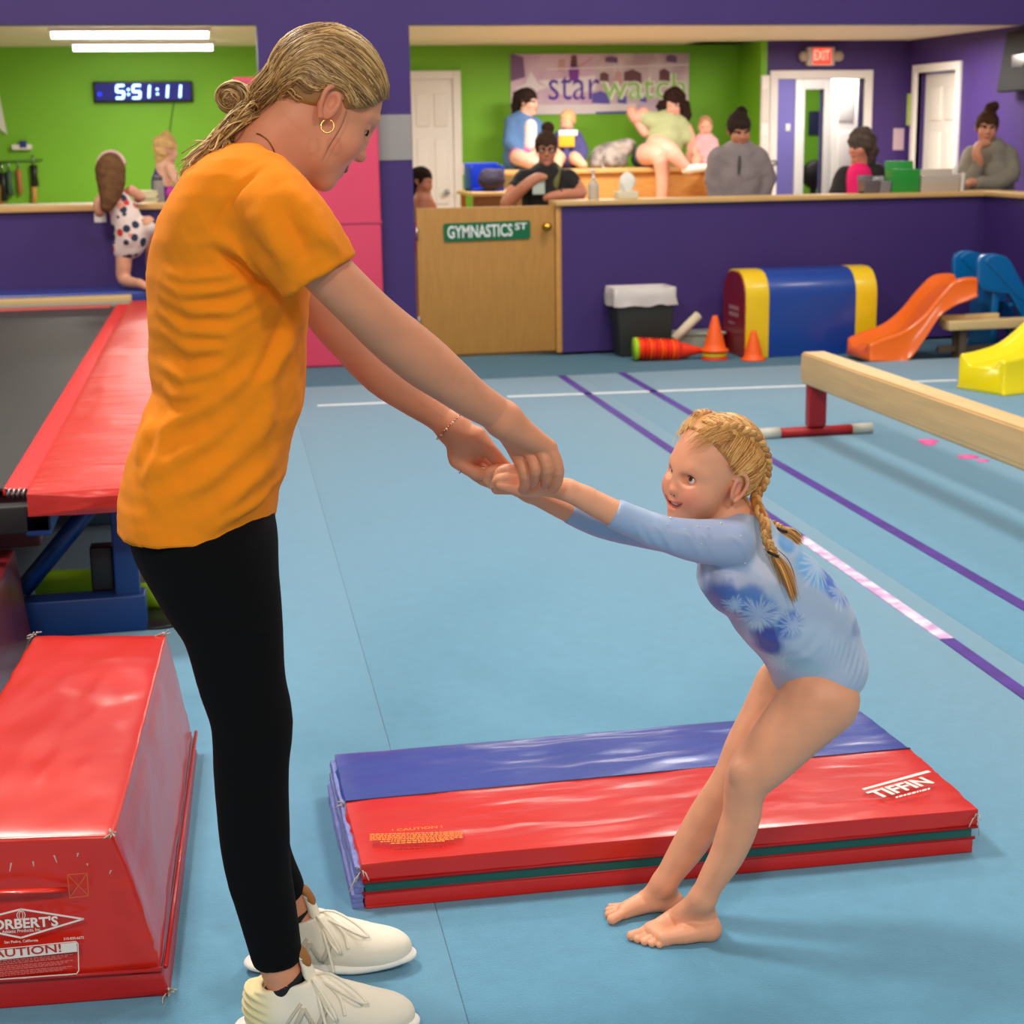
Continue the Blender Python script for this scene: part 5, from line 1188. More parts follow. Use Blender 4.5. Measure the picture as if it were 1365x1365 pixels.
# ---- T-shirt
TEE = mat('orange_jersey', (250, 140, 0), .95, noise=.05, nscale=12, bump=.35, bscale=700, bdist=.0015)
rows = []
for (y, l, r, b) in [(186, 322, 352, .055), (192, 308, 366, .085), (200, 288, 370, .118), (210, 272, 378, .150), (230, 250, 388, .172), (256, 233, 397, .180), (285, 218, 408, .178), (314, 208, 417, .174), (360, 200, 416, .160), (410, 201, 411, .150), (452, 202, 408, .146), (494, 205, 406.5, .145), (515, 208, 406, .147), (548, 195, 402, .152), (577, 184, 390, .158), (598, 177, 385, .162), (632, 168, 380, .167), (661, 164.5, 369, .170), (699, 163, 363.5, .171)]:
    a = loc(l, y, WD); c = loc(r, y, WD); rows.append(((a[2]+c[2])/2, (a[0]+c[0])/2, WD, (c[0]-a[0])/2, b))
T = Sdf()
cuff = [np.array(J(467, 344, 2.485)), np.array(J(375.5, 400, 2.485))]
cx_ = (cuff[0]+cuff[1])/2; ca = J(440, 367, 2.485)-J(384, 300, 2.49); ca /= np.linalg.norm(ca)
T.chain([J(348, 252, 2.53), J(372, 285, 2.49), J(402, 328, 2.483), J(428, 372, 2.486), J(442, 392, 2.49)], [.058, .066, .067, .063, .062], .022)
T.chain([J(348, 252, 2.75), J(378, 290, 2.80), J(408, 345, 2.81), J(430, 385, 2.82)], [.056, .060, .057, .056], .022)
cd_ = cuff[1]-cuff[0]; nn = np.cross(cd_, np.array([0, 1.0, 0])); nn = nn if nn[0] > 0 else -nn
far_c = J(412, 352, 2.815)
loS = (-9, -9, cuff[1][2]-.10); 
T.add(lambda X, Y, Z: np.maximum(-((X-cx_[0])*nn[0]+(Y-cx_[1])*nn[1]+(Z-cx_[2])*nn[2])/np.linalg.norm(nn), np.maximum(Y-2.585, (J(405, 372, 2.485)[0]-.055)-X)), cx_-np.array([.14, .12, .16]), cx_+np.array([.2, .12, .16]), .004, 's')
T.add(lambda X, Y, Z: np.maximum(-((X-far_c[0])*nn[0]+(Z-far_c[2])*nn[2])/np.linalg.norm(nn), np.maximum(2.70-Y, far_c[0]-.07-X)), far_c-np.array([.1, .11, .16]), far_c+np.array([.2, .14, .16]), .004, 's')
# hollow hem and cuff
T.chain([J(432, 380, 2.486), J(424, 364, 2.485)], [.056, .054], .004, 's')
T.stack(rows, .02, p=2.25)
T.stack([(rows[-1][0]-.01, rows[-1][1], WD, rows[-1][3]-.006, rows[-1][4]-.006), (rows[-1][0]+.03, rows[-1][1], WD, rows[-1][3]-.012, rows[-1][4]-.012)], .004, 's')
# neck opening
T.cap(loc(345, 196, WD), loc(361, 160, WD), .060, .075, .01, 's')
V, F = T.mesh(.0048)
def pl(*pts, D=2.5): return [tuple(loc(x, y, D)[[0, 2]]) for x, y in pts]
FL_ = []
def fold(pts, wd=.012, am=.008, side=1, D=2.5): FL_.append((pl(*pts, D=D), wd, am, side))
# seams and drag lines seen in the photograph
fold([(363, 216), (325, 250), (300, 283), (288, 316)], .004, -.004)
fold([(300, 318), (340, 345), (375, 392)], .012, .010); fold([(288, 330), (320, 352), (356, 378), (372, 398)], .010, -.012)
fold([(338, 352), (300, 365), (250, 368), (222, 362)], .010, .007); fold([(345, 368), (300, 384), (248, 388), (215, 376)], .010, .009)
fold([(350, 390), (310, 412), (260, 412), (212, 394)], .012, .010); fold([(352, 412), (300, 440), (250, 438), (208, 414)], .012, .010)
fold([(345, 432), (300, 462), (255, 464), (210, 440)], .012, .009); fold([(340, 452), (290, 490), (250, 502), (212, 490)], .012, .010)
fold([(402, 372), (390, 420), (372, 468), (350, 506), (330, 535)], .014, .011); fold([(388, 402), (372, 440), (352, 480), (330, 512)], .010, -.008)
fold([(362, 450), (330, 500), (290, 535), (240, 560), (205, 580)], .014, .010); fold([(215, 515), (235, 528), (270, 520), (310, 500)], .014, .009)
fold([(320, 540), (285, 580), (240, 610), (195, 635)], .016, .009); fold([(200, 560), (190, 590), (182, 625)], .012, .008)
fold([(345, 560), (310, 610), (270, 640), (215, 665)], .018, .009); fold([(378, 585), (350, 625), (310, 660), (278, 690)], .016, .011)
fold([(372, 640), (350, 662), (320, 680), (285, 700)], .010, .010); fold([(368, 655), (355, 668), (345, 678)], .008, -.008)
fold([(358, 500), (352, 560), (338, 600)], .012, .008); fold([(230, 560), (215, 600), (200, 640)], .010, .006)
fold([(395, 250), (425, 290), (448, 330)], .014, .008); fold([(380, 268), (405, 310), (420, 345)], .012, -.007); fold([(350, 250), (372, 310), (392, 362)], .016, .006)
fold([(405, 285), (438, 318), (458, 338)], .009, .006); fold([(330, 300), (352, 330), (378, 350)], .012, -.006)
fold([(300, 220), (262, 260), (235, 310), (222, 350)], .03, .004)
V = folds(V, F, [(a_, b_, c_*1.45, d_) for a_, b_, c_, d_ in FL_])
Nn = vnormals(V, F); V = V+Nn*(.0022*fbm(V, 26, 5)+.0010*fbm(V, 70, 8))[:, None]
shirt = body_obj('t_shirt', V, F, TEE, coach)
# hem and cuff stitching, collar rib
def ring_from(cu, cdp, a, b, z, n=60, p=2.25): return [np.array([cu+a*np.sign(cos(t))*abs(cos(t))**(2/p), cdp+b*np.sign(sin(t))*abs(sin(t))**(2/p), z]) for t in np.linspace(0, 2*pi, n, endpoint=False)]
rl = rows[-1]
STI = mat('orange_stitch', (206, 112, 4), .9)

# ---- leggings
LEGM = mat('black_leggings', (5, 5, 6), .95, bump=.2, bscale=300, bdist=.001); LEGM.node_tree.nodes['Principled BSDF'].inputs['Specular IOR Level'].default_value = .2
Lg = Sdf(); wet(Lg, NLEG, .03); wet(Lg, FLEG, .03)
a = loc(270, 700, WD); Lg.ell(a, (.118, .150, .10), None, .05)
ce = loc(371, 1284, 2.53); Lg.plane(ce, (.12, 0, -1), .003, lo=ce-.09, hi=ce+.09)
cf = loc(392, 1200, 2.755); Lg.plane(cf, (.5, 0, -1), .003, lo=cf-np.array([.08, .08, .12]), hi=cf+.09)
V, F = Lg.mesh(.005, smooth=10)
FL_ = []
fold([(250, 818), (320, 832), (358, 846)], .004, .004, D=2.5); fold([(290, 960), (330, 985), (380, 985)], .014, .003, D=2.5); fold([(295, 1060), (340, 1070), (380, 1050)], .016, .003, D=2.5)
fold([(300, 1190), (340, 1200), (390, 1190)], .012, .003, D=2.5); fold([(330, 1250), (365, 1262), (400, 1255)], .010, .003, D=2.5); fold([(332, 1268), (370, 1276), (404, 1266)], .004, -.002, D=2.5)
V = folds(V, F, FL_); leg_o = body_obj('leggings', V, F, LEGM, coach)

# ---- shoes
SHW = mat('cream_knit', (236, 226, 204), .8, noise=.04, nscale=30, bump=.35, bscale=500, bdist=.0015); SHS = mat('white_sole', (238, 234, 224), .55)
SHY = mat('cream_heel', (226, 212, 160), .6); TANL = mat('tan_leather', (150, 98, 40), .6); SOCK = mat('black_sock', (16, 16, 18), .8); SHG = mat('beige_print', (204, 192, 172), .7)
def shoe(heel, yaw):
    """heel: local point on the ground at the back of the sole; toes along +u turned by yaw"""
    sh = None
    c_, s_ = cos(yaw), sin(yaw); G = lambda x, y, z: np.array([heel[0]+x*c_-y*s_, heel[1]+x*s_+y*c_, z])
    Rz = np.array([[c_, -s_, 0], [s_, c_, 0], [0, 0, 1]])
    U = Sdf()
    U.ell(G(.215, .0, .038), (.075, .046, .040), Rz, .02); U.ell(G(.13, 0, .05), (.09, .041, .044), Rz, .03); U.ell(G(.055, 0, .052), (.055, .037, .052), Rz, .02)
    U.cap(G(.050, 0, .05), G(.038, 0, .098), .038, .034, .02); U.cap(G(.11, 0, .06), G(.088, 0, .105), .034, .030, .02); U.cap(G(.18, 0, .05), G(.115, 0, .09), .030, .026, .025)
    U.plane(G(0, 0, .016), (0, 0, -1), .004)
    U.plane(G(.06, 0, .100), (-.15, 0, 1), .004)
    U.cap(G(.064, 0, .085), G(.054, 0, .15), .027, .033, .006, 's'); U.cap(G(.09, 0, .092), G(.075, 0, .15), .022, .028, .006, 's')
    V, F = U.mesh(.003)
    L = (V-np.array(heel)) @ Rz
    rid = np.clip((.055-L[:, 0])/.03, 0, 1)*np.clip((L[:, 2]-.02)/.01, 0, 1)        # ribbed heel
    V = V+vnormals(V, F)*(.0022*np.sin((L[:, 2]+.35*L[:, 0])*420)*rid)[:, None]
    col = np.tile(np.array(lin((236, 226, 206))), (len(V), 1)); m = sm(.075-L[:, 0], 0, .05)[:, None]; col = col*(1-m)+np.array(lin((230, 214, 160)))*m
    u = body_obj('shoe', V, F, mat('cream_shoe', (236, 226, 204), .75, vcol='Col', bump=.3, bscale=500, bdist=.0015), coach, col)
    # sole with rocker toe
    So = Sdf(); n = 13
    xs_ = np.linspace(.016, .268, n)
    for i in range(n-1):
        wd = lambda x: np.interp(x, [0, .03, .1, .19, .24, .27], [.030, .036, .036, .044, .040, .030])
        zf = lambda x: np.interp(x, [0, .05, .19, .27], [.017, .015, .014, .024])
        S_ = (G(xs_[i], 0, zf(xs_[i])), G(xs_[i+1], 0, zf(xs_[i+1])))
        So.cap(*S_, wd(xs_[i]), wd(xs_[i+1]), .01, flat=((0, 0, 1), .36))
    V2, F2 = So.mesh(.004); V2[:, 2] = np.maximum(V2[:, 2], .0005); so_ = body_obj('sole', V2, F2, SHS, u)
    # tongue, sock, laces, side mark
    tg = Sdf(); tg.chain([G(.135, 0, .082), G(.115, 0, .110), G(.104, 0, .146)], [.022, .021, .018], .01, flat=((c_*.8, s_*.8, .6), .38)); V3, F3 = tg.mesh(.003); to = body_obj('tongue', V3, F3, SHW, u)
    tg = Sdf(); tg.chain([G(.106, 0, .142), G(.102, 0, .151)], [.0185, .017], .01, flat=((c_*.8, s_*.8, .6), .42)); V3, F3 = tg.mesh(.003); body_obj('tongue_tab', V3, F3, TANL, to)
    tg = Sdf(); tg.cap(G(.068, 0, .065), G(.070, 0, .125), .030, .0385, .01); tg.plane(G(.074, 0, .106), (-.55, 0, 1), .003); V3, F3 = tg.mesh(.004); body_obj('sock', V3, F3, SOCK, u)
    def lace(pts, r=.0028, nm='lace'): tube(nm, to_world(bez([G(*p) for p in pts], 18)), r, SHW, u, 8, .7)
    for k, x in enumerate((.125, .142, .160, .178)):
        z = .100-(x-.12)*.42; lace([(x-.004, -.030, z-.012), (x, -.014, z+.003), (x+.003, 0, z+.006), (x, .014, z+.003), (x-.004, .030, z-.012)], .0034)
    lace([(.118, -.004, .108), (.128, -.030, .110), (.152, -.052, .085), (.165, -.056, .056), (.150, -.050, .070), (.124, -.016, .104)])
    lace([(.118, .004, .108), (.150, -.012, .118), (.190, -.035, .105), (.215, -.048, .085), (.20, -.05, .088), (.160, -.03, .100), (.120, 0, .106)])
    lace([(.120, -.006, .106), (.136, -.040, .080), (.148, -.050, .030), (.150, -.052, .018)]); lace([(.12, 0, .106), (.165, -.03, .09), (.178, -.046, .06)])
    # stitched side mark
    def side_strip(a, b, wd):
        pts = []
        for (x, z) in (a, b):
            pts.append((x, z))
        P = [np.array([a[0], a[1]]), np.array([b[0], b[1]])]; out = []
        for t in np.linspace(0, 1, 6):
            x, z = P[0]*(1-t)+P[1]*t; y = -.060
            q = np.array([G(x, y, z)]); 
            for _ in range(40):
                d = U.eval(q)[0]
                if d < .0012: break
                q = q+np.array([G(0, 1, 0)-G(0, 0, 0)])*max(d, .0005)*.8
            out.append(q[0])
        tube('side_mark', to_world(np.array(out)), wd, SHG, u, 6, .35, upv=(0, 0, 1))
    side_strip((.088, .028), (.108, .070), .006); side_strip((.108, .070), (.128, .032), .005); side_strip((.128, .032), (.146, .072), .006); side_strip((.07, .03), (.104, .078), .003)
    return u
shoe(np.array([*loc(327, 1385, 2.535)[:2], 0]), -.02)
shoe(np.array([*loc(338, 1290, 2.757)[:2], 0]), .03)

# ---- hair
hc = np.array([-.012, 0, .042]); hr = np.array([.098, .076, .090])+.010
HB = Sdf(); Hf = wh['H']
HB.ell(Hf(*hc), (hr-.002)*WS, WM, .01)
HB.plane(Hf(.081, 0, .086), WM @ np.array([.84, 0, -.54]), .006); HB.plane(Hf(-.01, 0, -.010), WM @ np.array([.50, 0, -.86]), .01)
for y in (-1, 1): HB.ell(Hf(.002, y*.090, -.006), np.array([.028, .032, .030])*WS, WM, .006, 's')
V, F = HB.mesh(.004)
hcol = np.tile(np.array(lin((160, 118, 68))), (len(V), 1)); hair = body_obj('hair', V, F, HAIRM, coach, hcol)
bunw = loc(312, 130, 2.63); buns = (WM.T @ (loc(338, 145, 2.635)-WO))/WS; 
def scalp_path(p0, p1, lift=.0, n=16):
    a = (np.array(p0)-hc)/hr; b = (np.array(p1)-hc)/hr; la, lb = np.linalg.norm(a), np.linalg.norm(b); a /= la; b /= lb; w_ = math.acos(np.clip(a @ b, -1, 1)); out = []
    for t in np.linspace(0, 1, n):
        q = (sin((1-t)*w_)*a+sin(t*w_)*b)/max(sin(w_), 1e-4); rad = 1.0*(1-t)+lb*t if t > .75 else 1.0
        rad = 1.0+(lb-1.0)*sm(np.array(t), .72, 1.0)
        out.append(Hf(*(hc+q*hr*(rad+lift*sin(pi*t)))))
    return np.array(out)
hl = [(.084, .0, .088), (.077, .035, .081), (.067, .055, .064), (.055, .067, .040), (.041, .073, .024), (.025, .077, .015), (.012, .080, .018), (-.004, .084, .032), (-.024, .084, .022), (-.034, .080, -.012), (-.05, .066, -.038), (-.066, .04, -.05), (-.076, .0, -.055)]
def hl_pt(t, side):
    k = t*(len(hl)-1); j = min(int(k), len(hl)-2); f = k-j; p = np.array(hl[j])*(1-f)+np.array(hl[j+1])*f; p[1] *= side; return p
def via_path(p0, tgt, lift):
    # locks follow meridians round the front-back axis, then sweep down the back of the head into the bun
    p0 = np.array(p0, float); q = (p0-hc)/hr; sd = -1 if q[1] < 0 else 1; f0 = math.atan2(abs(q[1]), q[2]); f1 = min(f0, 1.66+random.uniform(-.12, .05)); x1 = -.072
    if p0[0] > x1+.02:
        R_ = []
        for t in np.linspace(0, 1, 12):
            x = p0[0]*(1-t)+x1*t; ro = sqrt(max(0, 1-((x-hc[0])/hr[0])**2)); f = f0+(f1-f0)*math.exp(-((x+.004)/.024)**2) if f0 > f1 else f0; li = 1+lift*sin(pi*t*.7)
            R_.append(np.array([x, hc[1]+sd*ro*sin(f)*hr[1]*li, hc[2]+ro*cos(f)*hr[2]*li]))
        P = np.concatenate([np.array([Hf(*r_) for r_ in R_]), scalp_path(R_[-1], tgt, lift*.3, 10)[1:]])
    else: P = scalp_path(p0, tgt, lift, 16)
    P[2:-2] = (P[1:-3]+2*P[2:-2]+P[3:-1])/4; P[3:-3] = (P[2:-4]+2*P[3:-3]+P[4:-2])/4; L = ((P-WO) @ WM)/WS; k = random.uniform(0, .014)     # locks beside the face ride over the top of the ear
    zm = .036*np.exp(-((L[:, 0]+.006)/.022)**2); low = (np.abs(L[:, 1]) > .045) & (L[:, 2] < zm+k) & (np.abs(L[:, 0]+.006) < .035)
    L[low, 2] = np.maximum(L[low, 2], zm[low]*.5)
    return WO+(L*WS) @ WM.T
def on_scalp(p): q = (np.array(p)-hc)/hr; return hc+q/np.linalg.norm(q)*hr
paths, rads, cols = [], [], []
pal = [(146, 106, 58), (176, 132, 76), (204, 164, 102), (122, 86, 46), (216, 180, 120)]
def is_scalp(p): return (p[0]-.079)*.84-(p[2]-.086)*.54 < 0 and (p[0]+.01)*.5-(p[2]+.010)*.86 < 0
cnt = 0
while cnt < 1150:
    v = RNG.normal(0, 1, 3); v /= np.linalg.norm(v); p0 = hc+v*hr
    if not is_scalp(p0): continue
    if p0[1] > 0 and random.random() < .5: continue
    if np.linalg.norm((p0-np.array([.002, -.090, -.006]))/np.array([.028, .032, .030])) < 1: continue
    cnt += 1; p0[1] *= 1.0
    # start further forward on the same flow line so that locks run from the hairline to the bun
    if cnt % 2:
        p0 = on_scalp(hl_pt(random.random()**1.1*.75, -1 if random.random() < .75 else 1))
    P = via_path(p0, buns+np.array([random.gauss(0, .009), random.gauss(0, .014), random.gauss(0, .011)]), random.uniform(.004, .030))
    P = P+RNG.normal(0, .0005, P.shape)
    paths.append(P); rads.append(random.uniform(.0012, .0028)); cols.append(shade(random.choice(pal), .22))
# flyaways
for i in range(60):
    P = via_path(on_scalp(hl_pt(random.random()*.5, -1 if i % 3 else 1)), buns, .05); P = P[:random.randint(5, 12)]; P = P+np.cumsum(RNG.normal(0, .0012, P.shape), 0)
    paths.append(P); rads.append(.0004); cols.append(shade(pal[4], .1))
strands('hair_locks', paths, rads, cols, hair, HAIRM)
paths, rads, cols = [], [], []
bc = Sdf(); bc.ell(bunw, (.024, .021, .022)); bc.cap(bunw, loc(345, 146, 2.635), .014, .016, .01); Vb, Fb = bc.mesh(.003); body_obj('bun_core', Vb, Fb, HAIRM, hair, np.tile(np.array(lin((130, 92, 50))), (len(Vb), 1)))
for i in range(190):      # bun: loops wound round its middle
    ax_ = np.array([random.gauss(.25, .22), random.gauss(1, .15), random.gauss(.2, .25)]); ax_ /= np.linalg.norm(ax_); e1, e2 = frame_axes(ax_)
    r0 = random.uniform(.003, .028); t0 = random.uniform(0, 6.28); sp_ = random.uniform(2.5, 5)
    off = ax_*random.choice((-1, 1))*sqrt(max(0, .0225**2-(r0*.8)**2))*random.uniform(.7, 1.05)
    P = np.array([bunw+off*(1-.2*abs(sin(t)))+e1*r0*1.05*cos(t0+t)+e2*r0*.92*sin(t0+t) for t in np.linspace(0, sp_, 18)])
    paths.append(P); rads.append(random.uniform(.0016, .003)); cols.append(shade(random.choice(pal), .22))
strands('hair_bun', paths, rads, cols, hair, HAIRM)
paths, rads, cols = [], [], []
s0 = loc(345, 150, 2.635)
for i in range(190):      # loose tail falling from the bun over the shoulder
    f = random.random(); e = loc(250+60*f**1.6+random.gauss(0, 6), 222-20*f+random.gauss(0, 8), 2.60+random.gauss(0, .025)); 
    mid = loc(300+random.gauss(0, 5), 165+20*random.random(), 2.605+random.gauss(0, .015))
    P = bez([s0+RNG.normal(0, .006, 3), loc(328, 152, 2.61)+RNG.normal(0, .009, 3), mid, e, e+np.array([-.012*random.random(), random.gauss(0, .006), -.02*random.random()])], 16)
    paths.append(P); rads.append(random.uniform(.0008, .0022)); cols.append(shade(random.choice([(196, 156, 92), (222, 190, 126), (160, 118, 66)]), .2))
strands('hair_tail', paths, rads, cols, hair, HAIRM)
P = bez([Hf(.02, -.078, .018), Hf(.03, -.078, -.02), Hf(.034, -.07, -.06), Hf(.04, -.062, -.085)], 14); strands('loose_strand', [P, P+np.array([.002, 0, .001])], [.0007, .0005], [lin((120, 80, 44))]*2, hair, HAIRM)
# ---- jewellery worn by the coach
GOLD = mat('gold', (226, 178, 104), .2, metal=1); ROSE = mat('rose_gold', (214, 140, 104), .25, metal=1)
ec = loc(436.5, 168, 2.555); tube('hoop_earring', to_world(np.array([ec+np.array([.0098*cos(t), .003*sin(t), .0098*sin(t)]) for t in np.linspace(-4.4, 1.3, 26)])), .0013, GOLD, coach, 8)
def drape(S_, P, off=.001):
    P = np.array(P, float)
    for _ in range(60):
        d = S_.eval(P)-off; P = P+np.outer(np.clip(d, -.004, .01)*.7, [0, 1, 0])
    return P
tube('necklace', to_world(drape(B, bez([loc(338, 178, 2.56), loc(344, 180, 2.56), loc(354, 187, 2.56), loc(361, 198, 2.56), loc(366, 206, 2.58)], 24), .0010)), .0011, mat('dark_gold', (150, 100, 52), .4, metal=1), coach, 6)
bw = loc(599, 568, 2.806); ad = loc(622, 590, 2.803)-loc(590, 560, 2.808); ad /= np.linalg.norm(ad); e1, e2 = frame_axes(ad)
br = thing('bracelet', None, None, (0, 0, 0)); br.parent = coach; br.location = -Vector(coach.location)
for k, t in enumerate(np.linspace(0, 2*pi, 36, endpoint=False)):
    p = bw+(e1*cos(t)+e2*sin(t))*.0300; pw = to_world(p[None])[0]
    lathe('bead', [(.0001, -.0022), (.0018, -.0012), (.0024, 0), (.0018, .0012), (.0001, .0022)], pw, ROSE if k % 3 else mat('pearl', (240, 226, 214), .3), br, 8)
rp = J(728.5, 610, 2.682); tube('ring', to_world(np.array([rp+np.array([.0108*cos(t), .0108*sin(t), .003*cos(t)]) for t in np.linspace(0, 2*pi, 20, endpoint=False)])), .001, GOLD, coach, 6, closed=True)
rp = J(616, 622, 2.795); tube('ring', to_world(np.array([rp+np.array([.005*cos(t), .0118*sin(t), .0112*cos(t)]) for t in np.linspace(0, 2*pi, 20, endpoint=False)])), .0012, METAL, coach, 6, closed=True)
# ================================================================ the girl
GD = 2.88
girl = thing('person', 'little girl in pale blue leotard with ginger braids leaning back barefoot', 'person', to_world(np.array([[*loc(895, 1250, 2.86)[:2], 0]]))[0])
B = Sdf()
GM = rotm(radians(212), radians(-7), radians(-8)); GO = loc(948, 636, 2.885); GS = .835
gh = head(B, GO, GM, GS, child=True, smile=1.7, wide=1.30, gape=1.9)
B.cap(gh['H'](-.022, 0, -.05), loc(985, 712, 2.88), .040, .046, .015); B.cap(gh['H'](.01, 0, -.07), loc(975, 716, 2.88), .030, .034, .015)
TORSO = [(984, 730, 2.875, 44), (1010, 762, 2.875, 58), (1037, 797, 2.88, 69), (1071, 837, 2.885, 68), (1090, 878, 2.89, 61)]
wet(B, shrink(TORSO, .9), .03)
NARM = [(975, 722, 2.805, 31), (930, 721, 2.79, 27.5), (882, 710, 2.78, 22), (848, 697, 2.775, 20), (816, 683, 2.77, 19), (780, 664, 2.76, 17), (756, 653, 2.752, 14)]
FARM = [(968, 728, 2.945, 28), (900, 716, 2.925, 22), (850, 708, 2.90, 19.5), (800, 698, 2.875, 17.5), (758, 682, 2.855, 14.5), (725, 666, 2.838, 13), (706, 657, 2.83, 12)]
wet(B, NARM, .014); wet(B, FARM, .014)
# near hand in the coach's grip, fingers closing on her other hand
wet(B, [(756, 653, 2.752, 13.5), (730, 648, 2.757, 14.5), (702, 642, 2.762, 13)], .01)
wet(B, [(700, 635, 2.765, 9), (684, 627, 2.757, 8.2), (670, 628, 2.757, 7.8), (664, 635, 2.762, 7)], .004)
wet(B, [(700, 641, 2.758, 9), (683, 637, 2.750, 8), (668, 638, 2.750, 7.6), (662, 642, 2.757, 6.8)], .004)
wet(B, [(690, 632, 2.78, 9), (668, 625, 2.785, 8), (653, 629, 2.785, 7.8), (650, 639, 2.792, 7)], .004)
wet(B, [(690, 640, 2.79, 9), (664, 640, 2.795, 8), (655, 645, 2.798, 7)], .004)
wet(B, [(716, 653, 2.752, 10), (698, 654, 2.746, 8.5), (680, 649, 2.744, 7.8), (668, 646, 2.748, 7)], .004)
# far hand beneath
wet(B, [(706, 657, 2.83, 12), (690, 650, 2.825, 12), (676, 646, 2.822, 10)], .01)
for (a, b, r) in (((676, 644, 2.815), (660, 646, 2.812), 7.5), ((680, 652, 2.81), (662, 652, 2.808), 7)): wet(B, [(*a, r+.5), (*b, r)], .004)
# legs
NL_ = [(1094, 932, 2.838, 52), (1062, 966, 2.832, 45.5), (1021, 1011, 2.825, 38.5), (998, 1038, 2.82, 31.5), (991, 1062, 2.822, 27), (989, 1085, 2.825, 26), (981, 1110, 2.828, 26), (968, 1142, 2.83, 23), (950, 1172, 2.832, 19.5), (937, 1197, 2.834, 16.5)]
FL2 = [(1052, 920, 2.935, 48), (1030, 960, 2.935, 44), (1002, 1000, 2.935, 37), (982, 1032, 2.93, 29.5), (962, 1060, 2.932, 26), (944, 1085, 2.935, 25), (920, 1125, 2.94, 23.5), (900, 1155, 2.945, 19.5), (886, 1176, 2.948, 16.5)]
wet(B, NL_, .014); wet(B, FL2, .014)
B.ell(J(985, 1030, 2.795), (.018, .014, .020), None, .015)
def g(px, py, z): p = at_z(px, py, z); return np.array([p @ RH, p @ FH, p[2]])
# near foot (left): heel, arch, ball and five toes
an = J(937, 1197, 2.834)
B.chain([an, g(940, 1224, .030), g(946, 1238, .021)], [.021, .024, .021], .012)
B.chain([an, g(900, 1225, .030), g(868, 1241, .015)], [.021, .021, .0145], .016)
B.chain([g(944, 1239, .021), g(912, 1246, .018), g(884, 1251, .013)], [.020, .0175, .0125], .014)
B.chain([g(868, 1241, .0145), g(884, 1251, .013)], [.0145, .0125], .012)
for (b, t_, r) in (((864, 1240), (842, 1247.5), .0098), ((868, 1244), (850, 1252), .0076), ((873, 1247), (859, 1255.5), .0072), ((879, 1250), (869, 1258), .0068), ((885, 1252), (879, 1259.5), .0066)):
    B.chain([g(*b, r*1.2), g((b[0]+t_[0])/2, (b[1]+t_[1])/2, r*1.45), g(*t_, r*.95)], [r*1.1, r*.95, r], .003)
# far foot (right) seen from its inner side
an = J(886, 1176, 2.948)
B.chain([an, g(890, 1196, .028), g(897, 1203, .020)], [.020, .022, .0195], .012)
B.chain([an, g(860, 1200, .028), g(833, 1215, .015)], [.020, .0185, .0145], .016)
B.chain([g(896, 1202, .020), g(868, 1204, .024), g(836, 1211, .014)], [.019, .016, .0135], .014)
for (b, t_, r) in (((833, 1216), (816, 1225.5), .0102), ((831, 1212), (811, 1219), .0076), ((832, 1209), (811, 1213.5), .0072), ((835, 1207), (814, 1208.5), .0066)):
    B.chain([g(*b, r*1.2), g((b[0]+t_[0])/2, (b[1]+t_[1])/2, r*1.4), g(*t_, r*.95)], [r*1.1, r*.95, r], .003)
gl_ = loc(790, 0, 2.76)[0]
def gref(P): return (np.linalg.norm(P-GO, axis=1) < .125) | ((P[:, 0] < gl_) & (P[:, 2] > .5)) | (P[:, 2] < .045)
def gface(P): L = ((P-GO) @ GM)/GS; return (L[:, 0] > .045) & (L[:, 2] < .045) & (np.linalg.norm(P-GO, axis=1) < .125) | ((np.abs(L[:, 1]) > .066) & (np.abs(L[:, 2]) < .05) & (np.abs(L[:, 0]) < .04))
V, F = B.mesh(.0032, refine=((gref, 0), (gface, 0)), smooth=18)
gcol = skin_colors(V, gh, (234, 164, 126), (206, 98, 88), .5)
gbody = body_obj('body', V, F, SKIN, girl, gcol)
eyes(gh, gbody, (84, 74, 58), look=(1, .12, .30))
H = gh['H']
GBROW = mat('ginger_brow', (160, 104, 60), .8)
for y in (-1, 1):
    tube('eyebrow', to_world(np.array([H(gh['ex']+.0165, y*.013, gh['ez']+.021), H(gh['ex']+.0150, y*.027, gh['ez']+.0265), H(gh['ex']+.001, y*.045, gh['ez']+.021)])), [.0014, .0022, .0012], GBROW, gbody, 6)
    tube('eyelash', to_world(np.array([H(gh['ex']+.006, y*.0185, gh['ez']+.004), H(gh['ex']+.0085, y*.0275, gh['ez']+.0085), H(gh['ex']+.0055, y*.040, gh['ez']+.0065), H(gh['ex']+.001, y*.047, gh['ez']+.002)])), [.0005, .0009, .001, .0005], mat('ginger_lash', (96, 60, 40), .8), gbody, 6)
tp_ = [H(gh['mx']-.0035-14*y*y, y, gh['mz']+.0004+gh['cr']*1.0*(y/gh['mw'])**2) for y in np.linspace(-.016, .016, 9)]
tube('teeth', to_world(np.array(tp_)), .0030, mat('teeth', (236, 228, 214), .25), gbody, 8)

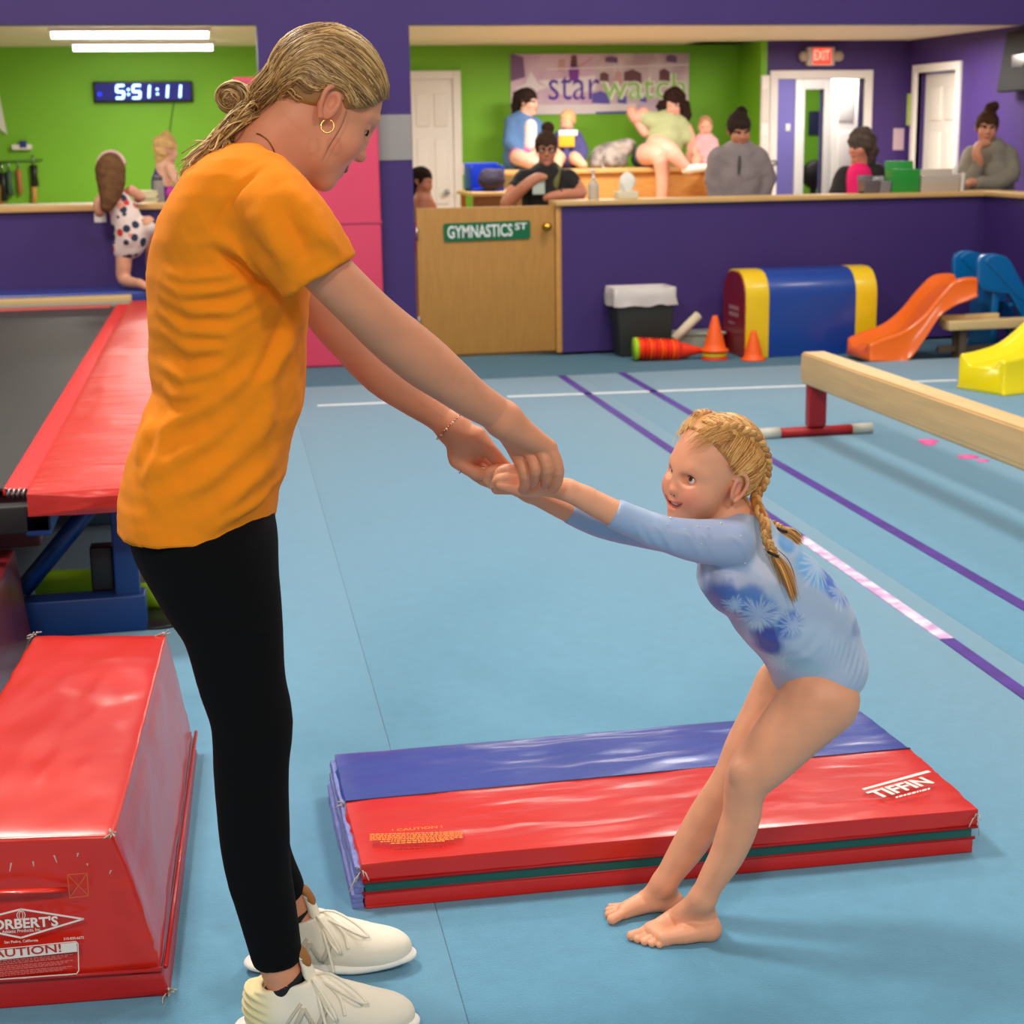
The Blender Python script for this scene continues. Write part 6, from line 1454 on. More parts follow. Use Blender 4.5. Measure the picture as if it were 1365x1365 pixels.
# ---- leotard
Lt = Sdf(); wet(Lt, [(a, b, c, r+1.5) for a, b, c, r in TORSO], .03)
Lt.ell(J(966, 768, 2.865), (.050, .085, .046), None, .03); Lt.ell(J(974, 793, 2.865), (.036, .07, .030), None, .02)
Lt.ell(J(1106, 892, 2.885), (.062, .095, .056), None, .03); Lt.cap(J(1060, 880, 2.885), J(1052, 906, 2.888), .045, .022, .03)
wet(Lt, [(a, b, c, r+1.8) for a, b, c, r in NARM[:5]]+[(806, 678, 2.768, 20)], .02); wet(Lt, [(a, b, c, r+1.5) for a, b, c, r in FARM[:5]]+[(748, 678, 2.85, 15)], .02)
Lt.chain([J(988, 706, 2.84), J(1005, 705, 2.88), J(990, 706, 2.93)], [.030, .034, .030], .02)
c0, c1 = J(828, 664, 2.77), J(806, 703, 2.77); q = (c1-c0); nn = np.array([q[2], 0, -q[0]]); nn = nn if nn[0] < 0 else -nn
Lt.plane((c0+c1)/2, nn, .002, lo=J(800, 715, 2.77)-np.array([.03, .045, .03]), hi=J(830, 660, 2.77)+np.array([.02, .045, .03]))
f0 = J(756, 686, 2.855); Lt.plane(f0, (-.85, 0, .5), .002, lo=f0-np.array([.05, .04, .04]), hi=f0+np.array([.03, .04, .04]))
Lt.cap(gh['H'](-.02, 0, -.05), loc(984, 704, 2.88), .046, .047, .006, 's')
V, F = Lt.mesh(.0028, smooth=8)
FL_ = []
def gf(pts, wd=.006, am=.004, side=1): FL_.append((pl(*pts, D=2.82), wd, am, side))
for k in range(9):      # gathers at the leg elastic and small drag lines at shoulder and waist
    x = 1092+k*6; y = 884+k*k*.55; gf([(x, y), (x+5+k*1.5, y-22-k*.8), (x+8+k*2, y-40)], .0045, .0035)
for x in (842, 856, 872, 905, 925): gf([(x, 684+(x-842)*.12), (x+10, 704), (x+22, 722+(x-842)*.1)], .006, .0025)
gf([(968, 702), (985, 716), (992, 735)], .006, .003); gf([(1030, 868), (1060, 858), (1080, 830)], .01, .004); gf([(1042, 880), (1075, 866), (1100, 840)], .01, .004); gf([(925, 750), (950, 760), (985, 762)], .006, .004)
gf([(1000, 835), (1030, 850), (1055, 850)], .01, .003); gf([(935, 748), (938, 765), (932, 776)], .004, .003)
V = folds(V, F, FL_)
# printed pattern: ombre blue with dark blossoms and white frost bursts
pc = np.array(pl((1010, 812), D=2.82)[0]); X_ = V[:, 0]; Z_ = V[:, 2]
sx = FPX/zcam(J(1010, 812, 2.82)); ux = (X_-pc[0])*sx+1010; uy = -(Z_-pc[1])*sx*.985+812       # print coordinates on the garment, read from the pattern
col = np.tile(np.array(lin((164, 184, 212))), (len(V), 1))
def paint(mask, rgb):
    global col
    col = col*(1-mask[:, None])+np.array(lin(rgb))*mask[:, None]
def blob(cx, cy, rx, ry, ang, rgb, a=1, soft=.5):
    c_, s_ = cos(ang), sin(ang); x = (ux-cx)*c_+(uy-cy)*s_; y = -(ux-cx)*s_+(uy-cy)*c_
    d = np.sqrt((x/rx)**2+(y/ry)**2)+.10*fbm(V, 90, 4); paint(a*(1-sm(d, 1-soft, 1.05)), rgb)
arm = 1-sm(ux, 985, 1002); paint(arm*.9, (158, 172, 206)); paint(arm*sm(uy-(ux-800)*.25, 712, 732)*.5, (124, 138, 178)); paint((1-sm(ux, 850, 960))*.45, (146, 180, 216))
blob(1020, 745, 26, 34, .2, (206, 208, 226), .9); blob(985, 770, 50, 16, .25, (186, 192, 214), .8)
blob(960, 790, 28, 30, .5, (58, 88, 168), .9); blob(1000, 800, 46, 30, .6, (70, 116, 188), .9); blob(1048, 828, 22, 26, .5, (24, 94, 184), .95); blob(1022, 852, 22, 30, -.5, (52, 62, 158), .95)
blob(1085, 762, 42, 20, .75, (96, 168, 224), .9); blob(1118, 790, 36, 16, .85, (24, 104, 204), .95); blob(1052, 728, 20, 12, .4, (70, 150, 212), .9); blob(1150, 846, 16, 16, .3, (84, 112, 180), .6)
blob(1085, 850, 50, 34, .4, (176, 200, 224), .6); blob(1070, 885, 40, 14, .2, (140, 184, 206), .6)
def burst(cx, cy, R, n, seed):
    r = np.hypot(ux-cx, uy-cy); th = np.arctan2(uy-cy, ux-cx); k = np.random.default_rng(seed)
    m = np.zeros(len(V))
    for i in range(n):
        t = 2*pi*i/n+k.uniform(-.1, .1); L_ = R*k.uniform(.6, 1); d = np.abs(((th-t+pi) % (2*pi))-pi)*r
        m = np.maximum(m, (1-sm(d, .2, 2.2))*(1-sm(r, L_*.7, L_)))
    paint(m*.5, (208, 222, 240))
burst(1008, 814, 34, 26, 1); burst(1094, 758, 38, 30, 2); burst(1052, 826, 26, 20, 3); burst(1124, 796, 26, 22, 5); burst(1040, 888, 20, 16, 4); burst(975, 800, 20, 16, 7)
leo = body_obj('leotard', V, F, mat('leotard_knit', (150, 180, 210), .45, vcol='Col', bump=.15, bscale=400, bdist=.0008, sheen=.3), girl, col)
GEM = mat('rhinestone', (255, 250, 240), .05, metal=.6)
for (x, y, D) in ((890, 700, 2.752), (913, 706, 2.756), (931, 703, 2.758), (935, 725, 2.752), (944, 704, 2.76), (1012, 703, 2.84), (1016, 712, 2.835), (988, 715, 2.765), (994, 752, 2.78), (895, 693, 2.757), (962, 699, 2.772)):
    q = J(x, y, D)[None]; ix = Lt.eval(q); 
    for _ in range(30):
        d = Lt.eval(q)[0]
        if d < .0008: break
        q = q+np.array([[0, 1, 0]])*max(d, .0005)*.7
    lathe('rhinestone', [(.0001, -.0018), (.0014, -.0008), (.0018, 0), (.001, .0012), (.0001, .0016)], to_world(q)[0], GEM, leo, 6)

# ---- hair with two braids
hcg = np.array([-.010, 0, .042]); hrg = np.array([.103, .080, .093])+.008
HB = Sdf(); HB.ell(H(*hcg), (hrg-.002)*GS, GM, .01)
HB.plane(H(.066, 0, .098), GM @ np.array([.74, 0, -.67]), .006); HB.plane(H(-.012, 0, -.016), GM @ np.array([.45, 0, -.89]), .01)
for y in (-1, 1): HB.ell(H(.004, y*.096, -.010), np.array([.030, .034, .034])*GS, GM, .006, 's')
V, F = HB.mesh(.0035)
gp = [(204, 146, 78), (222, 166, 94), (186, 122, 60), (236, 188, 116)]
ghair = body_obj('hair', V, F, HAIRM, girl, np.tile(np.array(lin((200, 140, 76))), (len(V), 1)))
def gpath(p0, p1, lift, n=14):
    a = (np.array(p0)-hcg)/hrg; b = (np.array(p1)-hcg)/hrg; a /= np.linalg.norm(a); b /= np.linalg.norm(b); w_ = math.acos(np.clip(a @ b, -1, 1)); out = []
    for t in np.linspace(0, 1, n):
        q = (sin((1-t)*w_)*a+sin(t*w_)*b)/max(sin(w_), 1e-4); out.append(H(*(hcg+q*hrg*(1.0+lift*sin(pi*t)))))
    return np.array(out)
bl_ = [(.040, .040, .118), (.005, .054, .120), (-.035, .062, .108), (-.072, .062, .080), (-.096, .056, .045), (-.104, .050, .005), (-.096, .046, -.035)]
paths, rads, cols = [], [], []
for i in range(900):
    sd = 1 if i % 4 else -1; t = random.random()
    k = t*(len(bl_)-1); j = min(int(k), len(bl_)-2); e = np.array(bl_[j])*(1-k+j)+np.array(bl_[j+1])*(k-j)
    if i % 2:      # from the parting
        s_ = np.array([.075-.175*t**1.1, .0, .15-.2*max(0, t-.5)])
    else:          # from the hairline round the face, ear and nape
        f = t; hlg = [(.068, .018, .104), (.050, .056, .084), (.026, .080, .058), (.010, .086, .034), (-.018, .090, .034), (-.034, .088, -.005), (-.05, .075, -.038), (-.066, .05, -.054)]
        kk = f*(len(hlg)-1); jj = min(int(kk), len(hlg)-2); s_ = np.array(hlg[jj])*(1-kk+jj)+np.array(hlg[jj+1])*(kk-jj)
    s_ = s_.copy(); s_[1] *= sd; e = e.copy(); e[1] *= sd
    P = gpath(s_+RNG.normal(0, .003, 3), e+RNG.normal(0, .004, 3), random.uniform(-.002, .016)); P += RNG.normal(0, .0004, P.shape)
    paths.append(P); rads.append(random.uniform(.0010, .0022)); cols.append(shade(random.choice(gp), .2))
for i in range(170):
    sd = 1 if i % 3 else -1; P = gpath((.078+random.gauss(0, .01), sd*random.uniform(0, .05), .085+random.gauss(0, .012)), (-.05, sd*.05, .12), .06, 12)[:random.randint(4, 10)]; P += np.cumsum(RNG.normal(0, .0014, P.shape), 0)
    paths.append(P); rads.append(.00035); cols.append(shade(gp[3], .1))
strands('hair_locks', paths, rads, cols, ghair, HAIRM)
def braid(path, wid, turns, rad, parent):
    path = bez(path, 90); parts, rr, cc = [], [], []
    tang = np.gradient(path, axis=0); tang /= np.linalg.norm(tang, axis=1, keepdims=True)
    nor = np.array([0, -1.0, 0])
    for j in range(3):
        P = []
        for i in range(90):
            t = i/89; th = 2*pi*(turns*t+j/3); n_ = nor-tang[i]*(nor @ tang[i]); n_ /= np.linalg.norm(n_); e1 = np.cross(tang[i], n_); w_ = wid*(1-.35*t)
            P.append(path[i]+e1*w_*sin(th)+n_*w_*.5*sin(2*th))
        P = np.array(P); c0_ = shade(gp[j % 3], .08)
        v, f = tube_arrays(P, rad*(1-.3*np.linspace(0, 1, 90)), 8); parts.append((v, f)); cc.append(np.tile(c0_, (len(v), 1)))
        for s2 in range(7):     # visible hairs on each strand of the braid
            a0 = random.uniform(0, 6.28); off = [rad*.88*(1-.3*i/89)*(cos(a0+i*.12)*np.cross(tang[i], nor)+sin(a0+i*.12)*nor) for i in range(90)]
            v, f = tube_arrays(P+np.array(off), .0011, 4); parts.append((v, f)); cc.append(np.tile(shade(random.choice(gp), .25), (len(v), 1)))
    V, F = join_arrays(parts); o = mesh_obj('braid', to_world(V), F, HAIRM, parent, True); C_ = np.concatenate(cc)
    at = o.data.color_attributes.new('Col', 'FLOAT_COLOR', 'POINT'); at.data.foreach_set('color', np.concatenate([C_, np.ones((len(C_), 1))], 1).astype(np.float32).ravel())
    return o
nb_ = [H(*p) for p in bl_]
e_ = J(1031, 738, 2.79)
near_path = nb_+[J(1019, 694, 2.805), J(1022, 718, 2.79), e_]
braid(near_path, .0075, 8, .0068, ghair)
fb_ = [H(p[0], -p[1], p[2]) for p in bl_]
braid(fb_+[J(1012, 690, 2.955), J(1030, 700, 2.965), J(1042, 706, 2.965)], .0075, 8, .0068, ghair)
def tail(s, e, n, sp, parent):
    paths, rads, cols = [], [], []
    for i in range(n):
        d = RNG.normal(0, 1, 3); P = bez([s+d*.003, s*.6+e*.4+d*sp*.7+np.array([.004, 0, .002]), e+d*sp*np.array([.6, 1, .8])], 12)
        paths.append(P); rads.append(random.uniform(.0010, .0020)); cols.append(shade(random.choice(gp), .25))
    strands('braid_tail', paths, rads, cols, parent, HAIRM)
tail(e_, J(1057, 797, 2.79), 90, .0075, ghair); tail(J(1042, 706, 2.965), J(1067, 722, 2.965), 60, .006, ghair)
for p in (e_, J(1042, 706, 2.965)):
    tube('hair_band', to_world(np.array([p+np.array([.0095*cos(t), .0095*sin(t), -.004*cos(t)]) for t in np.linspace(0, 2*pi, 18, endpoint=False)])), .0026, mat('dark_elastic', (40, 28, 24), .7), ghair, 8, closed=True)
# ================================================================ people in the lobby
def figure(label, D, head_, limbs, wears, hair_, tone=(222, 160, 128), child=False, h=.010, lip=(190, 100, 92), eyec=(60, 46, 36), smile=.8, base=None, extra=None, glasses=False, lidded=False):
    """head_: (px, py, size, yaw, pitch, roll); limbs: skin chains; wears: (name, rgb, chains, cuts)"""
    px, py, s, yw, pt, rl = head_
    O = loc(px, py, D); M_ = rotm(radians(yw), radians(pt), radians(rl))
    bl0 = base or (px, D); bp_ = loc(bl0[0], 300, bl0[1]); 
    p = thing('person', label, 'person', to_world(np.array([[bp_[0], bp_[1], 0]]))[0])
    B = Sdf(); hd = head(B, O, M_, s, child=child, smile=smile)
    def ch(S, pts, k=.02):
        q = [J(a, b, D+c, r) for a, b, c, r in pts]; S.chain([x for x, _ in q], [r for _, r in q], k)
    for c in limbs: ch(B, c)
    V, F = B.mesh(h, refine=((lambda P: np.linalg.norm(P-O, axis=1) < .15*s/.9, 0),), iters=1)
    bo = body_obj('body', V, F, SKIN, p, skin_colors(V, hd, tone, lip, .3))
    eyes(hd, bo, eyec)
    for y in (-1, 1):
        tube('eyebrow', to_world(np.array([hd['H'](hd['ex']+.017, y*.013, hd['ez']+.022), hd['H'](hd['ex']+.0155, y*.028, hd['ez']+.027), hd['H'](hd['ex']+.002, y*.046, hd['ez']+.021)])), [.0015, .0022, .001], mat('brow_%d' % hair_['rgb'][0], tuple(int(v*.75) for v in hair_['rgb']), .8), bo, 5)
    for (nm, rgb, chains, cuts, *opt) in wears:
        S = Sdf()
        for c in chains: ch(S, c, .03)
        for (pt_, n_) in cuts: S.plane(J(pt_[0], pt_[1], D+(pt_[2] if len(pt_) > 2 else 0)), n_, .004)
        V, F = S.mesh(h, iters=1); V = V+vnormals(V, F)*(.004*fbm(V, 22, len(nm)))[:, None]
        m_ = opt[0] if opt else mat('cloth_%d_%d_%d' % rgb, rgb, .85, noise=.08, nscale=12, bump=.3, bscale=60)
        body_obj(nm, V, F, m_, p)
    # hair
    hs = Sdf(); hc_ = np.array([-.012, 0, .044]); r_ = np.array([.100, .078, .092])+hair_.get('th', .008)
    hs.ell(hd['H'](*hc_), r_*s, M_, .01); lowz = hair_.get('nape', -.03)
    fx = hair_.get('front', .080)
    hs.plane(hd['H'](fx, 0, .082), M_ @ np.array([.66, 0, -.75]), .006)
    hs.plane(hd['H'](-.02, 0, lowz), M_ @ np.array([.35, 0, -.94]), .01)
    for c in hair_.get('ch', []): ch(hs, c, .02)
    V, F = hs.mesh(h*.7, iters=1); N = vnormals(V, F); V = V+N*(hair_.get('curl', .002)*fbm(V, hair_.get('cs', 60), 9))[:, None]
    col = np.tile(np.array(lin(hair_['rgb'])), (len(V), 1))*(1+.25*fbm(V, 70, 3))[:, None]
    body_obj('hair', V, F, HAIRB, p, np.clip(col, 0, 1))
    if glasses:
        G_ = mat('glasses_frame', (36, 28, 26), .4)
        for y in (-1, 1):
            c = hd['H'](hd['ex']+.022, y*.034, hd['ez']-.002); e1 = M_ @ np.array([0, 1, 0]); e2 = M_ @ np.array([0, 0, 1])
            tube('glasses', to_world(np.array([c+e1*.026*s*cos(t)+e2*.019*s*sin(t) for t in np.linspace(0, 2*pi, 16, endpoint=False)])), .0035, G_, p, 6, closed=True)
    if extra: extra(p, hd, D)
    return p
def legs_down(x, D, y0=300, w=8, yt=216): return [[(x, yt, .02, 11), (x, (yt+y0)/2, .02, 14), (x, y0+6, 0, 15)], [(x-w, y0, 0, 12), (x-w, y0+60, 0, 9), (x-w, y0+130, 0, 7)], [(x+w, y0, .0, 12), (x+w, y0+60, 0, 9), (x+w, y0+130, 0, 7)]]
# -- child in heart print romper climbing the half wall
HEART = bpy.data.materials.new('heart_print'); HEART.use_nodes = True
nt = HEART.node_tree; bs = nt.nodes['Principled BSDF']; bs.inputs['Roughness'].default_value = .85
tc = nt.nodes.new('ShaderNodeTexCoord'); vo = nt.nodes.new('ShaderNodeTexVoronoi'); vo.inputs['Scale'].default_value = 17
rp_ = nt.nodes.new('ShaderNodeValToRGB'); rp_.color_ramp.interpolation = 'CONSTANT'
rp_.color_ramp.elements[0].color = (*lin((40, 50, 74)), 1); rp_.color_ramp.elements[1].position = .42; rp_.color_ramp.elements[1].color = (*lin((206, 54, 44)), 1)
e_2 = rp_.color_ramp.elements.new(.68); e_2.color = (*lin((232, 150, 120)), 1)
sp2 = nt.nodes.new('ShaderNodeSeparateColor'); lt = nt.nodes.new('ShaderNodeMath'); lt.operation = 'LESS_THAN'; lt.inputs[1].default_value = .42; mx2 = nt.nodes.new('ShaderNodeMixRGB'); mx2.inputs[1].default_value = (*lin((232, 212, 202)), 1)
nt.links.new(tc.outputs['Object'], vo.inputs['Vector']); nt.links.new(vo.outputs['Color'], sp2.inputs[0]); nt.links.new(sp2.outputs[0], rp_.inputs[0]); nt.links.new(vo.outputs['Distance'], lt.inputs[0]); nt.links.new(lt.outputs[0], mx2.inputs[0]); nt.links.new(rp_.outputs[0], mx2.inputs[2]); nt.links.new(mx2.outputs[0], bs.inputs['Base Color'])
figure('small child in heart print romper climbing the left half wall', 10.62, (147, 231, .88, 95, 10, 5),
       [[(148, 240, 0, 8), (155, 262, 0, 10)], [(140, 258, .0, 7), (130, 272, -.05, 6), (133, 285, -.02, 5), (137, 268, .18, 5)], [(175, 254, .05, 7), (188, 262, .08, 6), (184, 266, .22, 5)],
        [(166, 322, 0, 12), (165, 350, -.02, 10.5), (165, 371, -.02, 9), (178, 377, -.10, 7), (187, 378, -.16, 6), (196, 383, -.20, 4.5)], [(187, 310, .05, 11), (199, 300, -.02, 11), (202, 330, .06, 8.5), (201, 352, .10, 6.5), (205, 360, .05, 5)]],
       [('romper', (230, 210, 200), [[(155, 262, 0, 15), (165, 285, 0, 19), (175, 312, 0, 22), (174, 325, 0, 19)], [(168, 320, 0, 15), (165, 333, -.01, 14)], [(184, 312, .02, 15), (198, 302, -.01, 13.5)]], [], HEART)],
       dict(rgb=(112, 78, 50), nape=-.10, front=.05, ch=[[(147, 228, -.02, 20), (148, 245, -.05, 18), (146, 262, -.09, 13), (142, 275, -.11, 8)]]), child=True, base=(165, 10.62),
       extra=lambda p, hd, D: tube('headband', to_world(np.array([hd['H'](.02, .098*cos(t), .046+.112*sin(t)) for t in np.linspace(.2, pi-.2, 16)])), .012, mat('pink_band', (232, 184, 176), .8), p, 6))
# -- blond toddler in purple leotard on the desk
figure('blond toddler in purple leotard sitting on the desk behind the half wall', 11.55, (221, 201, .78, 40, 5, 0),
       [[(220, 210, 0, 7), (217, 222, 0, 10)], [(220, 222, 0, 9), (217, 245, 0, 12)], [(227, 224, -.05, 7), (234, 240, -.08, 6), (246, 252, .0, 5)], [(222, 262, 0, 11), (240, 264, -.02, 9), (252, 266, 0, 6)]],
       [('leotard', (72, 40, 134), [[(212, 224, 0, 5.5), (214, 240, 0, 12), (216, 260, 0, 14)]], []), ('skirt', (214, 66, 176), [[(222, 258, 0, 12), (236, 262, -.02, 10)]], [])],
       dict(rgb=(226, 184, 120), nape=-.06, ch=[[(221, 186, 0, 7), (222, 178, 0, 4.5)], [(214, 205, -.03, 8), (213, 214, -.02, 6)]], curl=.006), child=True, tone=(238, 186, 156))
# -- girl in magenta tank by the gate
figure('dark haired girl in magenta tank top beside the gate post', 12.15, (562, 243, .80, -20, 5, 0),
       [[(561, 252, 0, 7), (563, 266, 0, 8)], [(564, 268, 0, 14), (564, 300, 0, 15)], [(552, 274, 0, 7), (548, 300, 0, 6), (550, 325, 0, 5)], [(575, 274, 0, 7), (578, 300, 0, 6), (576, 325, 0, 5)]]+legs_down(564, 0, 330, 8, 272),
       [('tank_top', (206, 44, 140), [[(563, 276, 0, 13), (564, 300, 0, 15), (564, 330, 0, 17)]], [])], dict(rgb=(44, 28, 24), nape=-.05, ch=[[(556, 240, .03, 12), (552, 256, .03, 8)]]), tone=(196, 128, 96), child=True)
# -- woman in black tee with glasses behind the gate
def gear(p, hd, D):
    a = loc(718, 246, D-.20); t_ = mat('phone_pale', (190, 206, 196), .3); c_ = to_world(a[None])[0]
    o = box('phone', c_-np.array([.045, .006, .07]), c_+np.array([.045, .006, .07]), t_, p, .006); tube('bag_strap', to_world(np.array([loc(744, 222, D-.03), loc(742, 240, D-.12), loc(738, 262, D-.13)])), .022, mat('olive_strap', (108, 104, 48), .8), p, 6, .3)
    tube('watch_band', to_world(np.array([loc(748, 258, D-.22)+np.array([0, .03*cos(t), .03*sin(t)]) for t in np.linspace(0, 2*pi, 14, endpoint=False)])), .010, BLACK, p, 6, closed=True)
figure('woman in black tee and glasses leaning over the gate with a phone', 12.0, (728, 200, .94, -88, 6, 0),
       [[(728, 212, .02, 10), (728, 228, .02, 13)], [(694, 240, 0, 10), (680, 262, -.10, 9), (677, 270, -.12, 9), (700, 248, -.2, 7.5), (716, 237, -.2, 6.5), (726, 236, -.21, 4)], [(762, 240, 0, 10), (774, 258, -.12, 8.5), (752, 259, -.22, 7), (735, 262, -.23, 6), (728, 264, -.22, 4.5)]]+legs_down(728, 0, 330, 14, 236),
       [('tee', (26, 24, 24), [[(728, 240, .02, 26), (728, 262, .02, 33), (728, 330, .02, 34)], [(700, 240, .0, 15), (690, 250, -.04, 13)], [(757, 240, 0, 15), (767, 252, -.05, 12)]], []), ('trousers', (40, 42, 60), [[(715, 335, .02, 22), (714, 400, .02, 16), (714, 458, .02, 12)], [(741, 335, .02, 22), (742, 400, .02, 16), (742, 458, .02, 12)]], [])],
       dict(rgb=(66, 46, 36), ch=[[(729, 178, .03, 7), (730, 171, .03, 9)]]), tone=(200, 132, 102), glasses=True, extra=gear)
# -- mother in denim shirt on the bench
figure('woman in blue denim shirt sitting on the oak bench looking aside', 15.2, (703, 137, .94, -28, 4, 0),
       [[(702, 146, 0, 8), (700, 158, 0, 10)], [(720, 190, -.12, 6), (714, 205, -.2, 5), (704, 208, -.22, 4)], [(700, 212, 0, 13), (690, 209, -.18, 11), (708, 216, -.30, 9), (722, 216, -.28, 7)]],
       [('denim_shirt', (88, 124, 176), [[(696, 164, .02, 17), (694, 190, .02, 21), (692, 212, .02, 22)], [(684, 164, .0, 11), (680, 190, -.08, 10), (694, 206, -.18, 8)], [(713, 166, .02, 10), (722, 184, -.1, 8), (719, 198, -.18, 7)]], []), ('white_top', (240, 230, 224), [[(707, 168, -.07, 9), (708, 195, -.10, 10)]], []), ('pink_shorts', (220, 96, 150), [[(702, 208, -.10, 12), (690, 208, -.16, 12)]], [])],
       dict(rgb=(46, 34, 30), ch=[[(693, 130, .03, 10), (688, 142, .05, 7), (686, 150, .06, 4)]]), tone=(240, 190, 166))
# -- toddler boy in navy shirt
def truck(p, hd, D):
    for (x0, y0, x1, y1, m_, dd) in ((745, 173, 770, 181, 'white', -.118), (745, 181, 766, 196, 'yellow', -.12)):
        a = to_world(loc(x0, y1, D+dd)[None])[0]; b = to_world(loc(x1, y0, D+dd)[None])[0]
        hexa('shirt_print', [tuple(a), (b[0], b[1], a[2]), (b[0], b[1]+.02, a[2]), (a[0], a[1]+.02, a[2]), (a[0], a[1], b[2]), tuple(b), (b[0], b[1]+.02, b[2]), (a[0], a[1]+.02, b[2])], mat('print_'+m_, (240, 236, 230) if m_ == 'white' else (236, 178, 40), .7), p, .004)
    for x in (750, 761): lathe('shirt_print', [(.017, 0), (.017, .004), (0, .004)], to_world(loc(x, 198, D-.124)[None])[0], BLACK, p, 12, axis=-FH)
figure('toddler in navy shirt with yellow truck print sitting on the oak bench', 15.2, (757, 163, .80, -125, 8, 0),
       [[(757, 170, 0, 7), (757, 180, 0, 9)], [(743, 184, -.02, 5.5), (740, 200, -.08, 5), (748, 208, -.14, 4)], [(750, 208, 0, 9), (744, 213, -.16, 8), (742, 224, -.24, 6)], [(762, 208, 0, 9), (768, 212, -.16, 8), (778, 220, -.24, 5)]],
       [('shirt', (74, 70, 128), [[(757, 184, 0, 15), (757, 208, 0, 18)], [(745, 182, 0, 8), (740, 198, -.06, 7)], [(769, 182, 0, 8), (777, 200, -.05, 7), (776, 212, -.1, 6)]], [])],
       dict(rgb=(214, 170, 124), nape=-.04), child=True, tone=(236, 184, 150), extra=truck)
# -- woman in pale green tee with crossed legs
def sneaker(px, py, dD, ang, m_=None):
    def f(p, hd, D):
        S = Sdf(); a = J(px, py, D+dD); d = np.array([cos(ang), -.25, sin(ang)]); S.chain([a, a+d*.10, a+d*.20], [.042, .042, .034], .02, flat=((0, 0, 1), .9)); V, F = S.mesh(.010); body_obj('shoe', V, F, mat('white_shoe', (240, 228, 214), .6), p)
    return f
figure('curly haired woman in pale green tee sitting cross legged on the oak bench', 15.4, (897, 142, .95, -95, 8, 4),
       [[(897, 152, 0, 9), (894, 164, 0, 10)], [(858, 152, .0, 9), (848, 158, .0, 8), (842, 148, .04, 7), (856, 172, -.02, 6.5), (860, 178, -.04, 5.5)], [(914, 172, 0, 9), (922, 192, .0, 7.5), (920, 212, .02, 6), (922, 220, .02, 4.5)],
        [(868, 206, .05, 15), (862, 206, -.2, 15), (878, 208, -.42, 12.5), (883, 230, -.42, 9.5), (882, 262, -.40, 7), (880, 285, -.40, 6)], [(880, 202, .05, 15), (876, 193, -.28, 14), (894, 202, -.46, 11.5), (910, 219, -.48, 8), (918, 227, -.46, 6.5)]],
       [('tee', (188, 196, 146), [[(890, 168, .02, 22), (886, 185, .02, 25), (882, 203, .03, 25)], [(876, 164, .0, 14), (862, 158, .0, 12)], [(906, 166, 0, 12), (914, 182, 0, 11)]], []), ('shorts', (70, 86, 120), [[(866, 207, .06, 18), (862, 207, -.16, 16.5)], [(882, 205, .06, 17), (879, 198, -.16, 16)]], [])],
       dict(rgb=(52, 34, 30), curl=.016, cs=38, nape=-.09, ch=[[(908, 140, .04, 11), (912, 152, .04, 10)], [(884, 142, .04, 9), (884, 152, .05, 7)], [(898, 128, .04, 12), (904, 132, .04, 11)]]), tone=(236, 176, 154), extra=sneaker(914, 226, -.48, .10))
# -- baby in pink
figure('baby in pale pink outfit sitting beside the woman in green tee', 15.45, (940, 170, .76, -95, 4, 0),
       [[(940, 176, 0, 7), (940, 186, 0, 9)], [(929, 192, -.04, 5), (926, 203, -.1, 4), (930, 210, -.12, 3)], [(934, 212, 0, 8), (928, 214, -.16, 7), (926, 222, -.2, 5)]],
       [('romper', (236, 176, 182), [[(940, 188, 0, 13), (940, 212, 0, 16)], [(929, 188, -.01, 7), (926, 198, -.06, 6)], [(951, 190, -.01, 7), (952, 206, -.06, 6)], [(944, 212, 0, 10), (942, 216, -.14, 8)]], [])], dict(rgb=(198, 146, 110), th=.006, nape=-.02), child=True, tone=(236, 178, 152))
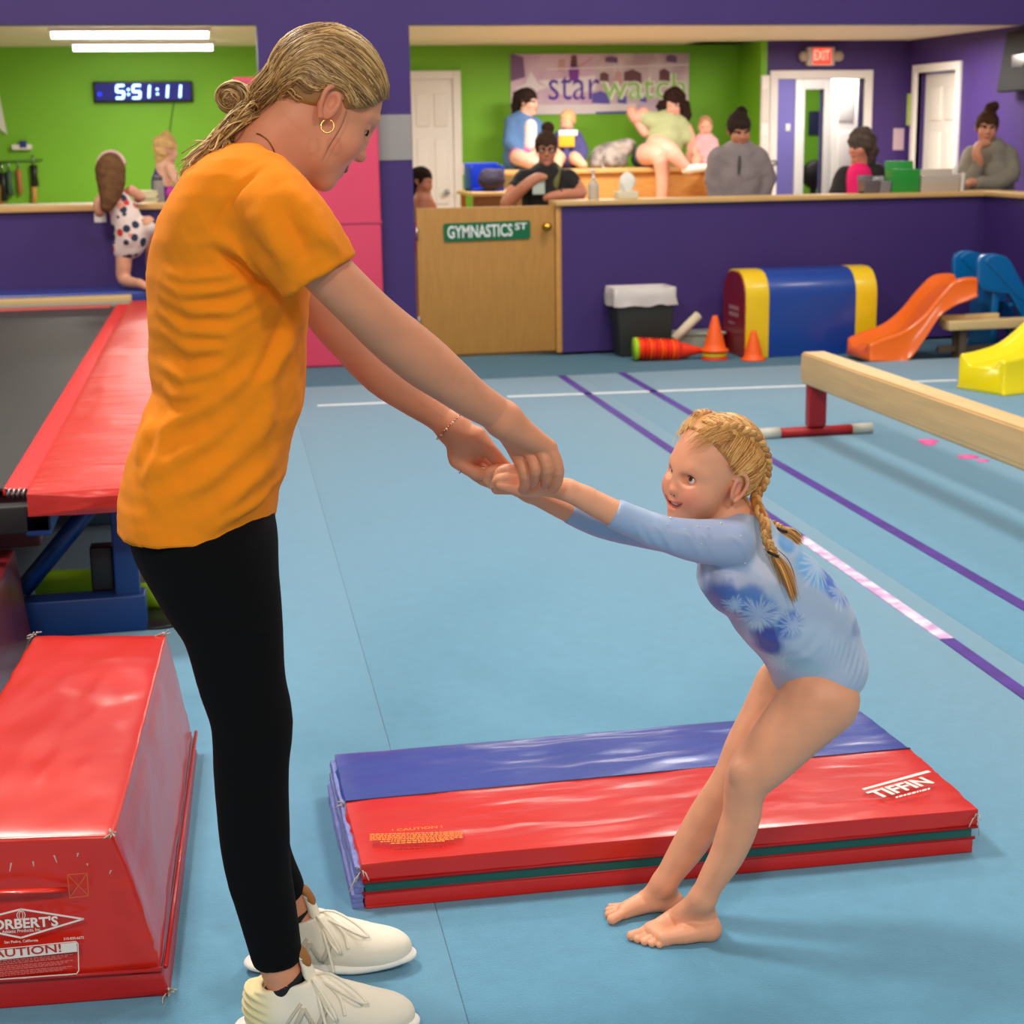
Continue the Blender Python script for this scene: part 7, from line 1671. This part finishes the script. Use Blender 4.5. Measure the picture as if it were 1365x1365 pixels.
# -- woman in grey hoodie at the half wall
figure('woman in grey zip hoodie with topknot looking down at the half wall', 12.35, (985, 175, 1.0, -80, 16, 4),
       [[(985, 186, .0, 10), (985, 200, .02, 13)]]+[[(984, 206, .02, 12), (958, 214, .01, 9), (952, 240, 0, 8), (960, 262, -.02, 7), (966, 275, -.1, 6)], [(984, 206, .02, 12), (1010, 214, .01, 9), (1020, 240, 0, 8), (1014, 262, -.02, 7), (1008, 275, -.1, 6)]]+legs_down(986, 0, 350, 14, 218),
       [('hoodie', (138, 126, 126), [[(985, 210, .02, 25), (984, 240, .02, 33), (984, 330, .02, 36)], [(960, 212, .01, 17), (952, 240, 0, 13), (956, 268, -.05, 10)], [(1008, 212, .01, 17), (1021, 236, .02, 14), (1014, 268, -.03, 11)], [(975, 200, .05, 10), (995, 200, .05, 10)]], []), ('zip', (70, 64, 66), [[(986, 208, -.135, 1.5), (985, 232, -.17, 1.5)]], []), ('trousers', (36, 36, 44), [[(972, 350, .02, 22), (972, 400, .02, 16), (972, 442, .02, 12)], [(998, 350, .02, 22), (998, 400, .02, 16), (998, 442, .02, 12)]], [])],
       dict(rgb=(52, 38, 34), ch=[[(987, 156, .03, 8), (988, 150, .03, 8.5)]]), tone=(206, 138, 104), h=.009)
# -- seated woman in hot pink top and black jacket
figure('older woman in hot pink top and black jacket seated behind the half wall', 12.65, (1148, 196, .98, -142, 4, 0),
       [[(1146, 212, 0, 10), (1144, 228, 0, 12)]]+legs_down(1148, 0, 330, 12, 238),
       [('pink_top', (244, 20, 110), [[(1145, 234, -.05, 17), (1144, 262, -.06, 19), (1144, 300, -.05, 20)]], []), ('jacket', (32, 26, 28), [[(1128, 236, .03, 15), (1122, 260, .0, 18), (1122, 310, 0, 18)], [(1165, 234, .02, 17), (1172, 258, .0, 18), (1170, 310, 0, 20)], [(1146, 236, .10, 20), (1148, 300, .10, 26)]], [])],
       dict(rgb=(92, 78, 70), th=.018, nape=-.05, curl=.008, cs=40, front=.046, ch=[[(1158, 200, .03, 13), (1158, 214, .04, 9)]]), tone=(214, 140, 108))
# -- woman in grey sweater with chin on hand
figure('woman in grey sweater and topknot resting her chin on her hand', 12.85, (1315, 172, 1.0, -98, 2, -6),
       [[(1316, 184, .02, 10), (1318, 200, .03, 12)], [(1318, 206, .03, 12), (1296, 210, .0, 9), (1292, 240, -.14, 8), (1305, 218, -.22, 7), (1302, 204, -.24, 6.5), (1306, 194, -.22, 6), (1316, 191, -.2, 5)], [(1318, 206, .03, 12), (1342, 210, .02, 9), (1345, 236, -.06, 8), (1320, 244, -.18, 7), (1300, 242, -.2, 6), (1292, 244, -.22, 5)]]+legs_down(1320, 0, 340, 14),
       [('sweater', (136, 128, 112), [[(1320, 206, .04, 24), (1320, 232, .04, 31), (1320, 330, .04, 32)], [(1296, 208, .0, 14), (1289, 226, -.08, 12), (1292, 243, -.14, 11), (1303, 224, -.2, 9), (1304, 214, -.22, 8)], [(1342, 208, .02, 14), (1348, 232, -.06, 12), (1330, 244, -.16, 11), (1306, 243, -.2, 9)]], [])],
       dict(rgb=(72, 46, 32), ch=[[(1319, 151, .02, 5.5), (1320, 145, .02, 8), (1325, 142, .02, 7)]]), tone=(206, 140, 106))
